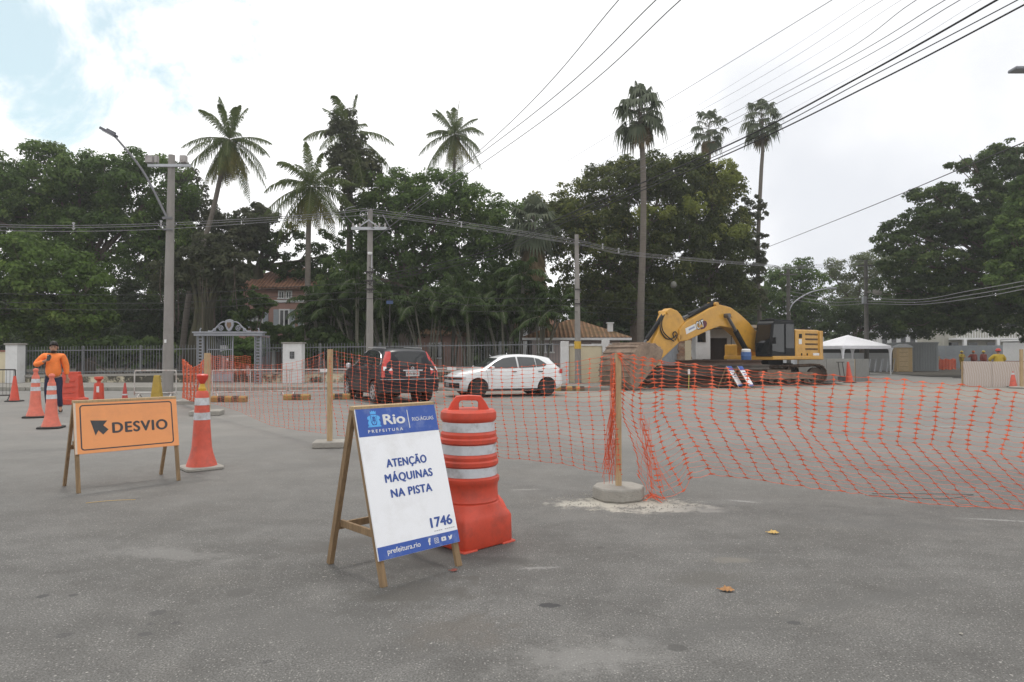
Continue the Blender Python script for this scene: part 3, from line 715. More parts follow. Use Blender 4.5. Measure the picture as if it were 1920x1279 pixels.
crown('painted_sunlit_leaves', lobes_px([(1340, 328, 40, 20, -1.5), (1305, 312, 30, 16, -1), (1232, 408, 44, 20, -4), (1372, 352, 26, 24, -1.5), (1365, 440, 30, 16, -3.5), (1300, 380, 26, 14, -4)], 47, Vector(fig.location)), LM['sunlit'], fig, 71, clump=.5, dens=.55, inner=.1)
tree('sparse twiggy tree at the right edge of the fig crowns',
     [(1405, 400, 26, 34), (1410, 450, 26, 34), (1400, 500, 30, 36), (1395, 560, 38, 40)], 49, 1400, LM['grey'], 18, trunk_r=.14, fork_v=570, dens=.5, clump=.35)
tree('dark clumpy tree behind the excavator cab',
     [(1490, 522, 26, 26), (1530, 545, 34, 34), (1458, 555, 36, 46), (1510, 600, 52, 34), (1480, 580, 46, 46), (1500, 500, 20, 14), (1462, 512, 12, 18)], 62, 1500, LM['mid'], 19, trunk_r=.25, fork_v=600, clump=.6)
tree('pale feathery tree behind the white gazebo',
     [(1600, 512, 42, 34), (1645, 500, 36, 34), (1622, 560, 58, 46), (1572, 570, 30, 34), (1680, 520, 34, 44), (1560, 510, 20, 16)], 66, 1600, LM['pale'], 20, trunk_r=.25, fork_v=570, dens=.65, clump=.6)
tree('huge dark spreading tree on the right side of the street',
     [(1905, 325, 70, 44), (1830, 368, 74, 38), (1770, 420, 70, 36), (1700, 432, 46, 24), (1850, 440, 96, 50), (1930, 440, 90, 90), (1745, 500, 88, 44), (1850, 540, 96, 56), (1940, 560, 90, 80), (1790, 590, 80, 34), (1752, 366, 40, 18), (2010, 360, 90, 90), (1700, 545, 50, 44), (1765, 560, 70, 44), (1850, 605, 64, 26), (1690, 480, 44, 32), (1668, 445, 26, 18), (1820, 305, 40, 16), (1730, 405, 34, 18), (1900, 278, 40, 16), (1720, 600, 40, 24)], 47, 2030, LM['dark'], 21, trunk_r=.45, fork_v=600, clump=.5, dens=.9, per=80, flat=.5, inner=.5)
tree('bright green tree at the right edge in front of the huge dark tree',
     [(1925, 400, 30, 40), (1895, 452, 34, 40), (1935, 510, 50, 60), (1915, 350, 16, 20), (1880, 520, 26, 30), (1990, 450, 60, 90)], 40, 1985, LM['mid'], 22, trunk_r=.3, fork_v=560, clump=.4)
tree('dark shade tree between the tiled bungalow and the fig trunks',
     [(1072, 606, 40, 20), (1130, 580, 54, 36), (1215, 590, 60, 36), (1120, 520, 30, 34), (1300, 600, 70, 24), (1020, 615, 26, 14)], 53, 1130, LM['dark'], 23, trunk_r=.22, fork_v=600, clump=.55, dens=.9)
tree('dark bushy tree behind the gazebo roof',
     [(1570, 600, 34, 36), (1615, 600, 42, 40), (1660, 590, 40, 40), (1700, 600, 44, 36), (1745, 602, 40, 32), (1790, 588, 34, 24)], 58, 1610, LM['dark'], 24, trunk_r=.2, fork_v=620, clump=.5)
tree('dark understorey tree filling the shade left of the ornate gate',
     [(230, 545, 60, 60), (300, 560, 60, 56), (370, 575, 60, 50), (440, 560, 60, 60), (250, 620, 70, 34), (350, 615, 70, 36), (440, 610, 50, 34), (90, 625, 110, 30)], 52, 300, LM['dark'], 25, trunk_r=.25, fork_v=600, clump=.6)
tree('dark understorey tree behind the slender palm stems',
     [(700, 540, 70, 50), (800, 550, 80, 50), (900, 550, 80, 50), (970, 560, 50, 50), (740, 610, 80, 36), (870, 610, 90, 40), (640, 590, 50, 40), (950, 620, 60, 26)], 52, 820, LM['dark'], 26, trunk_r=.25, fork_v=600, clump=.6)

# climber that hangs over the veranda of the house, garden shrubs
def shrub(label, L_, d, ub, lm, seed, **kw):
    base = P(ub, 663, d); base.z = .06
    t = thing('shrub', label, 'shrub', base, group='garden shrubs behind the railing')
    lb = lobes_px(L_, d, base); m = MB(); rng = random.Random(seed)
    for (c, r) in lb:
        m.tube(smooth_path([(0, 0, -.05), (c[0] * .4, c[1] * .4, c[2] * .6), c], 4), [.05, .02], 5)
    m.build('stem', M['bark'], t); crown('foliage', lb, lm, t, seed, **kw)
    return t
shrub('leafy creeper bush spilling over the veranda of the pink house', [(500, 616, 26, 9), (545, 622, 40, 7), (595, 618, 26, 10), (520, 642, 40, 9), (575, 640, 36, 8)], 42.5, 540, LM['mid'], 41, clump=.3)
shrub('round green shrub seen through the open gateway', [(448, 665, 18, 24), (465, 660, 20, 26), (440, 640, 14, 14)], 35, 455, LM['mid'], 42, clump=.25)
shrub('low dark hedge bush behind the railing beside the lamp pole', [(210, 655, 50, 16), (280, 658, 50, 16), (120, 660, 50, 16)], 36, 220, LM['dark'], 43, clump=.35)
shrub('tropical bush leaning over the railing right of the guard box', [(610, 640, 26, 24), (640, 655, 26, 22), (590, 660, 22, 20)], 36, 612, LM['dark'], 44, clump=.3)
shrub('spreading bush between the gate crest and the house', [(465, 560, 26, 24), (500, 566, 30, 8), (450, 600, 22, 20), (485, 590, 18, 10)], 41, 475, LM['mid'], 45, clump=.32, dens=.7)

# one far mass of trees closes the view under the crowns
rng = np.random.default_rng(5)
def far_wood(x0, x1, y, z1, n, seed):
    rng = np.random.default_rng(seed)
    x = rng.uniform(x0, x1, n); top = z1 * (.72 + .28 * np.sin(x * .33 + 1.3) * np.cos(x * .11)) ; z = rng.random(n) ** .8 * top
    return np.stack([x, y + rng.normal(size=n) * 2.6, z], 1)
C = np.vstack([far_wood(-62, 26, 72, 10.5, 42000, 1), far_wood(24, 85, 112, 7.0, 16000, 2)])
gap = (C[:, 1] < 90) & (C[:, 0] > 3.4) & (C[:, 0] < 6.6) & (C[:, 2] > 3.6); C = C[~gap]
V = leaf_quads(C, rng.normal(size=C.shape) + np.array([0, -.3, .5]), .8 * rng.uniform(.6, 1.3, len(C)), .7, rng)
tag(raw_mesh('woodland', V, np.arange(len(V)).reshape(-1, 4), LM['dark']), kind='stuff')

# ------------------------------------------------------------------ palms
def feather(V, F, O, dirv, L_, drop, w, n, rng, rach=None, tw=0.0, hang=.55):
    """one pinnate frond: leaflets as thin quads on both sides of a curved rachis"""
    d = Vector(dirv).normalized(); side = d.cross(Vector((0, 0, 1)))
    if side.length < .1: side = Vector((1, 0, 0))
    side.normalize(); up = side.cross(d)
    pts = []
    for i in range(n + 1):
        t = i / n
        pts.append(Vector(O) + d * (L_ * t) + Vector((0, 0, -1)) * (drop * L_ * t ** 2.1) - d * (drop * .28 * L_ * t ** 3))
    if rach is not None: rach.tube(pts[::2] if n % 2 == 0 else pts, [.024, .006], 4, cap=False)
    for i in range(1, n + 1):
        t = i / n; p = pts[i]; tan = (pts[i] - pts[i - 1]).normalized()
        ln = w * (.12 + .88 * math.sin(math.pi * min(1, t * .86 + .13)) ** .8) * rng.uniform(.85, 1.1)
        for s in (-1, 1):
            a = (side * s * .78 + tan * .62 + up * (.25 - hang * .5) + Vector((rng.uniform(-.12, .12), rng.uniform(-.12, .12), 0))).normalized()
            mid = p + a * ln * .5; tip = p + a * ln * .86 + Vector((0, 0, -1)) * ln * hang * rng.uniform(.7, 1.2)
            wd = tan * (L_ / n * .72)
            o = len(V)
            V.extend([p - wd * .5, p + wd * .5, mid + wd * .55, mid - wd * .55, tip + wd * .1, tip - wd * .1])
            F.append((o, o + 1, o + 2, o + 3)); F.append((o + 3, o + 2, o + 4, o + 5))
def quads_obj(name, V, F, m, parent):
    return raw_mesh(name, np.array([tuple(v) for v in V]), np.array(F), m, parent)
M['ribgreen'] = mat('green_frond_rib', (.12, .13, .06), .7)
def coconut(label, cu, cv, d, trunk_px, L_, seed, nf=24, r=.16, lean=(0, 0), dead=6):
    base = P(trunk_px[0][0], trunk_px[0][1], d); base.z = .06
    t = thing('coconut_palm', label, 'palm tree', base, group='palms in the old garden')
    top = P(cu, cv, d) - base; rng = random.Random(seed)
    path = smooth_path([Vector((0, 0, -.1))] + [P(u, v, d) - base for u, v in trunk_px[1:]] + [top], 6)
    m = MB(); m.tube(path, [lerp(r * 1.25, r * .75, i / (len(path) - 1)) for i in range(len(path))], 9); m.build('trunk', M['palmbark'], t, smooth=60)
    V, F = [], []; Vd, Fd = [], []; rc = MB()
    for k in range(nf):
        az = k * 2.399963 + rng.uniform(-.45, .45); f = k / (nf - 1)
        el = lerp(80, -38, f ** .8) + rng.uniform(-12, 12)
        dv = Vector((math.cos(az) * math.cos(R(el)), math.sin(az) * math.cos(R(el)), math.sin(R(el))))
        feather(V, F, top + dv * .12, dv, L_ * rng.uniform(.82, 1.08), lerp(.16, .55, f) + rng.uniform(-.08, .12), L_ * lerp(.17, .25, f) * rng.uniform(.85, 1.1), 34, rng, rc, hang=lerp(.35, .85, f))
    for k in range(dead):
        az = rng.uniform(0, 6.28); q = rng.uniform(.25, .75); dv = Vector((math.cos(az) * q, math.sin(az) * q, -.75))
        feather(Vd, Fd, top - Vector((0, 0, .15)), dv, L_ * rng.uniform(.6, .85), .2, L_ * .2, 22, rng, rc, hang=.9)
    quads_obj('crown', V, F, LM['palm'], t); rc.build('frond_ribs', M['ribgreen'], t, fix=False)
    if dead: quads_obj('hanging_fronds', Vd, Fd, LM['yellow'], t)
    nut = MB()
    for k in range(7):
        a = rng.uniform(0, 6.28); nut.lathe([(.01, -.13), (.09, -.06), (.11, .02), (.06, .1), (.01, .12)], 8, top + Vector((math.cos(a) * .28, math.sin(a) * .28, -.25 - rng.random() * .2)))
    nut.build('coconuts', mat('coconut_husk', (.13, .10, .03), .7), t, smooth=60)
    return t
coconut('tall leaning coconut palm with hanging yellowed fronds', 430, 262, 41, [(338, 655), (352, 570), (372, 490), (398, 400), (416, 320)], 2.95, 31, 26, .15, dead=22)
coconut('shorter coconut palm between the leaning palm and the crossarm pole', 584, 350, 39, [(577, 655), (577, 560), (578, 460), (580, 400)], 3.0, 32, 26, .15, dead=14)
coconut('slim coconut palm rising alone above the mid green tree', 853, 252, 52, [(846, 650), (846, 540), (848, 430), (851, 330)], 2.95, 33, 26, .14, dead=6)
# palm smothered by a climber
ip = coconut('tall palm smothered in dark climbing vines', 655, 252, 44, [(655, 650), (655, 540), (656, 430), (656, 340)], 3.6, 34, 11, .2, dead=0)
lb = lobes_px([(650, 265, 30, 40), (668, 305, 42, 34), (655, 340, 40, 26), (690, 320, 22, 26), (640, 300, 26, 26), (655, 390, 12, 40), (645, 235, 18, 30)], 44, Vector(ip.location))
crown('climbing_vine', lb, LM['grey'], ip, 35, clump=.4, per=30, leaf=.22, dens=1.1)

def fan_leaf(V, F, O, dirv, pet, rad, rng, droop, rc=None):
    d = Vector(dirv).normalized(); C0 = Vector(O) + d * pet + Vector((0, 0, -.06))
    side = d.cross(Vector((0, 0, 1))); side = side.normalized() if side.length > .1 else Vector((1, 0, 0))
    dn = (d + Vector((0, 0, -.35))).normalized()
    if rc: rc.tube([O, C0], [.018, .012], 4, cap=False)
    n = 15
    for i in range(n):
        a = R(-105 + 210 * i / (n - 1)); u = (dn * math.cos(a) + side * math.sin(a)); k = rad * (1 - .22 * abs(math.sin(a))) * rng.uniform(.9, 1.1)
        w = side * math.cos(a) - dn * math.sin(a)
        m1 = C0 + u * k * .55 + Vector((0, 0, -.03)); tip = C0 + u * k * .85 + Vector((0, 0, -1)) * k * droop * rng.uniform(.6, 1.3)
        o = len(V); w0 = w * .012; w1 = w * k * .085; w2 = w * .012
        V.extend([C0 - w0, C0 + w0, m1 + w1, m1 - w1, tip + w2, tip - w2]); F.append((o, o + 1, o + 2, o + 3)); F.append((o + 3, o + 2, o + 4, o + 5))
def fan_palm(label, cu, cv, d, trunk_px, rad, seed, nf=38, r=.15, pet=.75, droop=.55, skirt=0, skirt_l=1.0):
    base = P(trunk_px[0][0], trunk_px[0][1], d); base.z = .06
    t = thing('fan_palm', label, 'palm tree', base, group='fan palms above the garden trees')
    top = P(cu, cv, d) - base; rng = random.Random(seed)
    path = smooth_path([Vector((0, 0, -.1))] + [P(u, v, d) - base for u, v in trunk_px[1:]] + [top], 6)
    m = MB(); m.tube(path, [lerp(r * 1.25, r * .8, i / (len(path) - 1)) for i in range(len(path))], 9); m.build('trunk', M['palmbark'], t, smooth=60)
    V, F = [], []; rc = MB(); Vd, Fd = [], []
    for k in range(nf):
        az = k * 2.399963 + rng.uniform(-.3, .3); f = k / (nf - 1); el = lerp(82, -48, f) + rng.uniform(-9, 9)
        dv = Vector((math.cos(az) * math.cos(R(el)), math.sin(az) * math.cos(R(el)), math.sin(R(el))))
        fan_leaf(V, F, top + Vector((0, 0, lerp(.35, -.2, f))), dv, pet * rng.uniform(.8, 1.2), rad * rng.uniform(.85, 1.1), rng, droop, rc)
    for k in range(skirt):
        az = rng.uniform(0, 6.28); z = -rng.random() * skirt_l
        dv = Vector((math.cos(az) * .45, math.sin(az) * .45, -.85))
        fan_leaf(Vd, Fd, top + Vector((0, 0, z - .2)), dv, pet * .6, rad * rng.uniform(.8, 1.1), rng, .5, rc)
    quads_obj('crown', V, F, LM['fan'], t); rc.build('leaf_stalks', M['palmbark'], t, fix=False)
    if skirt: quads_obj('dead_leaf_skirt', Vd, Fd, LM['dry'], t)
    return t
fan_palm('tallest fan palm with a drooping crown and bare straight trunk', 1200, 212, 38, [(1200, 655), (1202, 560), (1206, 440), (1206, 320)], .98, 51, 31, .17, .95, .85, 5, .6)
fan_palm('small fan palm peeping over the fig crowns, left of its thin neighbour', 1329, 245, 52, [(1330, 655), (1330, 540), (1329, 420), (1329, 320)], .85, 52, 24, .13, 1.0, .55, 6, .9)
fan_palm('thin fan palm with a slightly curved trunk right of the fig crowns', 1428, 228, 50, [(1428, 655), (1424, 590), (1421, 470), (1427, 330), (1430, 280)], .95, 53, 27, .14, .95, .6, 3, .4)
fan_palm('squat fan palm with a long brown skirt of dead leaves', 1000, 425, 41, [(1000, 655), (1000, 600), (1000, 520)], 1.1, 54, 40, .3, .9, .5, 110, 2.6)

# slender clumping palms along the railing
def areca(seed, ns=6, h=4.6):
    rng = random.Random(seed); st = MB(); V, F = [], []; rc = MB()
    for s in range(ns):
        a = rng.uniform(0, 6.28); q = rng.uniform(.1, .5); lean = Vector((math.cos(a), math.sin(a), 0)) * rng.uniform(.2, 1.1)
        b = Vector((math.cos(a) * q, math.sin(a) * q, -.05)); hh = h * rng.uniform(.7, 1.1)
        tp = b + lean + Vector((0, 0, hh)); st.tube(smooth_path([b, b + lean * .3 + Vector((0, 0, hh * .5)), tp], 5), [.055, .04], 6)
        for k in range(9):
            az = k * 2.4 + rng.uniform(-.3, .3); el = lerp(75, 5, k / 8) + rng.uniform(-8, 8)
            dv = Vector((math.cos(az) * math.cos(R(el)), math.sin(az) * math.cos(R(el)), math.sin(R(el))))
            feather(V, F, tp, dv, rng.uniform(1.5, 2.1), .45, .5, 15, rng, rc)
    return st, V, F, rc
AR = []
M['areca'] = mat('ringed_palm_stem', (.13, .125, .095), .8, var=.3, scale=4, stretch=(.5, .5, 8))
LM['areca'] = leaf_mat('clump_palm_leaflets', (.024, .044, .012), (.046, .076, .02), (.095, .115, .032), .34)
arpos = [(612, 37.5), (640, 40), (668, 36.5), (728, 37), (765, 39.5), (800, 36.6), (842, 38.5), (884, 36.8), (915, 39.8), (945, 37), (975, 38.6), (1012, 36.6), (640, 44)]
arl = ['slender clumping palm left of the crossarm pole, nearest the guard box', 'slender clumping palm behind the crossarm pole, with the second stems from the guard box', 'slender clumping palm just left of the crossarm pole', 'slender clumping palm above the left roof edge of the black car',
       'slender clumping palm set back above the middle of the black car', 'slender clumping palm with stems above the right edge of the black car', 'slender clumping palm over the gap between the two cars', 'slender clumping palm above the bonnet of the white car',
       'slender clumping palm set back above the windscreen of the white car', 'slender clumping palm above the roof of the white car', 'slender clumping palm above the rear door of the white car', 'slender clumping palm beside the skirted fan palm at the end of the railing', 'slender clumping palm at the right corner of the pink house']
for i, (u, d) in enumerate(arpos):
    v = i % 4
    b = P(u, 663, d); b.z = .06
    if i < 4:
        t = thing('clumping_palm', arl[i], 'palm tree', b, rnd.uniform(0, 6), 'slender clumping palms behind the railing')
        st, V, F, rc = areca(60 + i, 6 + i % 2, 4.2 + .35 * (i % 3)); st.build('stems', M['areca'], t, smooth=60); quads_obj('fronds', V, F, LM['areca'], t); rc.build('frond_ribs', M['areca'], t, fix=False)
        AR.append(t)
    else:
        t = copy_tree(AR[v]); t.location = b; t.rotation_euler.z = rnd.uniform(0, 6); t['label'] = arl[i]; k = rnd.uniform(.9, 1.1); t.scale = (k, k, k)

# great mossy trunk behind the gate with hanging roots
bt = thing('banyan_tree', 'broad mossy old trunk with hanging roots left of the ornate gate', 'tree', (P(378, 663, 38).x, 38, .06), group='trees in the old garden')
m = MB(); r2 = random.Random(9)
for i in range(11):
    a = i * .57; q = r2.uniform(.35, .62)
    p = Vector((math.cos(a) * (q + .25), math.sin(a) * (q + .1), -.1)); q1 = Vector((math.cos(a) * q * .9, math.sin(a) * q * .8, 2.2)); q2 = Vector((math.cos(a) * q * .7 + .1, math.sin(a) * q * .6, 3.8)); e = Vector((math.cos(a) * .8 + .2, math.sin(a) * .7, 5.2 + r2.random()))
    m.tube(smooth_path([p, q1, q2, e], 6), [r2.uniform(.24, .36), .05], 8)
m.build('trunk', M['mossbark'], bt, smooth=70)
hr = MB()
for i in range(26):
    x = r2.uniform(-2.2, 2.4); y = r2.uniform(-1.2, 1.2); z = r2.uniform(2.6, 5.5)
    hr.tube([(x, y, 6.2), (x + r2.uniform(-.1, .1), y, (6.2 + z) / 2), (x + r2.uniform(-.1, .1), y, z)], .018, 4)
hr.build('aerial_roots', M['bark'], bt)
crown('crown', lobes_px([(370, 500, 56, 34), (330, 520, 44, 34), (420, 515, 46, 36), (450, 500, 30, 30), (385, 470, 44, 30)], 38, Vector(bt.location)), LM['grey'], bt, 36, dens=.6, clump=.4)
# ================================================================== poles, lamps, wires
def base_at(u, d, z=0.0):
    p = P(u, 663, d); return Vector((p.x, d, z))
# lamp pole on the left
pb = base_at(315, 25.0); lp = thing('lamp_pole', 'thick concrete pole with a long slanted lamp arm at left', 'lamp pole', pb)
zt = P(319, 291, 25).z
k = MB(); k.tube([(0, 0, -.05), (.02, 0, zt * .5), (.07, 0, zt)], [.19, .155, .115], 16); k.build('pole', M['pole'], lp, smooth=60)
z1 = P(310, 400, 25).z; q = P(222, 258, 25) - pb
k = MB(); k.tube(smooth_path([(-.05, -.14, z1 - .15), (-.1, -.16, z1), ((q.x - .1) * .45, -.2, lerp(z1, q.z, .55)), (q.x, -.3, q.z)], 6), [.045, .035], 8); k.box((0, -.13, z1 - .2), (.34, .1, .08)); k.box((.01, -.12, z1 - .62), (.33, .1, .06)); k.build('lamp_arm', mat('dull_grey_paint', (.16, .16, .17), .6), lp, smooth=50)
h = MB(); M_ = Matrix.Rotation(R(28), 3, 'Y'); h.box((q.x - .18, -.3, q.z + .1), (.62, .26, .10), M_); h.box((q.x - .10, -.3, q.z + .11), (.3, .18, .13), M_)
hd = h.build('lamp_head', mat('lamp_grey', (.10, .10, .12), .5), lp, bevel=.02)
MB().box((q.x - .2, -.3, q.z + .035), (.4, .2, .02), M_).build('lens', mat('lamp_lens', (.3, .3, .32), .3), hd)
k = MB(); k.box((.04, -.12, zt - .42), (1.55, .09, .1)); k.build('crossarm', M['galv'], lp)
for x, w in ((-.66, .26), (.58, .22), (-.40, .09)):
    f = MB().box((x, -.15, zt - .20), (w, .2, .27)).build('equipment_box', mat('pale_box', (.36, .34, .33), .6, dirt=(.08, .045, .04), dscale=5, damt=.95), lp, bevel=.02)
MB().box((0, -.2, 1.95), (.07, .03, .12)).build('tag_plate', M['whitepaint'], lp)
# crossarm pole
pb = base_at(693, 28.6, .12); cp = thing('utility_pole', 'pale concrete pole with a crossarm full of looping cables behind the black car', 'utility pole', pb)
zt = P(693, 393, 28.6).z - .12
k = MB(); k.tube([(0, 0, -.1), (0, 0, zt)], [.165, .105], 4); k.build('pole', M['pole'], cp)
ca = P(693, 430, 28.6).z - .12
k = MB(); k.box((0, -.16, ca), (1.5, .1, .12)); k.bar((-.55, -.14, ca), (0, -.14, ca + .38), .03, .05); k.bar((.5, -.14, ca), (0, -.14, ca + .34), .03, .05); k.build('crossarm', M['galv'], cp)
for x in (-.68, -.4, .25, .42, .66):
    MB().lathe([(.025, 0), (.05, .03), (.03, .06), (.055, .09), (.03, .12), (.045, .15), (.01, .17)], 10, (x, -.16, ca + .06)).build('insulator', mat('porcelain', (.42, .40, .38), .3), cp, smooth=40)
k = MB()
for pts in ([(-.68, -.16, ca + .2), (-.98, -.3, ca + .55), (-.95, -.2, ca + .82), (-.6, -.1, ca + .95)], [(.66, -.16, ca + .05), (.9, -.3, ca - .06), (.7, -.3, ca + .35), (.55, -.1, ca + .6)], [(-.1, -.16, ca + .35), (-.35, -.3, ca + .5), (-.3, -.2, ca + .72), (0, -.1, ca + .76)], [(0, -.16, ca + .3), (.1, -.3, ca + .05), (.22, -.2, ca)]):
    k.tube(smooth_path(pts, 6), .018, 6)
k.build('jumper_cable', M['wire'], cp, smooth=60)
k = MB()
for z in (P(693, 516, 28.6).z, P(693, 532, 28.6).z, P(693, 548, 28.6).z): k.box((0, -.02, z), (.36, .36, .05)); k.tube([(-.05, -.16, z), (.1, -.24, z - .15), (.14, -.18, z + .12), (.0, -.2, z + .2)], .02, 5)
k.build('cable_clamp', M['darkiron'], cp)
z = P(694, 476, 28.6).z - .12
lm = MB(); lm.tube([(.1, -.14, z - 1.3), (.1, -.14, z)], .02, 6); lm.build('conduit', M['galv'], cp)
MB().lathe([(.01, .05), (.09, .04), (.1, 0), (.07, -.06), (.01, -.07)], 10, (.04, -.2, z)).build('photocell', M['whitepaint'], cp, smooth=50)
# third pole
pb = base_at(1084, 31.0, .12); tp = thing('utility_pole', 'plain concrete pole with a yellow band in front of the tiled bungalow', 'utility pole', pb)
zt = P(1081, 440, 31).z - .12
k = MB(); k.tube([(0, 0, -.1), (-.06, 0, zt)], [.155, .09], 14); k.build('pole', M['pole'], tp, smooth=60)
z = P(1084, 647, 31).z - .12
MB().tube([(-.02, 0, z - .17), (-.02, 0, z + .17)], .158, 14).build('painted_band', mat('yellow_paint', (.55, .34, .04), .7), tp, smooth=60)
k = MB(); k.box((0, -.12, P(1084, 575, 31).z), (.3, .1, .05)); k.box((0, -.12, P(1084, 548, 31).z), (.3, .1, .04)); k.build('cable_clamp', M['darkiron'], tp)
# far poles and lamps on the right
M['darkpole'] = mat('dark_pole', (.10, .095, .085), .9, var=.2, scale=3)
for (u, vt, d, lab, arm) in ((1479, 505, 52, 'far thin pole with a curved lamp arm right of the excavator cab', 1), (1625, 488, 50, 'far dark pole behind the white gazebo, carrying a square lantern', 2)):
    pb = base_at(u, d); t = thing('utility_pole', lab, 'utility pole', pb); zt = P(u, vt, d).z
    MB().tube([(0, 0, -.1), (0, 0, zt)], [.17, .12], 12).build('pole', M['darkpole'], t, smooth=60)
    k = MB(); k.box((0, -.12, zt - .4), (1.3, .1, .1)); k.box((0, -.12, zt - 1.3), (.5, .1, .08)); k.build('crossarm', M['darkpole'], t)
    if arm == 1:
        a = P(1490, 566, d) - pb; b = P(1520, 548, d) - pb; c = P(1552, 541, d) - pb
        k = MB(); k.tube(smooth_path([(0, -.1, a.z - .7), a, b, c], 6), [.05, .04], 7); k.build('lamp_arm', M['galv'], t, smooth=60)
        h = MB(); h.box((c.x + .3, c.y, c.z + .02), (.7, .3, .14)); h.build('lamp_head', M['galv'], t, bevel=.04)
    else:
        a = P(1638, 548, d) - pb
        h = MB(); h.lathe([(.2, -.22), (.42, -.12), (.46, .1), (.3, .2), (.05, .22)], 4, (a.x + .1, -.4, a.z)); h.tube([(0, -.1, a.z), (a.x, -.4, a.z)], .05, 6)
        h.build('lamp_head', M['concrete'], t)
        MB().box((-.25, -.2, P(1618, 563, d).z), (.26, .26, .5)).build('meter_box', M['galv'], t, bevel=.02)
# lamp head reaching in at the right edge, its pole stands outside the picture
d = 15.0; a = P(1897, 131, d); pb = Vector((P(2090, 663, d).x, d, 0))
t = thing('lamp_pole', 'flat grey lamp head reaching in at the top right edge', 'lamp pole', pb)
k = MB(); k.tube([(0, 0, -.1), (0, 0, a.z - .3)], [.12, .08], 12); k.build('pole', M['galv'], t, smooth=60)
k = MB(); k.tube(smooth_path([(0, 0, a.z - .5), (-.25, 0, a.z - .1), (-1.0, 0, a.z + .02), (a.x + .6 - pb.x, 0, a.z)], 6), .035, 8); k.build('lamp_arm', M['galv'], t, smooth=60)
k = MB(); k.box((a.x - pb.x + .34, 0, a.z), (.68, .28, .075)); k.build('lamp_head', mat('lamp_head_grey', (.20, .21, .23), .4), t, bevel=.025)
# small blue street name sign among the palm stems
a = P(731, 567, 31); t = thing('street_sign', 'small blue street name plate on a thin post behind the crossarm pole', 'sign', (a.x, 31, 0))
MB().tube([(0, 0, 0), (0, 0, a.z + .2)], .025, 8).build('post', M['darkiron'], t, smooth=60)
MB().box((0, -.04, a.z), (.30, .02, .15)).build('sign_plate', mat('street_sign_blue', (.04, .07, .16), .5), t)
# lantern hanging in the fig crown
a = P(1263, 534, 42); t = thing('hanging_lantern', 'pale round lantern hanging below the fig crown', 'lantern', a)
MB().lathe([(.03, .22), (.15, .16), (.19, 0), (.15, -.15), (.05, -.2)], 12).build('shade', mat('dim_lantern', (.16, .16, .14), .7), t, smooth=50)
MB().tube([(0, 0, .28), (0, .1, 2.0)], .015, 5).build('cord', M['wireb'], t)

M['cable'] = mat('grey_cable', (.20, .20, .205), .6)
M['spacer'] = mat('grey_spacer', (.40, .40, .40), .6)
WN = [0]
def wire(pts, r, label, group, m='wire', n=10):
    p = [P(*q) for q in pts]
    b = MB(); b.tube(smooth_path(p, n), r, 5, cap=False)
    o = b.build('overhead_wire', M[m], None, smooth=80); WN[0] += 1
    return tag(o, label, 'wire', group)
ld = 7.5
wire([(699, 452, 28.4), (930, 255, 14), (1160, 0, 8.5), (1240, -100, 7.2)], .007, 'leftmost of the three separate wires climbing from the crossarm pole to the top edge', 'three wires from the crossarm pole')
wire([(710, 428, 28.4), (985, 225, 14), (1230, 0, 8.5), (1330, -100, 7.2)], .008, 'middle of the three separate wires climbing from the crossarm pole to the top edge', 'three wires from the crossarm pole')
wire([(720, 432, 28.4), (1010, 232, 14), (1276, 0, 8.5), (1384, -100, 7.2)], .008, 'rightmost of the three separate wires climbing from the crossarm pole to the top edge', 'three wires from the crossarm pole')
FAN = [([(955, 368, 40), (1265, 180, 16), (1560, 0, 9)], .005, 'wire', 'uppermost thin wire of the wide fan crossing the tall fan palm'),
       ([(1020, 372, 40), (1330, 185, 16), (1622, 0, 9)], .0022, 'wire', 'very faint second wire of the wide fan crossing the tall fan palm'),
       ([(990, 375, 40), (1300, 215, 16), (1655, 0, 9)], .003, 'wire', 'faint third wire of the wide fan crossing the tall fan palm'),
       ([(1060, 368, 40), (1400, 178, 16), (1690, 0, 9)], .0022, 'wire', 'faint fourth wire of the wide fan, just above the middle dark wire'),
       ([(1100, 350, 40), (1440, 178, 16), (1718, 0, 9)], .0055, 'wire', 'middle dark wire of the wide fan between the two tall palms'),
       ([(1180, 325, 40), (1480, 170, 16), (1772, 0, 9)], .0065, 'wire', 'upper wire of the close pair above the thin fan palm'),
       ([(1190, 328, 40), (1500, 172, 16), (1800, 0, 9)], .0065, 'wire', 'lower wire of the close pair above the thin fan palm'),
       ([(1220, 345, 40), (1540, 175, 16), (1840, 0, 9)], .0022, 'wire', 'faint wire just above the thick black cable')]
for pts, r, m, lab in FAN:
    u0, v0, d0 = pts[-2]; u1, v1, d1 = pts[-1]
    pts = pts + [(u1 + (u1 - u0) * .3, v1 + (v1 - v0) * .3, d1 * .87)]
    wire(pts, r, lab, 'wide fan of wires at top right', m)
BND = [([(700, 518, 28.4), (902, 474, 22), (1060, 404, 17.5), (1357, 276, 12), (1620, 140, 9.2), (1869, 0, 7.5)], .013, 'thick black cable on top of the dark bundle crossing the palms'),
       ([(700, 524, 28.4), (902, 480, 22), (1060, 411, 17.5), (1357, 286, 12), (1640, 140, 9.2), (1908, 0, 7.5)], .007, 'thin black wire in the middle of the dark bundle crossing the palms'),
       ([(700, 530, 28.4), (902, 486, 22), (1060, 417, 17.5), (1357, 292, 12), (1650, 150, 9.2), (1922, 8, 7.5)], .011, 'lowest black cable of the dark bundle crossing the palms')]
for pts, r, lab in BND:
    u0, v0, d0 = pts[-2]; u1, v1, d1 = pts[-1]
    wire(pts + [(u1 + (u1 - u0) * .35, v1 + (v1 - v0) * .37, d1 * .87)], r, lab, 'dark cable bundle at top right', 'wireb')
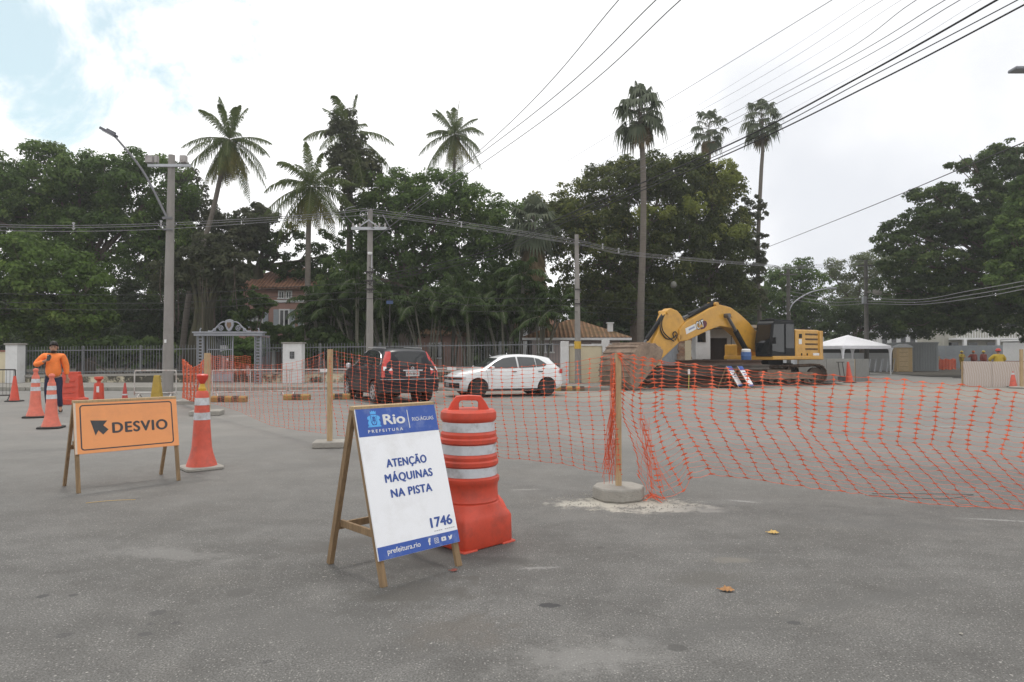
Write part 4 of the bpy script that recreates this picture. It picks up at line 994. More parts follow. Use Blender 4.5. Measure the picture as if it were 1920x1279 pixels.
for i, (a, b, c, lab) in enumerate(((390, 404, 419, 'upper pale cable running left from the crossarm pole past the lamp pole'), (393, 408, 423, 'middle pale cable running left from the crossarm pole past the lamp pole'), (403, 412, 430, 'lowest pale cable running left from the crossarm pole past the lamp pole'))):
    wire([(692, a, 28.4), (560, b, 27.5), (318, c - 1, 24.7), (100, c + 4, 23), (-120, c - 2, 22)], .011, lab, 'pale cables to the left', 'cable')
for i, (dv, lab) in enumerate(((0, 'topmost of the pale cables running right from the crossarm pole'), (4, 'second of the pale cables running right from the crossarm pole'), (9, 'third of the pale cables running right from the crossarm pole'), (12, 'lowest of the pale cables running right from the crossarm pole'))):
    wire([(694, 392 + dv, 28.4), (860, 415 + dv * .8, 29.5), (1081, 450 + dv * .7, 30.8), (1200, 474 + dv * .6, 34), (1440, 496 + dv * .3, 46), (1479, 500 + dv * .3, 52), (1640, 487 + dv, 60)], .011, lab, 'pale cables to the right', 'cable')
for i, (dv, lab) in enumerate(((0, 'upper of three sagging wires in front of the huge dark tree'), (8, 'middle of three sagging wires in front of the huge dark tree'), (15, 'lowest of three sagging wires in front of the huge dark tree'))):
    wire([(1479, 546 + dv, 52), (1560, 560 + dv * .8, 50), (1625, 559 + dv * .7, 49.6), (1720, 562 + dv * .6, 42), (1820, 545 + dv, 34), (1930, 525 + dv, 28), (2040, 495 + dv, 24)], .018, lab, 'sagging wires on the right', 'cable')
wire([(1428, 468, 60), (1620, 392, 38), (1812, 312, 26), (1960, 250, 20)], .02, 'single long wire slanting up into the huge dark tree', None, 'wireb')
for i, (v0, v1, lab) in enumerate(((548, 572, 'upper dark service wire low in front of the palm stems'), (560, 583, 'middle dark service wire low in front of the palm stems'), (532, 560, 'dark service wire at the top of the low three in front of the palm stems'))):
    wire([(-60, v0 + 18, 24), (318, v0 + 20, 25.2), (692, v0, 28.4), (880, (v0 + v1) / 2 + 12, 29.6), (1084, v1 + 2, 30.9), (1440, v1 + 22, 46)], .010, lab, 'low service wires', 'wireb')
# spacers on the pale cables
for i, (u, v, d, lab) in enumerate(((138, 424, 23.3, 'white cable spacer at the left, nearest the picture edge'), (302, 420, 24.6, 'white cable spacer beside the lamp pole'), (865, 421, 29.5, 'white cable spacer right of the crossarm pole'), (1130, 462, 32, 'white cable spacer just right of the banded pole'), (1160, 470, 33, 'white cable spacer left of the tallest fan palm trunk'))):
    p = P(u, v, d); o = MB().box((0, 0, 0), (.035, .04, .26)).box((0, 0, .1), (.08, .05, .04)).box((0, 0, -.08), (.08, .05, .04)).build('cable_spacer', M['spacer'], None)
    o.location = p; tag(o, lab, 'cable spacer', 'spacers on the pale cables')

# ================================================================== text and small marks
def text_mesh(name, s, cap, width, x, z, y, m, parent, bold=0.0, align='C', spacing=1.0, fat=0):
    """lettering as flat mesh in the x-z plane, facing -y; cap = height of a capital"""
    cu = bpy.data.curves.new(name, 'FONT'); cu.body = s; cu.size = 1; cu.offset = bold; cu.space_character = spacing; cu.extrude = .004
    ch = bpy.data.curves.new('h', 'FONT'); ch.body = 'H'; ch.size = 1
    o = bpy.data.objects.new(name, cu); COL.objects.link(o); o2 = bpy.data.objects.new('h', ch); COL.objects.link(o2)
    bpy.context.view_layer.update(); dg = bpy.context.evaluated_depsgraph_get()
    me = bpy.data.meshes.new_from_object(o.evaluated_get(dg)); mh = bpy.data.meshes.new_from_object(o2.evaluated_get(dg))
    H = max(v.co.y for v in mh.vertices) - min(v.co.y for v in mh.vertices)
    bpy.data.objects.remove(o); bpy.data.objects.remove(o2)
    x0 = min(v.co.x for v in me.vertices); x1 = max(v.co.x for v in me.vertices)
    ky = cap / H; kx = width / (x1 - x0) if width else ky
    ox = {'C': -(x0 + x1) / 2, 'L': -x0}[align]
    for v in me.vertices:
        v.co = Vector(((v.co.x + ox) * kx + x, y - v.co.z * .12, (v.co.y) * ky + z))
    if fat:                                # heavier strokes: the same letters again, shifted a little sideways and forwards
        vs = [v.co.copy() for v in me.vertices]; fs = [tuple(p.vertices) for p in me.polygons]; b = MB()
        for i, (dx, dz) in enumerate(((0, 0), (-fat, 0), (fat, 0), (0, fat * .6), (0, -fat * .6))): b.add([q + Vector((dx, -.00015 * i, dz)) for q in vs], fs)
        me = bpy.data.meshes.new(name); me.from_pydata(b.v, [], b.f)
    me.materials.clear(); me.materials.append(m)
    return link(name, me, parent)
def flat(name, polys, y, m, parent, th=.0005):
    b = MB()
    for p in polys: b.prism(p, y - th, y)
    return b.build(name, m, parent)
def ring(cx, cz, ro, ri, n=20):
    """ring of small quads as polygons"""
    out = []
    for i in range(n):
        a, b = 2 * math.pi * i / n, 2 * math.pi * (i + 1) / n
        out.append([(cx + ro * math.cos(a), cz + ro * math.sin(a)), (cx + ro * math.cos(b), cz + ro * math.sin(b)), (cx + ri * math.cos(b), cz + ri * math.sin(b)), (cx + ri * math.cos(a), cz + ri * math.sin(a))])
    return out
def disc(cx, cz, r, n=20, k=1.0): return [(cx + r * math.cos(2 * math.pi * i / n), cz + k * r * math.sin(2 * math.pi * i / n)) for i in range(n)]
def rrect(x0, z0, x1, z1, r, n=5):
    out = []
    for (cx, cz, a0) in ((x1 - r, z1 - r, 0), (x0 + r, z1 - r, 90), (x0 + r, z0 + r, 180), (x1 - r, z0 + r, 270)):
        for i in range(n + 1):
            a = R(a0 + 90 * i / n); out.append((cx + r * math.cos(a), cz + r * math.sin(a)))
    return out

# ------------------------------------------------------------------ A-frame signs
def a_frame(name, label, A, rotz, width, height, ridge, back, b0, b1, panel_m, leg=.045, group=None, brace_z=.3):
    """front legs at local y = 0, ridge at y = ridge, rear legs at y = back; panel from b0 to b1 along the front slope"""
    t = thing(name, label, 'sign', A, rotz, group)
    SL = math.hypot(ridge, height); ph_ = -math.atan2(ridge, height)
    pan = thing_panel = MB().box((width / 2, -.008, (b0 + b1) / 2), (width, .014, b1 - b0)).build('front_panel', panel_m, t, rot=(ph_, 0, 0), bevel=.002)
    for x in (leg / 2 + .002, width - leg / 2 - .002):
        MB().box((x, .018, SL / 2 - .005), (leg, .03, SL - .012)).build('leg', M['timber'], t, rot=(ph_, 0, 0), bevel=.003)
        k = MB(); k.bar((x, back, 0.0), (x, ridge + .035, height - .01), leg * .8, leg); k.build('leg', M['timber'], t, bevel=.003)
    # rear board and top strip
    Sb = math.hypot(back - ridge, height); pb_ = math.atan2(back - ridge - .03, height)
    MB().box((width / 2, .012, -.02), (width, .07, .03)).build('top_rail', M['lumber'], t, loc=(0, ridge, height + .005), bevel=.004)
    for x in (leg * .5, width - leg * .5):
        zb = brace_z; k = MB(); y0 = ridge * zb / height + .03; y1 = back + (ridge - back) * zb / height - .01
        k.box((x + (.035 if x < width / 2 else -.035), (y0 + y1) / 2, zb), (.022, y1 - y0, .05)); k.build('brace', M['timber'], t, bevel=.003)
    k = MB(); zb = brace_z * .9; yb = back + (ridge - back) * zb / height
    k.box((width / 2, yb + .03, zb), (width - 2 * leg, .022, .05)); k.build('rear_crossbar', M['timber'], t, bevel=.003)
    return t, pan, SL
M['signwhite'] = mat('white_sign_board', (.84, .85, .88), .45, var=.03, scale=3, dirt=(.50, .48, .45), dscale=2.6, damt=.35)
M['signblue'] = mat('blue_sign_print', (.030, .088, .37), .5, var=.10, scale=5, dirt=(.30, .36, .52), dscale=7, damt=.5)
M['signink'] = mat('blue_lettering', (.028, .075, .30), .5, var=.05)
M['skyblue'] = mat('light_blue_print', (.10, .42, .85), .5, var=.05)
M['ink'] = mat('dark_print', (.045, .045, .05), .55, var=.1)
M['signorange'] = mat('orange_sign_board', (.80, .32, .115), .5, var=.05, scale=2, dirt=(.62, .26, .11), dscale=3, damt=.6)
W = .675
A = Vector((-.83, 4.39, 0))
rio, pan, SL = a_frame('a_frame_sign', 'white wooden A-frame sign reading ATENÇÃO MÁQUINAS NA PISTA beside the orange barrel', A, R(44.2), W, 1.14, .36, .70, .165, 1.19, M['signwhite'])
Y = -.0154; B0, B1 = .165, 1.19
hb = flat('header_band', [[(.001, B1 - .213), (W - .001, B1 - .213), (W - .001, B1 - .001), (.001, B1 - .001)]], Y, M['signblue'], pan)
fb_ = flat('footer_band', [[(.001, B0 + .001), (W - .001, B0 + .001), (W - .001, B0 + .085), (.001, B0 + .085)]], Y, M['signblue'], pan)
Y2 = Y - .0012
ln = lambda f: B1 - f * 1.025
text_mesh('lettering', 'Rio', .068, .175, .30, ln(.135), Y2, M['whitepaint'], pan, 0, fat=.0042)
text_mesh('lettering', 'PREFEITURA', .020, .285, .218, ln(.185), Y2, M['whitepaint'], pan, .012, spacing=1.5)
flat('divider', [[(.418, ln(.175)), (.424, ln(.175)), (.424, ln(.045)), (.418, ln(.045))]], Y2, M['whitepaint'], pan)
text_mesh('lettering', 'RIO-ÁGUAS', .027, .19, .548, ln(.128), Y2, M['whitepaint'], pan, .0)
text_mesh('lettering', 'ATENÇÃO', .053, .335, .345, ln(.425), Y2, M['signink'], pan, 0, spacing=1.1, fat=.0030)
text_mesh('lettering', 'MÁQUINAS', .053, .395, .345, ln(.523), Y2, M['signink'], pan, 0, spacing=1.1, fat=.0030)
text_mesh('lettering', 'NA PISTA', .053, .340, .345, ln(.625), Y2, M['signink'], pan, 0, spacing=1.1, fat=.0030)
text_mesh('lettering', '1746', .064, .185, .545, ln(.868), Y2, M['signink'], pan, 0, fat=.0035)
flat('small_print', [[(.47 + i * .0185, ln(.897)), (.47 + i * .0185 + .014, ln(.897)), (.47 + i * .0185 + .014, ln(.891)), (.47 + i * .0185, ln(.891))] for i in range(10) if i != 4], Y2, mat('grey_small_print', (.45, .45, .48), .6), pan)
text_mesh('lettering', 'prefeitura.rio', .032, .265, .205, B0 + .032, Y2, M['whitepaint'], pan, .012)
text_mesh('social_mark', 'f', .040, .022, .415, B0 + .028, Y2, M['whitepaint'], pan, .05)
cx = .475; cz = B0 + .045
flat('social_mark', [[(cx - .018, cz - .018), (cx + .018, cz - .018), (cx + .018, cz - .0145), (cx - .018, cz - .0145)], [(cx - .018, cz + .0145), (cx + .018, cz + .0145), (cx + .018, cz + .018), (cx - .018, cz + .018)], [(cx - .018, cz - .0145), (cx - .0145, cz - .0145), (cx - .0145, cz + .0145), (cx - .018, cz + .0145)], [(cx + .0145, cz - .0145), (cx + .018, cz - .0145), (cx + .018, cz + .0145), (cx + .0145, cz + .0145)], disc(cx + .010, cz + .010, .002, 8)] + ring(cx, cz, .0095, .0062, 16), Y2, M['whitepaint'], pan)
cx = .538
flat('social_mark', [rrect(cx - .021, cz - .014, cx + .021, cz + .014, .006)], Y2, M['whitepaint'], pan)
flat('social_mark', [[(cx - .005, cz - .007), (cx + .008, cz), (cx - .005, cz + .007)]], Y2 - .001, M['signblue'], pan)
cx = .598
flat('social_mark', [[(cx - .020, cz - .012), (cx - .008, cz - .015), (cx + .006, cz - .011), (cx + .014, cz + .002), (cx + .016, cz + .009), (cx + .021, cz + .014), (cx + .014, cz + .013), (cx + .008, cz + .016), (cx + .001, cz + .012), (cx, cz + .006), (cx - .010, cz + .008), (cx - .017, cz + .014), (cx - .018, cz + .006), (cx - .013, cz + .001), (cx - .017, cz + .001), (cx - .011, cz - .006), (cx - .014, cz - .007), (cx - .009, cz - .010)]], Y2, M['whitepaint'], pan)
# light blue coat of arms: crown of towers, shield, two supporters, ribbon
cx, cz = .135, ln(.098)
flat('crest', [[(cx - .022, cz + .040), (cx + .022, cz + .040), (cx + .024, cz + .062), (cx + .014, cz + .054), (cx + .008, cz + .066), (cx, cz + .057), (cx - .008, cz + .066), (cx - .014, cz + .054), (cx - .024, cz + .062)],
  [(cx - .048, cz + .022), (cx - .026, cz + .032), (cx - .024, cz - .02), (cx - .016, cz - .038), (cx - .044, cz - .044), (cx - .050, cz - .02), (cx - .040, cz + .0), (cx - .052, cz + .008)],
  [(cx + .048, cz + .022), (cx + .052, cz + .008), (cx + .040, cz), (cx + .050, cz - .02), (cx + .044, cz - .044), (cx + .016, cz - .038), (cx + .024, cz - .02), (cx + .026, cz + .032)],
  [(cx - .056, cz - .050), (cx + .056, cz - .050), (cx + .046, cz - .038), (cx - .046, cz - .038)]], Y2, M['skyblue'], pan)
flat('crest_shield', [[(cx - .022, cz + .034), (cx - .022, cz - .008), (cx - .012, cz - .028), (cx, cz - .034), (cx + .012, cz - .028), (cx + .022, cz - .008), (cx + .022, cz + .034)]], Y2 - .001, M['skyblue'], pan)
flat('crest_lines', ring(cx, cz + .004, .014, .011, 14) + [[(cx - .016, cz - .012), (cx - .013, cz - .016), (cx + .016, cz + .022), (cx + .013, cz + .026)], [(cx + .016, cz - .012), (cx + .013, cz - .016), (cx - .016, cz + .022), (cx - .013, cz + .026)], [(cx - .002, cz - .026), (cx + .002, cz - .026), (cx + .002, cz + .028), (cx - .002, cz + .028)]], Y2 - .002, M['signblue'], pan)

# detour sign
A2 = Vector((-4.656, 7.33, 0)); W2 = 1.07
dv, pan2, SL2 = a_frame('detour_sign', 'orange DESVIO detour sign with black arrow on wooden legs', A2, R(45.9), W2, .985, .20, .60, .415, .985, M['signorange'], leg=.04, brace_z=.5)
flat('border', [
   [(a[0], a[1]), (b[0], b[1]), (c[0], c[1]), (e[0], e[1])] for (a, b, c, e) in zip(rrect(.055, .45, W2 - .055, .95, .035), rrect(.055, .45, W2 - .055, .95, .035)[1:] + rrect(.055, .45, W2 - .055, .95, .035)[:1], rrect(.068, .463, W2 - .068, .937, .024)[1:] + rrect(.068, .463, W2 - .068, .937, .024)[:1], rrect(.068, .463, W2 - .068, .937, .024))][0:], Y, M['ink'], pan2)
text_mesh('lettering', 'DESVIO', .112, .575, .660, .622, Y - .0015, M['ink'], pan2, 0, spacing=1.14, fat=.006)
ax, az = .155, .775
flat('arrow', [[(ax, az), (ax + .165, az - .012), (ax + .125, az - .062), (ax + .175, az - .112), (ax + .12, az - .165), (ax + .075, az - .115), (ax + .045, az - .170)]], Y - .001, M['ink'], pan2)
flat('edge_strip', [[(-.001, .416), (.020, .416), (.020, .984), (-.001, .984)]], Y - .001, mat('worn_pale_edge', (.62, .52, .42), .7), pan2)

# two narrow blue and white signs leaning on the steel stack
for i, (u, lab) in enumerate(((1384, 'left one of two narrow blue and white warning signs by the steel stack'), (1405, 'right one of two narrow blue and white warning signs near the tracks'))):
    g = G(u + 3, 729.5); t = thing('warning_sign', lab, 'sign', g, R(52), 'narrow warning signs by the steel stack')
    pm = MB().box((.28, -.008, .62), (.56, .014, .98)).build('front_panel', M['signwhite'], t, rot=(R(-31), 0, 0), bevel=.002)
    flat('header_band', [[(.002, .90), (.558, .90), (.558, 1.108), (.002, 1.108)]], Y, M['signblue'], pm)
    flat('footer_band', [[(.002, .132), (.558, .132), (.558, .20), (.002, .20)]], Y, M['signblue'], pm)
    flat('text_rows', [[(.12 + .01 * j, .78 - j * .1), (.44 - .01 * j, .78 - j * .1), (.44 - .01 * j, .81 - j * .1), (.12 + .01 * j, .81 - j * .1)] for j in range(3)], Y, M['signink'], pm)
    for x in (.03, .53):
        MB().box((x, .018, .56), (.045, .03, 1.12)).build('leg', M['timber'], t, rot=(R(-31), 0, 0))
        k = MB(); k.bar((x, .95, 0), (x, .58, .95), .04); k.build('leg', M['timber'], t)

# ------------------------------------------------------------------ barrel
g = Vector((-.350, 5.50, 0))
br = thing('traffic_barrel', 'orange plastic traffic barrel with white bands and a lifting handle behind the A-frame sign', 'barrel', g, R(44))
def sq_ring(z, half, pw, n=40):
    out = []
    for i in range(n):
        a = 2 * math.pi * i / n; c, s = math.cos(a), math.sin(a)
        r = (abs(c) ** pw + abs(s) ** pw) ** (-1 / pw); out.append(Vector((half * r * c, half * r * s, z)))
    return out
k = MB()
k.loft([sq_ring(z, h_, p_) for z, h_, p_ in ((.0, .258, 9), (.03, .268, 9), (.215, .264, 9), (.245, .256, 7), (.268, .249, 4), (.30, .245, 2.6), (.335, .241, 2.1))])
for s in (-1, 1):
    k.loft([[Vector((s * x, .175 * math.cos(2 * math.pi * i / 20), .12 + max(-.08, hz * math.sin(2 * math.pi * i / 20)))) for i in range(20)] for x, hz in ((.22, .23), (.278, .23), (.292, .215))])
    k.box((s * .290, 0, .16), (.03, .12, .04))
for sx in (-1, 1):
    for sy in (-1, 1): k.box((sx * .2, sy * .2, .0), (.14, .14, .03))
k.build('weighted_base', M['orange'], br, smooth=30, bevel=.010, loc=(0, 0, .0))
z0 = .335; prof = [(.236, z0 - .06), (.240, z0), (.244, z0 + .012), (.238, z0 + .024), (.234, z0 + .10), (.238, z0 + .14), (.248, z0 + .155), (.248, z0 + .185), (.228, z0 + .195)]
def band_z(i): return z0 + .20 + i * .175
for i in range(3):
    a = band_z(i); r_ = .226 - i * .009
    prof += [(r_, a), (r_, a + .075)]
    if i < 2: prof += [(r_ + .014, a + .088), (r_ + .015, a + .115), (r_ + .004, a + .128), (r_ + .006, a + .14), (r_ + .006, a + .155), (r_ - .004, a + .168)]
zt_ = band_z(2) + .09
prof += [(.222, zt_), (.226, zt_ + .02), (.222, zt_ + .06), (.205, zt_ + .078), (.02, zt_ + .082)]
MB().lathe(prof, 44).build('drum', M['orange'], br, smooth=35)
for i in range(3):
    a = band_z(i); r_ = .226 - i * .009 + .0025
    MB().lathe([(r_, a + .001), (r_, a + .074)], 44, cap=False).build('reflective_band', M['band'], br, smooth=60)
zh = zt_ + .08
hp = [(-.155, zh - .03), (-.165, zh), (-.14, zh + .05), (-.115, zh + .095), (-.09, zh + .108), (.09, zh + .108), (.115, zh + .095), (.14, zh + .05), (.165, zh), (.155, zh - .03), (.08, zh - .03), (.075, zh + .01), (.075, zh + .062), (.065, zh + .072), (-.065, zh + .072), (-.075, zh + .062), (-.075, zh + .01), (-.08, zh - .03)]
hm = MB()
def arch(hp, y0, y1):
    out, inn = hp[:10], hp[10:]
    # split into quads strips to avoid a concave n-gon
    o = [(-.155, zh - .03), (-.165, zh), (-.14, zh + .05), (-.1, zh + .105), (0, zh + .112), (.1, zh + .105), (.14, zh + .05), (.165, zh), (.155, zh - .03)]
    n = [(-.08, zh - .03), (-.078, zh), (-.078, zh + .05), (-.065, zh + .07), (0, zh + .072), (.065, zh + .07), (.078, zh + .05), (.078, zh), (.08, zh - .03)]
    vs = [(x, y, z) for y in (y0, y1) for x, z in o + n]; k = len(o); N2 = 2 * k; fs = []
    for i in range(k - 1):
        fs += [(i, i + 1, k + i + 1, k + i), (N2 + i, N2 + k + i, N2 + k + i + 1, N2 + i + 1), (i, N2 + i, N2 + i + 1, i + 1), (k + i, k + i + 1, N2 + k + i + 1, N2 + k + i)]
    fs += [(0, k, N2 + k, N2), (k - 1, N2 + k - 1, N2 + 2 * k - 1, 2 * k - 1)]
    hm.add(vs, fs)
arch(hp, -.045, .045)
hm.build('handle', M['orange'], br, smooth=40, bevel=.006, rot=(0, 0, R(-38)))

# ------------------------------------------------------------------ cones
def cone(label, loc, body=M['cone'] if 'cone' in M else None, H=1.02, kind='tall', group='traffic cones on the closed road', topper=None, rot=0, tilt=None, basem='rubber'):
    t = thing('traffic_cone', label, 'cone', loc, rot, group)
    if tilt: t.rotation_euler = (tilt[0], tilt[1], rot)
    s = H / 1.02
    MB().loft([sq_ring(z, h_ * s, 7) for z, h_ in ((0, .225), (.012, .235), (.035 * s, .232), (.045 * s, .215))]).build('base', M[basem], t, smooth=30)
    pr = [(.19, .04), (.185, .06), (.165, .12), (.140, .20), (.125, .27), (.122, .285), (.104, .55), (.094, .74), (.086, .86), (.078, .98), (.066, 1.01), (.03, 1.02)]
    MB().lathe([(r_ * s, z * s) for r_, z in pr], 28).build('cone_body', body, t, smooth=40)
    rr = lambda z: interp([(z_, r_) for r_, z_ in pr], z) * s
    for (a, b) in ((.64, .735), (.83, .925)):
        MB().lathe([(rr(a) + .003, a * s), (rr(b) + .003, b * s)], 28, cap=False).build('reflective_band', M['band'], t, smooth=60)
    if topper == 'lamp':
        MB().lathe([(.045, .0), (.05, .03), (.035, .05), (.03, .09)], 16, (0, 0, 1.015 * s)).build('lamp_neck', mat('yellow_plastic', (.55, .33, .03), .5), t, smooth=40)
        MB().lathe([(.02, .08), (.035, .1), (.07, .16), (.075, .2), (.06, .215), (.02, .22)], 18, (0, 0, 1.015 * s)).build('lamp_lens', mat('red_lamp_plastic', (.55, .05, .03), .35), t, smooth=40)
    if topper == 'knob':
        MB().lathe([(.05, 0), (.055, .02), (.04, .06), (.05, .09), (.06, .12), (.045, .155), (.01, .165)], 16, (0, 0, 1.01 * s)).build('top_knob', body, t, smooth=40)
    return t
cone('large orange cone with a red lamp on top, right of the detour sign', G(378, 879), M['cone'], 1.02, topper='lamp', rot=R(40), basem='block')
cone('orange cone with two white bands, leftmost of the pair in front of the man', G(66, 783), M['conef'], 1.0, topper='knob', rot=R(20))
cone('nearer faded orange cone with two white bands standing before the man', G(96, 803), M['conef'], .94, topper='knob', rot=R(15))
def plain_cone(label, loc, H, body, bands=(), group='traffic cones on the closed road', tilt=None):
    t = thing('traffic_cone', label, 'cone', loc, 0, group)
    if tilt: t.rotation_euler = tilt
    MB().loft([sq_ring(z, h_, 6) for z, h_ in ((0, .19 * H / .75), (.015, .2 * H / .75), (.04, .18 * H / .75))]).build('base', M['rubber'], t, smooth=30)
    pr = [(.135, .035), (.125, .06), (.035, .98), (.028, 1.0), (.012, 1.0)]
    MB().lathe([(r_ * H / .75, z * H) for r_, z in pr], 22).build('cone_body', body, t, smooth=40)
    for a, b in bands:
        rr = lambda z: interp([(z_, r_) for r_, z_ in pr], z) * H / .75 + .003
        MB().lathe([(rr(a), a * H), (rr(b), b * H)], 22, cap=False).build('reflective_band', M['band'], t, smooth=60)
    return t
plain_cone('plain bandless orange cone at the left edge beside the dark barrier', G(27, 753), .80, M['orange'])
plain_cone('small dark red cone between the detour sign and the low wall', G(234, 750), .55, mat('dark_red_cone', (.40, .045, .035), .5), [(.28, .36)])
plain_cone('tall slim orange cone leaning by the grey hoarding', G(1593, 718), 1.08, M['orange'], tilt=(0, R(-4), 0))
plain_cone('orange cone with two white bands in front of the patterned barrier at right', G(1898, 726), 1.08, M['cone'], [(.52, .6), (.68, .76)])
dl = thing('delineator', 'stubby orange delineator post with a torn white sticker behind the detour sign', 'delineator', G(185, 752), 0)
MB().lathe([(.2, 0), (.2, .03), (.155, .05), (.135, .5), (.125, .56), (.06, .58)], 20).build('post_body', M['orange'], dl, smooth=35)
MB().lathe([(.06, .57), (.05, .62), (.085, .66), (.13, .70), (.13, .76), (.1, .77), (.02, .77)], 20).build('funnel_top', M['orange'], dl, smooth=35)
k = MB(); k.add([(.15 * math.sin(a), -.15 * math.cos(a), z) for z in (.28, .47) for a in (.1, .35, .6)], [(0, 1, 4, 3), (1, 2, 5, 4)]); k.build('sticker', M['whitepaint'], dl)
ob = thing('plastic_barrier', 'solid orange plastic road barrier with a stepped foot behind the man', 'barrier', G(134, 758), R(4))
k = MB()
k.loft([[Vector((sx * w, sy * dd, z)) for sx, sy in ((-1, -1), (1, -1), (1, 1), (-1, 1))] for w, dd, z in ((.36, .26, 0), (.36, .26, .17), (.29, .17, .2), (.245, .10, .86), (.22, .1, .88), (.22, .1, .96))])
k.build('barrier_body', M['orange'], ob, bevel=.02)
k = MB(); k.box((0, -.16, .52), (.3, .02, .03)); k.box((0, -.18, .35), (.32, .02, .03)); k.box((0, -.135, .69), (.28, .02, .03)); k.build('rib', M['orange'], ob, rot=(0, 0, 0))
yc = thing('yellow_stand', 'worn yellow plastic marker stand beside the lamp pole', 'marker stand', G(294, 750), 0)
MB().loft([[Vector((sx * w, sy * dd, z)) for sx, sy in ((-1, -1), (1, -1), (1, 1), (-1, 1))] for w, dd, z in ((.19, .19, 0), (.19, .19, .05), (.15, .12, .08), (.09, .05, .78), (.07, .05, .80))]).build('stand_body', mat('yellow_marker', (.40, .27, .04), .6, dirt=(.15, .12, .05), dscale=4), yc, bevel=.015)

# ------------------------------------------------------------------ barriers of tube
def tube_barrier(name, label, p, q, h, m, bars=0, mid=True, foot=.25, cat='barrier', panel=None, group=None, rr=.022):
    p, q = Vector(p), Vector(q); c = (p + q) / 2; L_ = (q - p).length
    t = thing(name, label, cat, c, math.atan2((q - p).y, (q - p).x), group)
    k = MB(); x = L_ / 2
    k.tube(smooth_path([(-x, 0, .08), (-x, 0, h - .12), (-x + .03, 0, h - .03), (-x + .12, 0, h), (x - .12, 0, h), (x - .03, 0, h - .03), (x, 0, h - .12), (x, 0, .08)], 4), rr, 7)
    k.tube([(-x, 0, .16), (x, 0, .16)], rr, 7)
    if mid: k.tube([(0, 0, .16), (0, 0, h)], rr, 7)
    k.build('frame', m, t, smooth=50)
    if bars:
        b = MB()
        for i in range(bars): b.tube([(-x + (i + .5) * L_ / bars, 0, .16), (-x + (i + .5) * L_ / bars, 0, h)], .005, 5)
        b.build('bars', m, t)
    for s in (-1, 1):
        f = MB(); f.tube([(s * (x - .15), -foot, .02), (s * (x - .15), 0, .13), (s * (x - .15), foot, .02)], .02, 6); f.build('foot', m, t)
    if panel: MB().box((panel[0], -.03, panel[1]), (panel[2], .015, panel[3])).build('sign_plate', M['whitepaint'], t)
    return t
tube_barrier('crowd_barrier', 'dark metal crowd barrier with thin bars at the left edge', G(-95, 753), G(28, 750), .98, M['darkiron'], 18)
M['whitetube'] = mat('chipped_white_paint', (.46, .44, .42), .6, var=.15, dirt=(.26, .10, .06), dscale=4, damt=.9)
tube_barrier('tube_barrier', 'open white painted tube frame between the lamp pole and the detour sign', G(252, 746), G(330, 745), .92, M['whitetube'], 0, False, panel=None, group='white tube barriers')
tube_barrier('tube_barrier', 'long white tube barrier left of the guard box behind the net', G(398, 745), G(537, 741), .92, M['whitetube'], 20, True, group='white tube barriers')
tube_barrier('tube_barrier', 'white tube barrier with a plate at its top, left of the black car', G(543, 741), G(668, 740), .92, M['whitetube'], 18, True, panel=(.05, .88, .32, .1), group='white tube barriers')
tube_barrier('tube_barrier', 'white tube barrier with a plate, glimpsed between the two parked cars', G(812, 736), G(905, 735), .92, M['whitetube'], 18, False, panel=(-.25, .92, .36, .12), group='white tube barriers')
M['kerbblack'] = mat('worn_black_paint', (.07, .055, .045), .9, var=.3, dirt=(.27, .18, .085), dscale=5, damt=.9)
M['kerbyellow'] = mat('worn_yellow_black_paint', (.36, .225, .075), .85, var=.25, scale=3, dirt=(.17, .12, .075), dscale=3, damt=.95, bump=.3)
for i, (u, v, w, lab) in enumerate(((430, 754, 1.1, 'worn yellow kerb block, leftmost, near the lamp topped cone'), (557, 750, .85, 'striped yellow and black kerb block left of the wooden post'), (636, 749, .75, 'yellow kerb block between the wooden post and the black car'), (1062, 733, .9, 'striped yellow kerb block right of the white car'), (1087, 733, .35, 'short yellow kerb block at the foot of the banded pole'))):
    g = G(u, v); t = thing('kerb_block', lab, 'kerb block', g, R(2 * i - 3), 'yellow kerb blocks')
    n = max(2, int(w / .22))
    k = MB(); k.loft([[Vector((x, y, z)) for y, z in ((-.1, 0), (-.1, .14), (-.06, .19), (.06, .19), (.1, .14), (.1, 0))] for x in (-w / 2, w / 2)]); k.build('block_body', M['kerbyellow'], t, bevel=.02)
    for j in range(1, n, 2):
        x = -w / 2 + j * w / n; k = MB(); k.loft([[Vector((xx, y, z)) for y, z in ((-.103, .01), (-.103, .142), (-.062, .193), (.062, .193), (.103, .142), (.103, .01))] for xx in (x, x + w / n)]); k.build('black_stripe', M['kerbblack'], t)
# ================================================================== wooden posts and nets
def net_post(label, u, v, d, top_v, block=True, w=.055, bs=(.46, .46, .14), rot=R(25), lean=(0, 0), cut=.02):
    p = P(u, 663, d); h = P(u, top_v, d).z
    t = thing('fence_post', label, 'post', (p.x, d, 0), 0, 'wooden net posts')
    z0 = bs[2] if block else 0
    k = MB(); k.bar((0, 0, z0 - .06), (lean[0], lean[1], h), w, w * .9); k.build('timber_post', M['lumber'], t, rot=(0, 0, 0), bevel=.003)
    if block:
        b = MB(); bx, by, bz = bs; c = cut
        oct_ = [(-bx / 2 + c, -by / 2), (bx / 2 - c, -by / 2), (bx / 2, -by / 2 + c), (bx / 2, by / 2 - c), (bx / 2 - c, by / 2), (-bx / 2 + c, by / 2), (-bx / 2, by / 2 - c), (-bx / 2, -by / 2 + c)]
        b.loft([[Vector((x * k_, y * k_, z)) for x, y in oct_] for k_, z in ((.96, 0), (1, .02), (1, bz - .02), (.97, bz))])
        b.build('concrete_base', M['block'], t, rot=(0, 0, rot), bevel=.01)
    return t
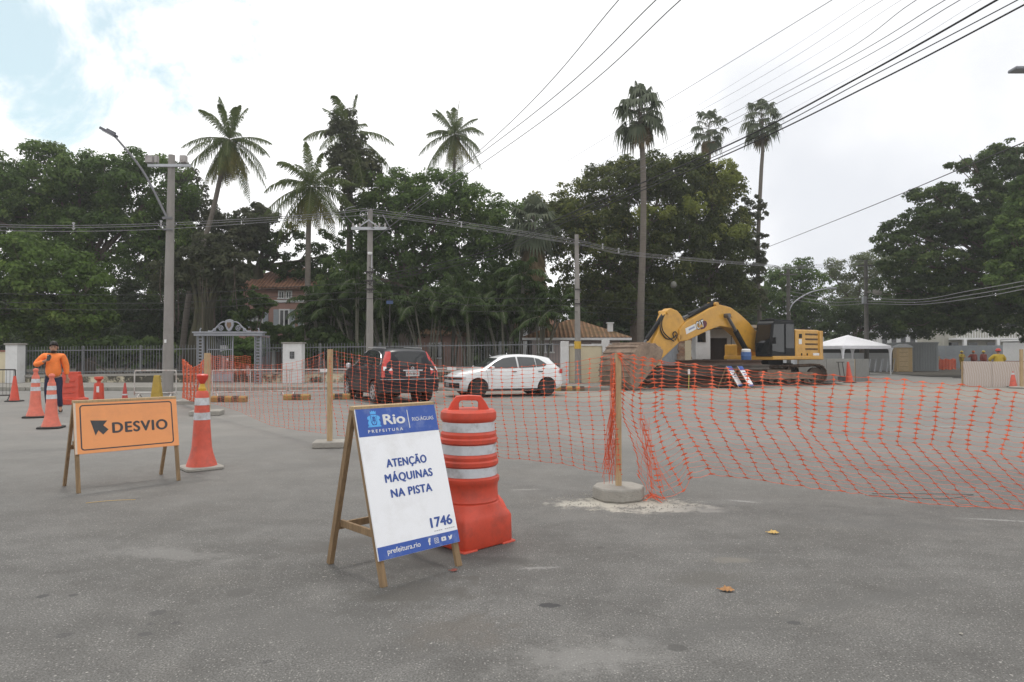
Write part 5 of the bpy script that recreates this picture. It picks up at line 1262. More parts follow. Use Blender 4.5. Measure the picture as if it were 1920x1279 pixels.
net_post('nearest wooden post set in a concrete block with cut corners', 1159, 935, 7.10, 662, w=.058, bs=(.50, .47, .135), cut=.13)
net_post('wooden post on a concrete slab left of the A-frame sign', 619, 838, 11.0, 655, bs=(.5, .42, .10), w=.075, rot=R(8))
net_post('wooden post left of the kerb blocks, behind the lamp topped cone', 389, 776, 16.7, 662, bs=(.7, .6, .12), w=.12, rot=R(12))
net_post('wooden post at the far right in front of the patterned barrier', 1915, 728, 29.4, 655, w=.11, bs=(.9, .6, .08))
gsl = thing('concrete_slab', 'loose pale concrete foot lying left of the leftmost wooden post', 'slab', G(352, 757), R(6))
MB().loft([sq_ring(z, h_, 5) for z, h_ in ((0, .34), (.09, .34), (.11, .32))]).build('slab_body', M['block'], gsl, smooth=30)

def build_net(name, label, Gd, rc, rr, knot, m, group='orange safety nets', rows_sag=.006, seed=1, jit=.004, edge=1.6):
    """Gd[i][j]: grid of points, i along the net, j downwards"""
    rg = random.Random(seed); k = MB(); nc, nr = len(Gd), len(Gd[0])
    Gd = [[p + Vector((rg.uniform(-jit, jit), rg.uniform(-jit, jit), rg.uniform(-jit, jit))) for p in c] for c in Gd]
    for i in range(nc): k.tube(Gd[i], rc, 4, cap=False)
    for j in range(nr):
        r_ = rr * (edge if j in (0, nr - 1) else 1)
        pts = []
        for i in range(nc - 1):
            a, b = Gd[i][j], Gd[i + 1][j]
            pts += [a, lerp(a, b, .5) + Vector((0, 0, -rows_sag * rg.uniform(.2, 1.6)))]
        pts.append(Gd[-1][j]); k.tube(pts, r_, 3, cap=False)
    if knot:
        for i in range(nc):
            for j in range(nr):
                p = Gd[i][j]; dx = (Gd[min(i + 1, nc - 1)][j] - Gd[max(i - 1, 0)][j]); dx = dx.normalized() if dx.length > 1e-5 else Vector((1, 0, 0))
                dz = (Gd[i][min(j + 1, nr - 1)] - Gd[i][max(j - 1, 0)]); dz = dz.normalized() if dz.length > 1e-5 else Vector((0, 0, 1))
                n_ = dx.cross(dz); n_ = n_.normalized() if n_.length > 1e-5 else Vector((0, 1, 0))
                w = knot * rg.uniform(.7, 1.9); h = knot * .5
                k.add([p - dx * w, p - dz * h, p + dx * w, p + dz * h, p + n_ * .004, p - n_ * .004], [(0, 1, 4), (1, 2, 4), (2, 3, 4), (3, 0, 4), (1, 0, 5), (2, 1, 5), (3, 2, 5), (0, 3, 5)])
    o = k.build(name, m, None, fix=False)
    return tag(o, label, 'net', group)
def plane_d(u, a, b):
    """distance at which the ray of column u meets the vertical plane through plan points a, b"""
    s = (u - CX) / FPX
    # (x,y) = (s*d, d); on line a + t (b-a)
    dx, dy = b[0] - a[0], b[1] - a[1]
    return (a[0] * dy - a[1] * dx) / (s * dy - dx)
# --- right hand net
A_, B_ = (1.105, 7.1), (5.1, 6.55)
TOP = [(1162, 663), (1200, 668), (1250, 678), (1350, 690), (1440, 697), (1540, 703), (1660, 709), (1780, 719), (1900, 734), (2050, 756), (2300, 790)]
BOT = [(1180, 870), (1225, 925), (1262, 938), (1285, 905), (1320, 886), (1400, 896), (1480, 908), (1600, 923), (1700, 938), (1800, 951), (1920, 963), (2100, 988), (2300, 1010)]
K1 = [(1160, 0), (1400, 2), (1600, -12), (1900, -26), (2300, -30)]; K2 = [(1160, 22), (1240, 60), (1400, 68), (1600, 92), (1900, 112), (2300, 120)]
def right_net():
    cols = []; u = 1172; rg = random.Random(4); NR = 28
    us = []
    while u < 2200:
        us.append(u); u += 31 + (u - 1170) * .006 if u > 1225 else 17
    for i, u in enumerate(us):
        vt = interp(TOP, u); wig = rg.uniform(-5, 5) if u < 1260 else rg.uniform(-1.5, 1.5)
        k1, k2 = interp(K1, u), interp(K2, u); col = []
        ub = u + k2; vb = interp(BOT, ub)
        ph_ = rg.uniform(0, 6)
        for j in range(NR):
            t = j / (NR - 1)
            tt = t ** 1.12 if u < 1500 else t      # rows bunch together under the taut top edge
            if t < .48: x = u + k1 * (t / .48)
            else: x = u + k1 + (k2 - k1) * ((t - .48) / .52) ** 1.1
            x += wig * math.sin(3.1 * t) + (6 * math.sin(t * 9 + ph_) * t if u < 1270 else 1.2 * math.sin(t * 14 + ph_))
            v = vt + (vb - vt) * tt
            d = plane_d(x, A_, B_) - .10 * math.sin(math.pi * t) * (1 if u > 1230 else .3) + .04 * math.sin(u * .02 + t * 5)
            p = P(x, v, d); p.z = max(p.z, .012)
            col.append(p)
        cols.append(col)
    # first columns are gathered on the post top
    for j in range(NR):
        t = j / (NR - 1)
        if t < .25:
            cols[0][j] = P(1163 + 9 * t, 663 + 70 * t, 7.06)
    build_net('safety_net', 'orange mesh net sagging from the nearest post out of the picture on the right', cols, .0032, .0017, .024, M['net'], seed=4, jit=.007, rows_sag=.011)
right_net()
# --- gathered edge of the net against the nearest post
def gathered():
    rg = random.Random(8); k = MB()
    for i in range(34):
        u0 = rg.uniform(1146, 1157); u1 = rg.uniform(1132, 1156); d = 7.12 + rg.uniform(-.06, .06); pts = []
        n = 9; vb = rg.uniform(860, 908); vt = rg.uniform(668, 770)
        for j in range(n):
            t = j / (n - 1); pts.append(P(lerp(u0, u1, t) + 4 * math.sin(t * 8 + i), lerp(vt, vb, t), d))
        k.tube(smooth_path(pts, 2), .0026, 3, cap=False)
    for i in range(18):
        u0 = rg.uniform(1196, 1215); u1 = rg.uniform(1200, 1262); d = 7.0 + rg.uniform(-.05, .05); pts = []
        vb = rg.uniform(880, 940); vt = rg.uniform(760, 830)
        for j in range(9):
            t = j / 8; p = P(lerp(u0, u1, t ** 1.5) + 5 * math.sin(t * 7 + i), lerp(vt, vb, t), d); p.z = max(p.z, .01); pts.append(p)
        k.tube(smooth_path(pts, 2), .0022, 3, cap=False)
    for i in range(14):
        a = G(rg.uniform(1200, 1215), rg.uniform(930, 942)); b = G(rg.uniform(1225, 1252), rg.uniform(932, 946))
        a.z = b.z = .012; k.tube(smooth_path([a, (a + b) / 2 + Vector((0, rg.uniform(-.05, .05), .03)), b], 3), .0024, 3, cap=False)
    tag(k.build('safety_net', M['net'], None, fix=False), 'frayed strips of orange net bunched against the nearest post', 'net', 'orange safety nets')
gathered()
# --- net between nearest post and the second one
def span(label, a, b, top, bot, du, NR, rc, rr, knot, m, seed, slant=0, bulge=.15, u0=None, u1=None):
    cols = []; u = top[0][0]; us = []
    while u <= top[-1][0] + .1:
        us.append(u); u += du(u)
    rg = random.Random(seed)
    for u in us:
        vt = interp(top, u); vb = interp(bot, u + slant); col = []; ph_ = rg.uniform(0, 6)
        for j in range(NR):
            t = j / (NR - 1); x = u + slant * max(0, (t - .35) / .65) ** 1.1 + 1.0 * math.sin(t * 12 + ph_)
            tt = t
            col.append(P(x, vt + (vb - vt) * tt, plane_d(x, a, b) - bulge * math.sin(math.pi * t)))
        cols.append(col)
    for c in cols:
        for p in c: p.z = max(p.z, .012)
    return build_net('safety_net', label, cols, rc, rr, knot, m, seed=seed)
p2 = (P(619, 663, 11).x, 11.0); p3 = (P(389, 663, 16.7).x, 16.7)
span('orange mesh net between the nearest post and the post left of the A-frame sign', p2, A_,
     [(619, 657), (680, 667), (735, 677), (790, 682), (860, 689), (950, 690), (1047, 682), (1100, 675), (1150, 664)],
     [(600, 812), (680, 822), (760, 832), (860, 846), (940, 857), (1060, 869), (1097, 880), (1137, 888), (1160, 890)],
     lambda u: 13.5 + (u - 619) * .018, 25, .0025, .0015, .018, M['net'], 5, slant=14)
span('orange mesh net between the two wooden posts left of the A-frame sign', p3, p2,
     [(389, 664), (410, 670), (430, 677), (460, 683), (500, 685), (540, 682), (570, 675), (590, 668), (618, 657)],
     [(389, 754), (420, 762), (450, 771), (470, 781), (507, 797), (560, 806), (618, 813), (650, 815)],
     lambda u: 7.2 + (u - 389) * .016, 24, .0028, .0018, .017, M['net'], 6, slant=4, bulge=.1)
# --- the net folded behind the third post
p4 = (P(344, 663, 20.5).x, 20.5)
cols = []
rg = random.Random(12)
for i in range(22):
    u = lerp(342, 388, i / 21); d = lerp(20.5, 16.8, i / 21) + .25 * math.sin(i * 1.9); col = []
    vt = interp([(342, 673), (352, 681), (362, 690), (375, 684), (388, 666)], u); vb = interp([(342, 745), (360, 752), (388, 756)], u)
    for j in range(24):
        t = j / 23; col.append(P(u + 2.0 * math.sin(i * 2.1 + t * 2), lerp(vt, vb, t), d))
    cols.append(col)
build_net('safety_net', 'orange net folded into a dense curtain left of the leftmost wooden post', cols, .012, .008, 0, M['netfar'], seed=3, jit=.01)
# thin woven skirt net beyond the tents
def net_panel(label, u0, u1, v0, v1, d0, d1, n, r, seed=2):
    cols = []
    for i in range(n):
        u = lerp(u0, u1, i / (n - 1)); d = lerp(d0, d1, i / (n - 1)) + .1 * math.sin(i * 1.7); cols.append([P(u, lerp(v0, v1, j / 9) + math.sin(i * .8), d) for j in range(10)])
    return build_net('safety_net', label, cols, r, r, 0, M['netfar'], seed=seed, jit=.01)
net_panel('far dense orange net between the grey container and the yellow clad worker', 1752, 1792, 674, 692, 60, 63, 26, .032)
net_panel('low orange net in front of the ornate gate leaf', 392, 470, 668, 700, 29.6, 29.4, 26, .0045)
for i, (u, lab) in enumerate(((1746, 'leaning wooden prop at the left end of the far dense net'), (1755, 'second leaning wooden prop at the far dense net'))):
    g = base_at(u, 59.5); t = MB().bar((0, 0, 0), (.35, .1, 1.25), .09, .09).build('timber_prop', M['lumber'], None); t.location = g; tag(t, lab, 'post', 'props at the far net')
# ================================================================== cars
M['carwhite'] = mat('white_car_paint', (.72, .73, .74), .3, var=.02, scale=3, dirt=(.5, .48, .44), dscale=2.5, damt=.25, coat=.6)
M['carblack'] = mat('black_car_paint', (.006, .007, .012), .35, var=.2, scale=3, dirt=(.016, .015, .014), dscale=2.5, damt=.4, spec=.3, coat=.12)
M['plastic'] = mat('black_trim', (.018, .018, .019), .55, var=.15)
M['lampred'] = mat('red_lamp', (.50, .018, .014), .18, var=.1, coat=.6)
M['lampwhite'] = mat('clear_lamp', (.62, .62, .64), .15, var=.05, coat=.6)
M['winglass'] = mat('tinted_car_glass', (.035, .038, .040), .05, var=.1, spec=.9)
M['seat'] = mat('dark_cabin', (.02, .02, .02), .9)
class Car:
    def __init__(s, top, low, half, belt, roofh, rim):
        s.top, s.low, s.half, s.belt, s.roofh, s.rim = top, low, half, belt, roofh, rim
        s.x0 = top[0][0]; s.x1 = top[-1][0]
    def sec(s, x):
        zt = interp(s.top, x); zl = interp(s.low, x); hw = interp(s.half, x); b = min(interp(s.belt, x), zt - .05); rh = min(interp(s.roofh, x), hw * .93)
        c = max(0, min(1, (zt - b - .05) / .25))
        return [(0, zl), (hw * .86, zl), (hw * .975, zl + .10), (hw * .995, lerp(zl, b, .35)), (hw, lerp(zl, b, .62)), (hw * .985, lerp(zl, b, .88)), (hw * .955, b),
                (lerp(hw * .93, rh, .45), lerp(b, zt, .5)), (rh, zt - .015 - .045 * c), (rh - .10, zt - .004), (rh * .45, zt + .010), (0, zt + .013)]
    def hw_at(s, x, z):
        p = s.sec(x)[2:]
        for (a, za), (b_, zb) in zip(p, p[1:]):
            if za <= z <= zb and zb > za: return a + (b_ - a) * (z - za) / (zb - za)
        return p[-1][0] if z > p[-1][1] else p[0][0]
    def body(s, parent, m, wheels, wr, name='body'):
        xs = [lerp(s.x0, s.x1, i / 46) for i in range(47)]; rings = []
        for x in xs:
            h = s.sec(x); rings.append([Vector((x, -y, z)) for y, z in h] + [Vector((x, y, z)) for y, z in h[-2:0:-1]])
        o = MB().loft(rings).build(name, m, None, smooth=38)
        cut = MB()
        for x in wheels:
            for sd in (-1, 1): cut.tube([(x, sd * .50, wr), (x, sd * 1.4, wr)], wr + .055, 28)
        co = cut.build('cut', m); bm_ = o.modifiers.new('b', 'BOOLEAN'); bm_.operation = 'DIFFERENCE'; bm_.object = co; bm_.solver = 'EXACT'
        baked(o); bpy.data.objects.remove(co)
        o.data.polygons.foreach_set('use_smooth', [True] * len(o.data.polygons)); o.data.set_sharp_from_angle(angle=R(32))
        o.parent = parent; return o
    def _poly(s, poly, fn, name, m, parent, cuts=3):
        b = bmesh.new(); f = b.faces.new([b.verts.new((p[0], p[1], 0)) for p in poly])
        bmesh.ops.triangulate(b, faces=b.faces[:]); bmesh.ops.subdivide_edges(b, edges=b.edges[:], cuts=cuts, use_grid_fill=True)
        for v in b.verts: v.co = fn(v.co.x, v.co.y)
        bmesh.ops.recalc_face_normals(b, faces=b.faces)
        me = bpy.data.meshes.new(name); b.to_mesh(me); b.free(); me.materials.append(m)
        me.polygons.foreach_set('use_smooth', [True] * len(me.polygons))
        return link(name, me, parent)
    def side(s, poly, name, m, parent, off=.006, sd=1, cuts=3):
        return s._poly(poly, lambda x, z: Vector((x, sd * (s.hw_at(x, z) + off), z)), name, m, parent, cuts)
    def x_of(s, z, front):
        """where the top profile reaches height z on the front or the rear"""
        t = s.top if not front else s.top[::-1]
        for (xa, za), (xb, zb) in zip(t, t[1:]):
            if (za <= z <= zb): return xa + (xb - xa) * ((z - za) / (zb - za) if zb > za else 0)
        return t[0][0]
    def end(s, poly, name, m, parent, front, off=.012, bow=.10, cuts=3):
        k = 1 if front else -1
        return s._poly(poly, lambda y, z: Vector((s.x_of(z, front) + k * off - k * bow * y * y, y, z + .008)), name, m, parent, cuts)
    def wrap(s, z0, z1, y0, y1, front, name, m, parent, off=.012, n=14, depth=.0):
        """strip that follows the nose or tail outline in plan"""
        xe = s.x1 if front else s.x0; k = -1 if front else 1
        out = [(xe, 0.0)]; hx = s.sec(xe)[4][0]
        out.append((xe, hx)); 
        for i in range(1, 12):
            x = xe + k * i * .07; out.append((x, s.sec(x)[4][0]))
        def at(y):
            ya = abs(y)
            # walk along by arc length measured in the lateral/forward path
            acc = 0
            for (xa, a), (xb, b) in zip(out, out[1:]):
                d = math.hypot(xb - xa, b - a)
                if acc + d >= ya: t = (ya - acc) / d; return Vector((lerp(xa, xb, t) - k * off * (1 if ya <= hx else .4), (lerp(a, b, t) + (off if ya > hx else 0)) * (1 if y >= 0 else -1), 0))
                acc += d
            return Vector((out[-1][0], out[-1][1] * (1 if y >= 0 else -1), 0))
        vs = []; fs = []
        for i in range(n + 1):
            p = at(lerp(y0, y1, i / n)); vs += [(p.x, p.y, z0), (p.x, p.y, z1)]
        fs = [(2 * i, 2 * i + 2, 2 * i + 3, 2 * i + 1) for i in range(n)]
        return MB().add(vs, fs).build(name, m, parent, smooth=40)
    def wheel(s, parent, x, sd, wr, y, w=.2, rim=None, spokes=5, steer=0):
        k = MB(); n = 36
        prof = [(wr * .62, -w / 2), (wr * .93, -w / 2), (wr * .985, -w / 2 + .025), (wr, -w / 2 + .05), (wr, w / 2 - .05), (wr * .985, w / 2 - .025), (wr * .93, w / 2), (wr * .62, w / 2)]
        k.lathe(prof, n, cap=True)
        o = k.build('wheel', M['rubber'], parent, smooth=40, loc=(x, sd * y, wr), rot=(R(90) * -sd, 0, steer)); 
        r = MB(); r.lathe([(wr * .62, w / 2 + .002), (wr * .64, w / 2 + .006), (wr * .60, w / 2 + .008), (wr * .56, w / 2 - .01)], n, cap=False)
        r.lathe([(wr * .13, w / 2 - .02), (wr * .13, w / 2 + .004), (.01, w / 2 + .008)], 14)
        for q in range(spokes):
            a = 2 * math.pi * q / spokes
            r.bar((wr * .1 * math.cos(a), wr * .1 * math.sin(a), w / 2 - .004), (wr * .60 * math.cos(a), wr * .60 * math.sin(a), w / 2 - .002), .055, .012, up=(0, 0, 1))
        r.build('rim', rim or M['galv'], o, smooth=40)
        return o

# --- white hatchback
c1 = Car(top=[(-1.96, .74), (-1.95, .90), (-1.90, 1.01), (-1.62, 1.25), (-1.52, 1.345), (-1.35, 1.385), (-1.0, 1.435), (-.4, 1.47), (.1, 1.44), (.34, 1.39), (1.05, .995), (1.5, .93), (1.85, .84), (2.03, .73), (2.10, .60)],
         low=[(-1.96, .34), (-1.7, .24), (-1.2, .20), (1.4, .20), (1.8, .22), (2.1, .26)],
         half=[(-1.96, .66), (-1.90, .76), (-1.75, .82), (-1.3, .865), (-.5, .875), (1.0, .872), (1.5, .86), (1.8, .80), (2.0, .68), (2.10, .50)],
         belt=[(-1.96, .82), (-1.6, 1.03), (-.5, .98), (1.0, .93), (1.6, .80), (2.1, .52)],
         roofh=[(-1.96, .58), (-1.6, .55), (-1.2, .575), (.1, .58), (.4, .60), (1.05, .72), (1.6, .70), (2.0, .55), (2.1, .4)], rim=None)
t1 = thing('white_hatchback', 'white four-door hatchback parked side on behind the orange net', 'car', (-.26, 24.45, 0), R(201.5))
c1.body(t1, M['carwhite'], (1.28, -1.28), .315)
for sd in (1, -1):
    MB().tube([(1.28, sd * .45, .315), (1.28, sd * .52, .315)], .36, 20).build('wheel_well', M['plastic'], t1); MB().tube([(-1.28, sd * .45, .315), (-1.28, sd * .52, .315)], .36, 20).build('wheel_well', M['plastic'], t1)
    for nm, poly in (('front_door_window', [(.93, .985), (.62, 1.19), (.30, 1.335), (.02, 1.375), (-.16, 1.385), (-.16, 1.00)]), ('rear_door_window', [(-.22, 1.00), (-.22, 1.388), (-.62, 1.375), (-.86, 1.355), (-.86, 1.025)]), ('quarter_window', [(-.89, 1.03), (-.89, 1.345), (-1.05, 1.31), (-1.30, 1.13), (-1.22, 1.06)])):
        c1.side(poly, nm, M['winglass'], t1, .020, sd)
    c1.side([(1.0, .965), (.98, .99), (.60, 1.235), (.25, 1.385), (-.2, 1.415), (-.2, 1.395), (.25, 1.36), (.58, 1.21), (.93, .985), (-1.30, 1.05), (-1.40, 1.02), (-.3, .975)], 'window_surround', M['plastic'], t1, .003, sd) if False else None
    for x in (-.02, -1.02):
        k = MB(); y = sd * (c1.hw_at(x, .86) + .018); k.box((x, y, .875), (.17, .03, .028)); k.build('door_handle', M['plastic'], t1, bevel=.008)
    for pts in ([(.98, .93), (.93, .5), (.98, .27)], [(-.19, .98), (-.19, .27)], [(-.98, 1.0), (-1.0, .72)]):
        k = MB(); k.tube([(x, sd * (c1.hw_at(x, z) + .0005), z) for x, z in smooth_path([(a, b, 0) for a, b in pts], 6) and [(p.x, p.y) for p in smooth_path([(a, b, 0) for a, b in pts], 6)]], .004, 4); k.build('door_gap', M['plastic'], t1)
    k = MB(); k.loft([[Vector((.82 + dx * a, sd * (.90 + .10 * dy), 1.00 + dz * a)) for dx, dz in ((-.06, -.05), (.06, -.05), (.06, .05), (-.06, .06))] for a, dy in ((.5, 0), (1.1, .4), (1.1, 1.1), (.7, 1.5))]); k.build('wing_mirror', M['carwhite'], t1, smooth=60, bevel=.015)
    c1.wheel(t1, 1.28, sd, .315, .765, rim=M['darkiron'], steer=R(0)); c1.wheel(t1, -1.28, sd, .315, .765, rim=M['darkiron'])
    c1.wrap(.60, .715, sd * .50, sd * 1.02, True, 'headlight', M['lampwhite'], t1, .014)
    c1.wrap(.62, .69, sd * .52, sd * .9, True, 'headlight_bezel', M['plastic'], t1, .018)
    c1.wrap(.80, .95, sd * .66, sd * .92, False, 'tail_light', M['lampred'], t1, .014)
    c1.side([(-1.2, .28), (1.2, .28), (1.0, .22), (-1.0, .22)], 'sill', M['plastic'], t1, .006, sd)
c1.end([(-.61, 1.03), (.61, 1.03), (.46, 1.335), (-.46, 1.335)], 'windscreen', M['winglass'], t1, True, .026, .05)
c1.end([(-.56, 1.04), (.56, 1.04), (.48, 1.30), (-.48, 1.30)], 'rear_window', M['winglass'], t1, False, .012, .10)
c1.wrap(.60, .70, -.49, .49, True, 'grille', M['plastic'], t1, .014)
c1.wrap(.33, .50, -.80, .80, True, 'lower_intake', M['plastic'], t1, .014)
MB().lathe([(.05, 0), (.06, .01), (.02, .014)], 18).build('badge', M['chrome'], t1, loc=(2.105, 0, .655), rot=(0, R(90), 0), smooth=40)
MB().box((2.125, 0, .42), (.012, .40, .12)).build('number_plate', M['galv'], t1)

# --- black family SUV seen from the rear quarter
c2 = Car(top=[(-2.20, .80), (-2.19, .98), (-2.10, 1.12), (-1.93, 1.50), (-1.86, 1.58), (-1.6, 1.64), (-.9, 1.68), (-.2, 1.67), (.25, 1.58), (1.05, 1.10), (1.5, 1.05), (2.0, .96), (2.22, .84), (2.30, .66)],
         low=[(-2.2, .42), (-1.9, .32), (-1.2, .27), (1.4, .27), (1.9, .28), (2.3, .34)],
         half=[(-2.20, .72), (-2.13, .83), (-1.9, .885), (-1.2, .91), (1.2, .905), (1.8, .86), (2.1, .76), (2.30, .58)],
         belt=[(-2.2, 1.02), (-1.7, 1.10), (-.5, 1.08), (1.0, 1.03), (1.7, .92), (2.3, .60)],
         roofh=[(-2.2, .66), (-1.9, .62), (-1.2, .64), (.2, .63), (.4, .65), (1.05, .76), (1.6, .74), (2.1, .6), (2.3, .45)], rim=None)
t2 = thing('black_car', 'black SUV parked with its rear and red tall tail lamps towards the net', 'car', (-4.07, 22.15, 0), R(120.5))
c2.body(t2, M['carblack'], (1.31, -1.31), .345)
M['silver'] = mat('silver_alloy', (.55, .55, .57), .3, metal=.7, var=.1)
for sd in (1, -1):
    for x in (1.31, -1.31): MB().tube([(x, sd * .45, .345), (x, sd * .52, .345)], .39, 20).build('wheel_well', M['plastic'], t2)
    for nm, poly in (('front_door_window', [(.90, 1.10), (.60, 1.30), (.25, 1.50), (.0, 1.57), (-.18, 1.585), (-.18, 1.11)]), ('rear_door_window', [(-.24, 1.115), (-.24, 1.588), (-.75, 1.59), (-1.05, 1.55), (-1.12, 1.13)]), ('quarter_window', [(-1.18, 1.14), (-1.10, 1.54), (-1.38, 1.47), (-1.62, 1.28), (-1.66, 1.18), (-1.6, 1.15)])):
        c2.side(poly, nm, M['winglass'], t2, .008, sd)
    k = MB(); k.tube([(x, sd * (c2.hw_at(x, z) + .012), z) for x, z in [(p.x, p.y) for p in smooth_path([(.95, 1.09, 0), (.25, 1.53, 0), (-.2, 1.61, 0), (-.9, 1.605, 0), (-1.4, 1.49, 0), (-1.70, 1.26, 0), (-1.64, 1.13, 0), (-1.2, 1.115, 0)], 6)]], .010, 5); k.build('window_trim', M['chrome'], t2)
    for x in (-.02, -1.02):
        k = MB(); y = sd * (c2.hw_at(x, .98) + .02); k.box((x, y, .985), (.19, .03, .03)); k.build('door_handle', M['carblack'], t2, bevel=.008)
    for pts in ([(.98, 1.05), (.95, .6), (1.0, .34)], [(-.21, 1.08), (-.21, .34)], [(-1.18, 1.12), (-1.1, .8), (-.98, .7)]):
        k = MB(); k.tube([(x, sd * (c2.hw_at(x, z) + .0005), z) for x, z in [(p.x, p.y) for p in smooth_path([(a, b, 0) for a, b in pts], 6)]], .004, 4); k.build('door_gap', M['plastic'], t2)
    k = MB(); k.loft([[Vector((.78 + dx * a, sd * (.93 + .11 * dy), 1.10 + dz * a)) for dx, dz in ((-.07, -.07), (.07, -.07), (.07, .08), (-.07, .08))] for a, dy in ((.5, 0), (1.1, .4), (1.1, 1.1), (.7, 1.5))]); k.build('wing_mirror', M['silver'], t2, smooth=60, bevel=.015)
    for x in (1.31, -1.31): c2.wheel(t2, x, sd, .345, .80, .22, rim=M['silver'], spokes=7)
    # tall tail lamps round the rear pillar
    k = MB(); vs, fs = [], []
    Z = [.80, .95, 1.02, 1.10, 1.2, 1.3, 1.4, 1.5, 1.56]
    for z in Z:
        xr = c2.x_of(z, False); w = interp([(.8, .20), (1.02, .18), (1.3, .11), (1.56, .07)], z); yo = c2.hw_at(xr + .22, z) + .012; yi = interp([(.8, .60), (1.05, .60), (1.3, .60), (1.56, .56)], z)
        vs += [(xr + .24, sd * yo, z), (xr + .10, sd * (yo - .012), z), (xr - .012 + .10 * yi * yi, sd * min(yi + .03, yo - .03), z), (xr - .014 + .10 * yi * yi, sd * yi, z)]
    n = len(Z)
    fs = [(4 * i + j, 4 * i + j + 1, 4 * i + 5 + j, 4 * i + 4 + j) for i in range(n - 1) for j in range(3)]
    tl = k.add(vs, fs).build('tail_light', M['lampred'], t2, smooth=50)
    k = MB(); v2 = []
    for z in (1.0, 1.12):
        xr = c2.x_of(z, False); yo = c2.hw_at(xr + .22, z) + .014
        v2 += [(xr + .10, sd * (yo - .006), z), (xr - .018 + .10 * .36, sd * min(.63, yo - .03), z), (xr - .02 + .10 * .36, sd * .605, z)]
    k.add(v2, [(0, 1, 4, 3), (1, 2, 5, 4)]).build('reversing_lens', M['lampwhite'], tl)
    c2.side([(-1.9, .42), (1.9, .42), (1.9, .31), (-1.9, .33)], 'sill_cladding', M['plastic'], t2, .007, sd, cuts=5)
    c2.wrap(.40, .46, sd * .35, sd * .6, False, 'rear_reflector', M['lampred'], t2, .03)
c2.end([(-.62, 1.13), (.62, 1.13), (.54, 1.53), (-.54, 1.53)], 'rear_window', M['glass'], t2, False, .014, .10)
c2.end([(-.68, 1.14), (.68, 1.14), (.57, 1.52), (-.57, 1.52)], 'windscreen', M['winglass'], t2, True, .012, .10)
wi = MB(); wi.bar((-2.11, -.05, 1.16), (-2.07, -.42, 1.20), .03, .02); wi.box((-2.12, -.06, 1.15), (.05, .09, .06)); wi.bar((-2.07, -.42, 1.20), (-2.03, -.5, 1.22), .022, .02); wi.build('rear_wiper', M['plastic'], t2)
np_ = MB().box((-2.222, 0, .90), (.014, .42, .14)).build('number_plate', mat('plate_white', (.55, .55, .55), .5), t2)
pt = text_mesh('plate_lettering', 'KYN 8H31', .075, .36, 0, -.037, -.009, M['ink'], np_, .02); pt.location = (-2.222, 0, .90); pt.rotation_euler = (0, 0, R(-90))
MB().box((-2.235, 0, 1.00), (.03, .62, .045)).build('tailgate_trim', M['chrome'], t2, bevel=.006)
bd = MB(); bd.tube([(-2.215, .05 * math.cos(a), 1.07 + .045 * math.sin(a)) for a in [2 * math.pi * i / 14 for i in range(15)]], .007, 5); bd.tube([(-2.215, -.025, 1.10), (-2.215, -.018, 1.04)], .007, 4); bd.tube([(-2.215, .025, 1.10), (-2.215, .018, 1.04)], .007, 4); bd.tube([(-2.215, -.02, 1.07), (-2.215, .02, 1.07)], .007, 4); bd.build('badge', M['chrome'], t2)
c2.wrap(.47, .74, -1.05, 1.05, False, 'rear_bumper', M['carblack'], t2, .05, 20)
c2.wrap(.36, .47, -1.0, 1.0, False, 'bumper_skirt', M['plastic'], t2, .035, 20)
c2.wrap(.735, .75, -1.0, 1.0, False, 'bumper_step', M['silver'], t2, .052, 20)
for sd in (-1, 1): MB().tube([(-1.5, sd * .58, 1.665), (.0, sd * .60, 1.695)], .018, 6).build('roof_rail', M['silver'], t2)
MB().tube([(-1.5, .3, 1.66), (-1.62, .3, 1.86)], .006, 5).build('aerial', M['plastic'], t2)

# ================================================================== excavator
M['exyellow'] = mat('machine_yellow', (.56, .29, .035), .42, var=.10, scale=3, dirt=(.30, .16, .04), dscale=2.2, damt=.55, coat=.25)
M['exblack'] = mat('machine_black', (.014, .015, .017), .6, var=.2, scale=4, spec=.2, dirt=(.028, .025, .022), dscale=2.5, damt=.5)
M['rustmud'] = mat('rusty_muddy_steel', (.215, .155, .115), .85, var=.35, scale=3, bump=.4, bscale=12, dirt=(.33, .25, .185), dscale=2.2, damt=.8)
M['darkrod'] = mat('dull_rod', (.12, .12, .125), .35, metal=.6)
M['mudtrack'] = mat('muddy_track', (.075, .05, .038), .9, var=.3, scale=5, bump=.4, bscale=14, dirt=(.20, .13, .08), dscale=2.5, damt=.8)
EC = Vector((12.45, 33.6, 0)); TH = R(33)
ex = thing('excavator', 'yellow tracked excavator with its bucket resting on the road', 'excavator', EC, 0)
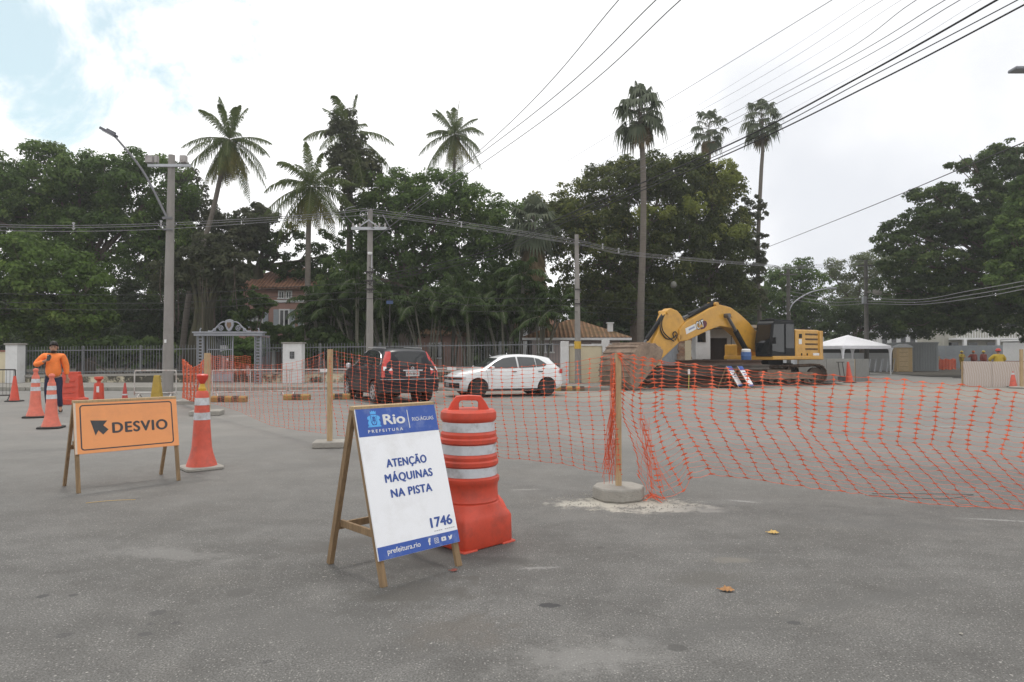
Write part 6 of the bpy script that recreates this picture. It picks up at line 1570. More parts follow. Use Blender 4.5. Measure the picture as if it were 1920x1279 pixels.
# upper frame axes: s forwards (towards camera-left), w to the machine's left (towards camera-right)
fw = Vector((-math.cos(TH), -math.sin(TH), 0)); lf = Vector((math.sin(TH), -math.cos(TH), 0))
UM = Matrix((fw, lf, Vector((0, 0, 1)))).transposed()            # local (s, w, z) -> world offset
def bp(u, v, w=0.0):
    """(s, z) in the boom plane seen at a photo pixel"""
    a = (u - CX) / FPX
    # EC + fw*s + lf*w : x = a*y
    O = EC + lf * w
    s = (a * O.y - O.x) / (fw.x - a * fw.y)
    y = O.y + fw.y * s
    return (s, P(u, v, y).z)
def exp_(poly, w0, w1, name, m, parent=ex, bevel=.02, smooth=0):
    """plate cut from a side outline (s, z), as thick as w0..w1"""
    k = MB(); n = len(poly)
    b = bmesh.new()
    fa = b.faces.new([b.verts.new((s, w0, z)) for s, z in poly])
    r = bmesh.ops.extrude_face_region(b, geom=[fa]); bmesh.ops.translate(b, vec=(0, w1 - w0, 0), verts=[g for g in r['geom'] if isinstance(g, bmesh.types.BMVert)])
    bmesh.ops.recalc_face_normals(b, faces=b.faces)
    for v in b.verts: v.co = UM @ v.co
    bmesh.ops.recalc_face_normals(b, faces=b.faces)
    me = bpy.data.meshes.new(name); b.to_mesh(me); b.free(); me.materials.append(m)
    if smooth: me.polygons.foreach_set('use_smooth', [True] * len(me.polygons)); me.set_sharp_from_angle(angle=R(smooth))
    return link(name, me, parent, bevel)
def U(s, w, z): return UM @ Vector((s, w, z))
def ubox(k, c, sz): return k.box(U(*c), sz, UM)
BPX = [(1280, 639), (1265, 641), (1266, 618), (1277, 605), (1300, 592), (1325, 578), (1342, 572), (1362, 577), (1380, 590), (1396, 605), (1410, 622), (1416, 645), (1408, 660), (1390, 648), (1380, 630), (1362, 615), (1342, 612), (1320, 620)]
exp_([bp(*q) for q in BPX], -.27, .27, 'boom', M['exyellow'], bevel=.03, smooth=35)
SPX = [(1243, 584), (1252, 578), (1264, 583), (1272, 592), (1278, 604), (1276, 622), (1270, 640), (1254, 655), (1236, 672), (1222, 690), (1212, 692), (1207, 684), (1213, 652), (1230, 618)]
exp_([bp(*q) for q in SPX], -.20, .20, 'stick', M['exyellow'], bevel=.03, smooth=35)
# decals on the left face of the boom
def decal(name, pts, w, m, parent=None, off=.004): return exp_([bp(u, v, w) for u, v in pts], w, w + off, name, m, ex, 0)
decal('white_sticker', [(1285, 616), (1304, 607), (1306, 617), (1287, 627)], .272, M['whitepaint'])
decal('sticker_text', [(1291, 617), (1302, 611.5), (1303, 614.5), (1292, 620)], .277, mat('sticker_grey_blue', (.25, .28, .42), .6))
decal('red_disc', [(1315, 603), (1320, 601), (1324, 602), (1326, 606), (1325, 611), (1321, 616), (1314, 618)], .272, mat('dark_red_decal', (.10, .015, .03), .5))
def boom_text(s_, u, v, cap, width, ang, w, m, bold):
    o = text_mesh('lettering', s_, cap, width, 0, 0, 0, m, ex, bold)
    sz = bp(u, v, w); p = U(sz[0], w + .006, sz[1])
    # text x axis runs along -s (towards the right of the picture), up is z
    X = -fw * math.cos(ang) + Vector((0, 0, 1)) * math.sin(ang); Z = fw * math.sin(ang) + Vector((0, 0, 1)) * math.cos(ang); Y = -lf
    o.matrix_local = Matrix.Translation(p) @ Matrix((X, Y, Z)).transposed().to_4x4(); return o
boom_text('CAT', 1314, 615, .32, .52, R(17), .285, M['ink'], .085)
boom_text('CAT', 1314, 614.6, .30, .50, R(17), .296, M['whitepaint'], .03)
decal('yellow_triangle', [(1309.5, 615.5), (1314.5, 607.5), (1319, 612.5)], .314, M['exyellow'], off=.003)
# cylinders: sleeve and rod as real tubes in machine axes
def cyl(name, a, b, w, r0, r1, split=.62, parent=ex):
    A0 = U(a[0], w, a[1]); B0 = U(b[0], w, b[1]); mid = A0.lerp(B0, split)
    k = MB(); k.tube([A0, mid], r0, 14); k.tube([A0 - (B0 - A0).normalized() * .08, A0 + (B0 - A0).normalized() * .05], r0 * 1.15, 12)
    o = k.build(name, M['exblack'], parent, smooth=50)
    q = MB(); q.tube([mid, B0], r1, 12); q.tube([B0 - lf * (r0 * 1.1), B0 + lf * (r0 * 1.1)], r0 * .9, 12); q.build('rod', M['darkrod'], o, smooth=50)
    return o
cyl('stick_cylinder', bp(1336, 571), bp(1277, 598), 0, .12, .07, .78)
cyl('bucket_cylinder', bp(1246, 588), bp(1206, 646), 0, .10, .06, .85)
for w in (.40, -.40):
    cyl('boom_cylinder', bp(1402, 662, w), bp(1364, 592, w), w, .12, .075, .6)
k = MB()
for i, (pts, w) in enumerate((([(1334, 568), (1322, 572), (1300, 588), (1284, 600)], .2), ([(1338, 570), (1320, 577), (1302, 592), (1287, 604)], -.12), ([(1338, 566), (1345, 566), (1352, 570), (1366, 576)], .1), ([(1243, 592), (1238, 606), (1240, 622), (1250, 635), (1262, 634), (1268, 628)], .24), ([(1246, 590), (1241, 604), (1243, 620), (1252, 631), (1264, 640)], .26), ([(1264, 634), (1262, 626), (1266, 622), (1270, 628), (1266, 638)], .26))):
    k.tube(smooth_path([U(bp(u, v, w)[0], w, bp(u, v, w)[1]) for u, v in pts], 6), .026, 6)
k.build('hydraulic_hose', M['rubber'], ex, smooth=60)
k = MB()
for (u, v, r_) in ((1267, 633, .16), (1364, 592, .15), (1337, 571, .14), (1245, 586, .12), (1215, 687, .12)):
    s_, z_ = bp(u, v); MB().tube([U(s_, -.27 - .04 * (u == 1364), z_), U(s_, .27 + .04 * (u == 1364), z_)], r_ * .72, 16).build('pin_boss', M['exyellow'], ex, smooth=50)

# bucket and its linkage
sB, zB = bp(1214, 688)
bo = lambda ds, z: (sB + ds * 1.18, z)
BP = [bo(.02, 1.62), bo(.35, 1.86), bo(.90, 1.93), bo(1.22, 1.80), bo(1.50, 1.35), bo(1.60, .85), bo(1.58, .40), bo(1.48, .02)]
BW = .93
vs, fs = [], []
for i, (s_, z_) in enumerate(BP):
    vs += [U(s_, -BW, z_), U(s_, BW, z_)]
n = len(BP); fs = [(2 * i, 2 * i + 2, 2 * i + 3, 2 * i + 1) for i in range(n - 1)]
bk = MB().add(vs, fs).build('bucket', M['rustmud'], ex, smooth=40)
so = bk.modifiers.new('thick', 'SOLIDIFY'); so.thickness = .05; so.offset = 0
for w in (-BW, BW):
    exp_(BP + [bo(1.36, .04), bo(.95, .42), bo(.42, .95), bo(.10, 1.30)], w - .03, w + .03, 'side_plate', M['rustmud'], ex, .01).parent = ex
k = MB()
for i in range(n - 1):
    a = Vector((BP[i][0], 0, BP[i][1])); b = Vector((BP[i + 1][0], 0, BP[i + 1][1])); nn = Vector(((b - a).z * -1, 0, (b - a).x)).normalized(); nn = -nn if nn.x + nn.z < 0 and i < 4 else nn
    for t in ((.12, .62) if i > 0 else (.5,)):
        c = a.lerp(b, t); out = Vector((c.x - (sB + .6), 0, c.z - .9)).normalized()
        p0 = U(c.x + out.x * .03, -BW - .02, c.z + out.z * .03); p1 = U(c.x + out.x * .03, BW + .02, c.z + out.z * .03)
        k.bar(p0, p1, .10, .05)
k.build('wear_strips', M['rustmud'], bk, bevel=.012)
for j in range(5):
    w = -BW + .12 + j * (2 * BW - .24) / 4
    k = MB(); k.loft([[U(sB + s_ * 1.18 + q * .07, w + r_ * hw_, z_) for q, r_ in ((-1, -1), (1, -1), (1, 1), (-1, 1))] for s_, z_, hw_ in ((1.50, .20, .08), (1.47, .06, .07), (1.40, -.0, .045))]); k.build('tooth', M['rustmud'], bk)
k = MB()
l1 = bp(1206, 646); l2 = bp(1222, 660)
for w in (-.26, .26): k.bar(U(l1[0], w, l1[1]), U(l2[0], w, l2[1]), .12, .05); k.bar(U(l1[0], w * .7, l1[1]), U(sB + .40, w * .7, 1.80), .14, .06)
k.tube([U(l1[0], -.32, l1[1]), U(l1[0], .32, l1[1])], .08, 12)
k.build('bucket_linkage', M['exyellow'], ex, smooth=40)
k = MB()
for w in (-.24, .24): k.bar(U(sB, w, zB), U(sB + .3, w, 1.90), .3, .05)
k.build('bucket_ears', M['rustmud'], bk)
# upper structure
def ublock(name, s0, s1, w0, w1, z0, z1, m, bevel=.03, parent=ex):
    k = MB(); k.box(U((s0 + s1) / 2, (w0 + w1) / 2, (z0 + z1) / 2), (abs(s1 - s0), abs(w1 - w0), z1 - z0), UM); return k.build(name, m, parent, bevel=bevel)
ublock('main_frame', 1.35, -2.7, -1.40, 1.40, 1.2, 1.40, M['exyellow'])
ublock('slewing_ring', .6, -.6, -.6, .6, .86, 1.2, M['exblack'])
# counterweight rounded at the back
k = MB(); k.loft([[U(s_, w, z_) for s_, w in [(-2.35, -1.42)] + [(-2.55 - .55 * math.cos(R(a)) , 1.42 * math.sin(R(a))) for a in range(-80, 81, 16)] + [(-2.35, 1.42)]] for z_ in (1.2, 1.28, 2.52, 2.62)])
cwt = k.build('counterweight', M['exyellow'], ex, smooth=40, bevel=.03)
eh = ublock('engine_cover', -.46, -2.40, -1.36, 1.36, 1.36, 2.66, M['exyellow'], .06)
ublock('tool_box', 1.30, -.3, -1.40, -.62, 1.36, 1.95, M['exyellow'], .05)
ublock('fuel_tank', -.32, -.9, -1.38, -.6, 1.36, 2.15, M['exyellow'], .05)
# side louvres, plate and handles on the left flank
for j in range(4):
    z_ = 1.64 + .24 * j + .05
    k = MB()
    for i in range(3): k.box(U(-1.75, 1.365, z_ + i * .028), (1.0, .02, .018), UM)
    k.build('louvre', M['exblack'], eh)
ublock('mesh_vent', -.75, -.98, 1.355, 1.372, 2.25, 2.45, M['exblack'], 0, eh)
ublock('white_plate', -.72, -.96, 1.362, 1.376, 1.95, 2.2, M['whitepaint'], .01, eh)
ublock('number_plate', -2.36, -1.85, 1.366, 1.385, 1.40, 1.52, M['whitepaint'], .03, eh)
for s_ in (-.9, -1.35): ublock('latch', s_, s_ - .08, 1.36, 1.385, 1.40, 1.52, M['exblack'], .01, eh)
ublock('side_skirt', 1.35, -2.4, 1.38, 1.44, 1.22, 1.38, M['exyellow'], .02)
k = MB()
for pts in ([(.9, -1.3, 1.95), (.9, -1.3, 2.35), (.1, -1.3, 2.35), (.1, -1.3, 1.95)], [(-.6, -.9, 2.64), (-.6, -.9, 2.95), (-1.9, -.9, 2.95), (-1.9, -.9, 2.64)], [(-.6, 1.2, 2.64), (-.6, 1.2, 2.72), (-2.1, 1.2, 2.72), (-2.1, 1.2, 2.64)]):
    k.tube([U(*p) for p in pts], .022, 6)
k.build('handrail', M['exblack'], ex)
MB().tube([U(-1.5, -.55, 2.3), U(-1.5, -.55, 2.75)], .08, 12).build('exhaust', M['exblack'], ex)
# cab
CB = [(1.42, 1.36), (1.46, 2.0), (1.30, 2.92), (1.12, 3.05), (-.28, 3.05), (-.36, 2.92), (-.40, 1.36)]
exp_(CB, .52, 1.40, 'cab', M['exblack'], bevel=.04)
cg = exp_([(1.33, 1.62), (1.36, 2.02), (1.22, 2.86), (.46, 2.90), (.46, 1.55)], 1.402, 1.412, 'door_window', M['glass'], bevel=0)
exp_([(.34, 1.75), (.34, 2.90), (-.26, 2.90), (-.30, 1.75)], 1.402, 1.412, 'rear_side_window', M['glass'], bevel=0)
k = MB(); f = lambda z: interp([(1.36, 1.42), (2.0, 1.46), (2.92, 1.30)], z) + .012
k.add([U(f(z), w, z) for z in (1.5, 2.0, 2.85) for w in (.60, 1.32)], [(0, 1, 3, 2), (2, 3, 5, 4)]); k.build('windscreen', M['glass'], ex)
k = MB(); k.tube([U(.40, 1.43, 1.5), U(.40, 1.43, 2.9)], .03, 6); k.tube([U(1.44, 1.45, 1.5), U(1.50, 1.45, 2.0), U(1.34, 1.45, 2.85)], .025, 6); k.tube([U(1.5, 1.5, 1.45), U(1.5, 1.5, 2.1)], .02, 6); k.build('grab_rail', M['exblack'], ex)
k = MB(); k.box(U(.4, .96, 3.08), (1.5, .8, .05), UM); k.box(U(.9, .96, 3.13), (.3, .3, .06), UM); k.build('cab_roof', M['exblack'], ex, bevel=.02)
k = MB(); k.box(U(1.5, 1.62, 2.1), (.05, .18, .3), UM); k.tube([U(1.45, 1.42, 1.9), U(1.5, 1.62, 2.1)], .018, 5); k.build('mirror', M['exblack'], ex, bevel=.01)
# tracks: the undercarriage stands nearly across the view
TA = R(8); tf = Vector((-math.cos(TA), -math.sin(TA), 0)); tl_ = Vector((math.sin(TA), -math.cos(TA), 0)); TM = Matrix((tf, tl_, Vector((0, 0, 1)))).transposed()
def T(s, w, z): return TM @ Vector((s, w, z))
for sd in (1, -1):
    w = sd * 1.20; Lh, rr = 1.85, .47
    path = []
    for i in range(10): path.append((lerp(-Lh, Lh, i / 10), 0.03))
    for i in range(9): a = R(-90 + 180 * i / 9); path.append((Lh + rr * math.cos(a), rr + .03 + rr * math.sin(a)))
    for i in range(10): path.append((lerp(Lh, -Lh, i / 10), 2 * rr + .03 - .05 * math.sin(math.pi * i / 10)))
    for i in range(9): a = R(90 + 180 * i / 9); path.append((-Lh + rr * math.cos(a), rr + .03 + rr * math.sin(a)))
    # resample evenly into shoes
    pp = [Vector((a, b, 0)) for a, b in path] + [Vector((path[0][0], path[0][1], 0))]
    tot = sum((b - a).length for a, b in zip(pp, pp[1:])); ns = 50; k = MB(); acc = 0; seg = 0
    for j in range(ns):
        want = tot * (j + .5) / ns; acc = 0
        for a, b in zip(pp, pp[1:]):
            d = (b - a).length
            if acc + d >= want: q = a.lerp(b, (want - acc) / d); dr_ = (b - a).normalized(); break
            acc += d
        c = T(q.x, w, q.y); X = TM @ Vector((dr_.x, 0, dr_.y)); Z_ = TM @ Vector((-dr_.y, 0, dr_.x)); Mx = Matrix((X, TM @ Vector((0, 1, 0)), Z_)).transposed()
        k.box(c, (tot / ns * .94, .62, .035), Mx); k.box(c - Z_ * .03, (.03, .60, .04), Mx); k.box(c + Z_ * .05, (tot / ns * .8, .16, .08), Mx)
    tr = k.build('track', M['mudtrack'], ex)
    fr = MB(); fr.box(T(0, w, .45), (2 * Lh + .3, .26, .34), TM); fr.box(T(0, w * .98, .66), (1.2, .3, .16), TM); fr.build('track_frame', M['rustmud'], tr, bevel=.03)
    for s_, r_ in ((Lh, .34), (-Lh, .34)):
        q = MB(); q.tube([T(s_, w - .1, rr + .03), T(s_, w + .1, rr + .03)], r_, 22); q.tube([T(s_, w - .16, rr + .03), T(s_, w + .16, rr + .03)], .15, 14); q.build('idler', M['mudtrack'], tr, smooth=40)
    q = MB()
    for i in range(7): q.tube([T(-1.35 + i * .45, w - .17, .20), T(-1.35 + i * .45, w + .17, .20)], .11, 14)
    q.tube([T(.5, w - .12, .78), T(.5, w + .12, .78)], .08, 12); q.tube([T(-.5, w - .12, .78), T(-.5, w + .12, .78)], .08, 12)
    q.build('rollers', M['mudtrack'], tr, smooth=40)
q = MB(); q.box(T(0, 0, .62), (1.6, 2.0, .34), TM); q.build('undercarriage', M['rustmud'], ex, bevel=.04)

# ------------------------------------------------------------------ stack of rusty steel piles
M['rust'] = mat('dark_rusty_steel', (.085, .052, .038), .8, var=.35, scale=2, stretch=(.4, 3, 3), bump=.3, dirt=(.16, .10, .065), dscale=1.6, damt=.85)
M['rust2'] = mat('weathered_steel', (.13, .115, .10), .75, var=.3, scale=2, stretch=(.4, 3, 3), dirt=(.07, .045, .035), dscale=1.8, damt=.8)
r2 = random.Random(21)
BL = [(1196, 1376, 30.0, .06, 'rust', 'bottom row, nearest the road'), (1215, 1400, 30.5, .06, 'rust', 'bottom row, second from the road'), (1200, 1385, 31.0, .06, 'rust', 'bottom row, furthest back'),
      (1190, 1270, 30.1, .30, 'rust2', 'short, second layer at the bucket end'), (1262, 1425, 30.2, .30, 'rust', 'second layer at the track end'), (1225, 1410, 30.8, .30, 'rust', 'second layer, set back'),
      (1205, 1372, 30.0, .52, 'rust2', 'pale one in the third layer'), (1230, 1420, 30.6, .52, 'rust', 'third layer, set back'), (1222, 1340, 30.1, .76, 'rust', 'fourth layer, left part'), (1290, 1440, 30.4, .78, 'rust2', 'fourth layer, right part'), (1268, 1425, 30.7, .99, 'rust', 'topmost of the stack')]
for (u0, u1, d, z, m, lab) in BL:
    a = P(u0, 663, d).x; b = P(u1, 663, d).x; t = None; c = (a + b) / 2; L2 = (b - a) / 2; k = MB()
    h = .20
    k.loft([[Vector((x, y, zz)) for y, zz in ((-.24, 0), (-.24, .03), (-.12, .05), (-.12, h - .05), (-.24, h - .03), (-.24, h), (.24, h), (.24, h - .03), (.12, h - .05), (.12, .05), (.24, .03), (.24, 0))] for x in (-L2, L2)])
    o = k.build('steel_beam', M[m], None, bevel=.008); o.location = (c, d, z + .02); o.rotation_euler = (0, 0, R(r2.uniform(-1.0, 1.0)))
    tag(o, 'rusty steel beam in the stack before the excavator: ' + lab, 'steel beam', 'stacked rusty steel beams')
for i, (u, lab) in enumerate(((1200, 'timber bearer under the steel stack at the bucket end'), (1300, 'timber bearer under the middle of the steel stack'), (1390, 'timber bearer under the steel stack at the track end'))):
    o = MB().box((0, 0, .035), (.14, 1.9, .07)).build('timber_bearer', M['timber'], None); p = P(u, 663, 30.4); o.location = (p.x, 30.5, 0); tag(o, lab, 'timber', 'bearers under the steel stack')
gp = thing('marker_rod', 'thin yellow green marker rod with a white top in front of the steel stack', 'rod', G(1291, 731))
MB().tube([(0, 0, 0), (.02, 0, .62)], .022, 7).build('rod', mat('yellow_green_paint', (.42, .40, .10), .6), gp); MB().box((.02, 0, .74), (.09, .05, .22)).build('rod_top', M['whitepaint'], gp, bevel=.01)
dr_ = thing('water_drum', 'blue plastic drum with a white lid standing on the steel stack under the cab', 'drum', (P(1399, 663, 30.7).x, 30.7, 1.21))
MB().lathe([(.2, 0), (.22, .02), (.22, .16), (.23, .18), (.22, .2), (.22, .34), (.2, .36), (.02, .36)], 22).build('drum_body', mat('blue_drum', (.04, .10, .26), .5), dr_, smooth=35); MB().lathe([(.19, .36), (.2, .38), (.2, .46), (.17, .49), (.02, .5)], 22).build('lid', M['whitepaint'], dr_, smooth=35)
# ================================================================== works at the right
M['ply'] = mat('grey_plywood', (.30, .30, .285), .9, var=.1, scale=2, dirt=(.2, .19, .17), dscale=1.8, damt=.6)
def hoard(name, label, u0, u1, d0, d1, h, m, cat='hoarding', th=.08, group=None):
    a = P(u0, 663, d0); b = P(u1, 663, d1); a.z = b.z = 0; c = (a + b) / 2; L_ = (b - a).length
    t = thing(name, label, cat, c, math.atan2((b - a).y, (b - a).x), group)
    n = max(1, round(L_ / 1.22)); W_ = L_ / n
    for i in range(n): MB().box((-L_ / 2 + (i + .5) * W_, 0, h / 2), (W_ - .012, th, h)).build('panel', m, t, bevel=.006)
    k = MB()
    for i in range(n + 1): k.box((-L_ / 2 + i * W_, th / 2 + .05, h / 2), (.08, .08, h * .98))
    k.build('batten', M['lumber'], t)
    return t
hoard('hoarding', 'low pale grey plywood hoarding behind the excavator tracks', 1497, 1602, 37.5, 36.8, 1.22, M['ply'])
hoard('hoarding', 'darker grey hoarding panel right of the shovels, ending at the gazebo leg', 1603, 1628, 36.9, 38.5, 1.20, mat('darker_plywood', (.21, .21, .20), .9, var=.1, dirt=(.14, .13, .12), dscale=2))
hoard('hoarding', 'long pale metal site wall behind the white gazebo', 1525, 1672, 57, 58, 1.55, mat('pale_site_wall', (.36, .37, .38), .7, var=.08, scale=1.5))
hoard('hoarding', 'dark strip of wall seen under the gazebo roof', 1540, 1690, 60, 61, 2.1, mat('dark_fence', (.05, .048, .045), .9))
hoard('hoarding', 'grey metal site fence behind the workers', 1745, 1925, 70, 66, 2.3, mat('blue_grey_fence', (.25, .27, .29), .7, var=.12, scale=1.2, dirt=(.16, .16, .16), dscale=.8), )
# patterned barrier at right
pm = bpy.data.materials.new('netted_board'); pm.use_nodes = True
N = pm.node_tree.nodes; L = pm.node_tree.links.new; c = N.new('ShaderNodeTexCoord'); w = N.new('ShaderNodeTexWave'); w.wave_type = 'RINGS'; w.rings_direction = 'Y'; w.inputs['Scale'].default_value = 3.4; w.inputs['Distortion'].default_value = 3.0; w.inputs['Detail'].default_value = 3; w.inputs['Detail Scale'].default_value = 1.5
mp = N.new('ShaderNodeMapping'); mp.inputs['Location'].default_value = (9, 0, -.5); mp.inputs['Scale'].default_value = (1, 1, 1.6); L(c.outputs['Object'], mp.inputs['Vector']); L(mp.outputs[0], w.inputs['Vector'])
r = N.new('ShaderNodeValToRGB'); r.color_ramp.elements[0].color = rgb((.44, .35, .29)); r.color_ramp.elements[1].color = rgb((.53, .48, .45)); e = r.color_ramp.elements.new(.7); e.color = rgb((.50, .44, .41)); L(w.outputs['Fac'], r.inputs[0]); L(r.outputs[0], N['Principled BSDF'].inputs['Base Color']); N['Principled BSDF'].inputs['Roughness'].default_value = .9
hoard('board_barrier', 'low board barrier covered in pale pinkish netting at the right edge', 1806, 2080, 31.0, 29.5, 1.14, pm, 'barrier', .12)
# gazebo
gz = P(1590, 663, 49.5); gz.z = 0
t = thing('gazebo', 'white pop-up gazebo tent with pointed roof', 'tent', gz, R(12))
M['canvas'] = mat('white_canvas', (.74, .74, .77), .8, var=.04, scale=2, trans=0)
hw, zt, za = 1.95, 2.05, 2.85
v = [(-hw, -hw, zt), (hw, -hw, zt), (hw, hw, zt), (-hw, hw, zt), (0, 0, za), (-hw, -hw, zt - .22), (hw, -hw, zt - .22), (hw, hw, zt - .22), (-hw, hw, zt - .22)]
for i, s_ in enumerate(((0, 1), (1, 2), (2, 3), (3, 0))): pass
cv = MB().add(v, [(0, 1, 4), (1, 2, 4), (2, 3, 4), (3, 0, 4), (5, 6, 1, 0), (6, 7, 2, 1), (7, 8, 3, 2), (8, 5, 0, 3)]).build('canopy', M['canvas'], t)
sd_ = cv.modifiers.new('s', 'SOLIDIFY'); sd_.thickness = .012
for sx in (-1, 1):
    for sy in (-1, 1):
        MB().box((sx * (hw - .04), sy * (hw - .04), zt / 2), (.045, .045, zt)).build('leg', M['whitepaint'], t)
        k = MB(); k.loft([[Vector((sx * (hw - .045 + q * .05 * a), sy * (hw - .045 + r_ * .05 * a), z)) for q, r_ in ((-1, -1), (1, -1), (1, 1), (-1, 1))] for z, a in ((.7, .7), (1.3, .9), (1.7, 1.6), (1.9, 3))]); k.build('leg_drape', M['canvas'], t)
# toilet and container
t = thing('portable_toilet', 'yellow beige portable toilet with rounded roof', 'portable toilet', (P(1692, 663, 56).x, 56, 0), R(-14))
k = MB(); k.box((0, 0, 1.02), (1.15, 1.15, 2.04)); k.build('cabin', mat('beige_plastic', (.52, .37, .19), .6, var=.06), t, bevel=.03)
k = MB(); k.box((-.08, -.585, 1.0), (.72, .03, 1.8)); dn = k.build('door', mat('beige_plastic_door', (.55, .41, .23), .6), t, bevel=.01)
for z in (.45, .85, 1.25, 1.6): MB().box((-.08, -.605, z), (.6, .015, .05)).build('rib', M['lumber'], dn)
k = MB(); k.loft([[Vector((-.62 + 1.24 * i / 10, y, 2.04 + .26 * math.sin(math.pi * i / 10))) for i in range(11)] + [Vector((.62, y, 1.99)), Vector((-.62, y, 1.99))] for y in (-.64, .64)]); k.build('roof', mat('pale_roof', (.52, .53, .54), .5), t, smooth=40)
t = thing('site_container', 'grey site container behind the portable toilet', 'container', (P(1722, 663, 59).x, 60, 0), R(-14))
MB().box((0, 0, 1.2), (2.6, 5.0, 2.4)).build('container_body', mat('grey_container', (.30, .32, .33), .6, var=.1, scale=1.2), t, bevel=.03)
k = MB()
for i in range(12): k.box((-1.1 + i * .2, -2.52, 1.2), (.07, .04, 2.2))
k.build('corrugation', mat('grey_container_rib', (.26, .28, .29), .6), t)
MB().box((0, 0, 2.43), (2.7, 5.1, .06)).build('roof', M['galv'], t)
# leaning barricade frames, shovels, road plate
for i, (u, lab) in enumerate(((1640, 'grey metal frame leaning by the gazebo leg, leftmost'), (1652, 'grey metal frame leaning by the gazebo, middle'), (1664, 'grey metal frame leaning by the portable toilet, rightmost'))):
    p = P(u, 663, 54); k = MB()
    k.tube([(-.5, 0, 0), (-.15, .3, 1.05), (.75, .3, 1.05), (.4, 0, 0), (-.5, 0, 0)], .03, 6); k.tube([(-.05, 0, 0), (.3, .3, 1.05)], .025, 6)
    o = k.build('metal_frame', M['galv'], None); o.location = (p.x, 54, .03); tag(o, lab, 'frame', 'leaning metal frames')
for i, (u, lab) in enumerate(((1575, 'left one of two black handled shovels leaning on the grey hoarding'), (1583, 'right one of two black handled shovels leaning on the grey hoarding'))):
    p = P(u, 663, 36.3); t = thing('shovel', lab, 'shovel', (p.x, 36.3, 0), 0, 'shovels on the hoarding')
    k = MB(); k.tube([(0, 0, .28), (.03, .28, 1.02)], .022, 7); k.tube([(-.07, .28, 1.04), (.13, .28, 1.04)], .02, 6); k.build('handle', M['darkiron'], t)
    k = MB(); k.loft([[Vector((x * w_, y, z)) for x, y in ((-1, y0), (0, y0 - .03), (1, y0), (0, y0 + .012))] for w_, y0, z in ((.10, -.03, .0), (.13, .0, .12), (.12, .05, .28))]); k.build('blade', M['darkiron'], t, smooth=50)
o = MB().loft([sq_ring(z, h_, 2.4) for z, h_ in ((0, .30), (.03, .3), (.05, .24))]).build('manhole_ring', M['darkiron'], None); o.location = G(1797, 709); tag(o, 'flat black lid lying on the far road left of the patterned barrier', 'manhole lid')
o = MB().loft([sq_ring(z, h_, 2.4) for z, h_ in ((0, .28), (.04, .26), (.07, .16))]).build('sand_bag', M['darkiron'], None); o.location = G(1555, 716); tag(o, 'small black bag on the ground before the grey hoarding', 'bag')
# white bus roof at the right edge
t = thing('bus', 'white roofed bus with a dark windscreen at the right edge behind the workers', 'bus', (P(1966, 663, 60).x, 61, 0), 0)
MB().box((0, 0, 1.45), (2.4, 6, 2.3)).build('body', M['whitepaint'], t, bevel=.15)
MB().box((0, -3.01, 1.75), (2.1, .06, 1.0)).build('windscreen', M['glass'], t, bevel=.02)
MB().box((0, -.2, 2.66), (2.6, 6.6, .14)).build('roof', M['whitepaint'], t, bevel=.05)
for sx in (-1, 1):
    MB().tube([(sx * .85, -2.2, .42), (sx * 1.1, -2.2, .42)], .42, 20).build('wheel', M['rubber'], t, smooth=40); MB().tube([(sx * .85, 2.0, .42), (sx * 1.1, 2.0, .42)], .42, 20).build('wheel', M['rubber'], t, smooth=40)
    MB().box((sx * .8, -3.03, .75), (.35, .06, .2)).build('headlight', M['lampwhite'], t)

# ================================================================== people
M['skin'] = mat('skin', (.33, .185, .12), .55, var=.08)
M['hair'] = mat('black_hair', (.012, .010, .009), .6)
def skin_mesh(name, J, E, m, parent, root=0, sub=2, smooth=True):
    """grow one continuous surface round a jointed skeleton; J: name -> (point, radius or (rx, ry))"""
    names = list(J); me = bpy.data.meshes.new(name)
    me.from_pydata([J[n][0] for n in names], [(names.index(a), names.index(b)) for a, b in E], [])
    o = link(name, me); sk = o.modifiers.new('skin', 'SKIN'); sk.branch_smoothing = .4
    for i, n in enumerate(names):
        r_ = J[n][1]; me.skin_vertices[0].data[i].radius = r_ if isinstance(r_, tuple) else (r_, r_)
    me.skin_vertices[0].data[root].use_root = True
    ss = o.modifiers.new('sub', 'SUBSURF'); ss.levels = sub; ss.render_levels = sub
    baked(o); o.data.polygons.foreach_set('use_smooth', [True] * len(o.data.polygons))
    o.data.materials.clear(); o.data.materials.append(m); o.parent = parent
    return o
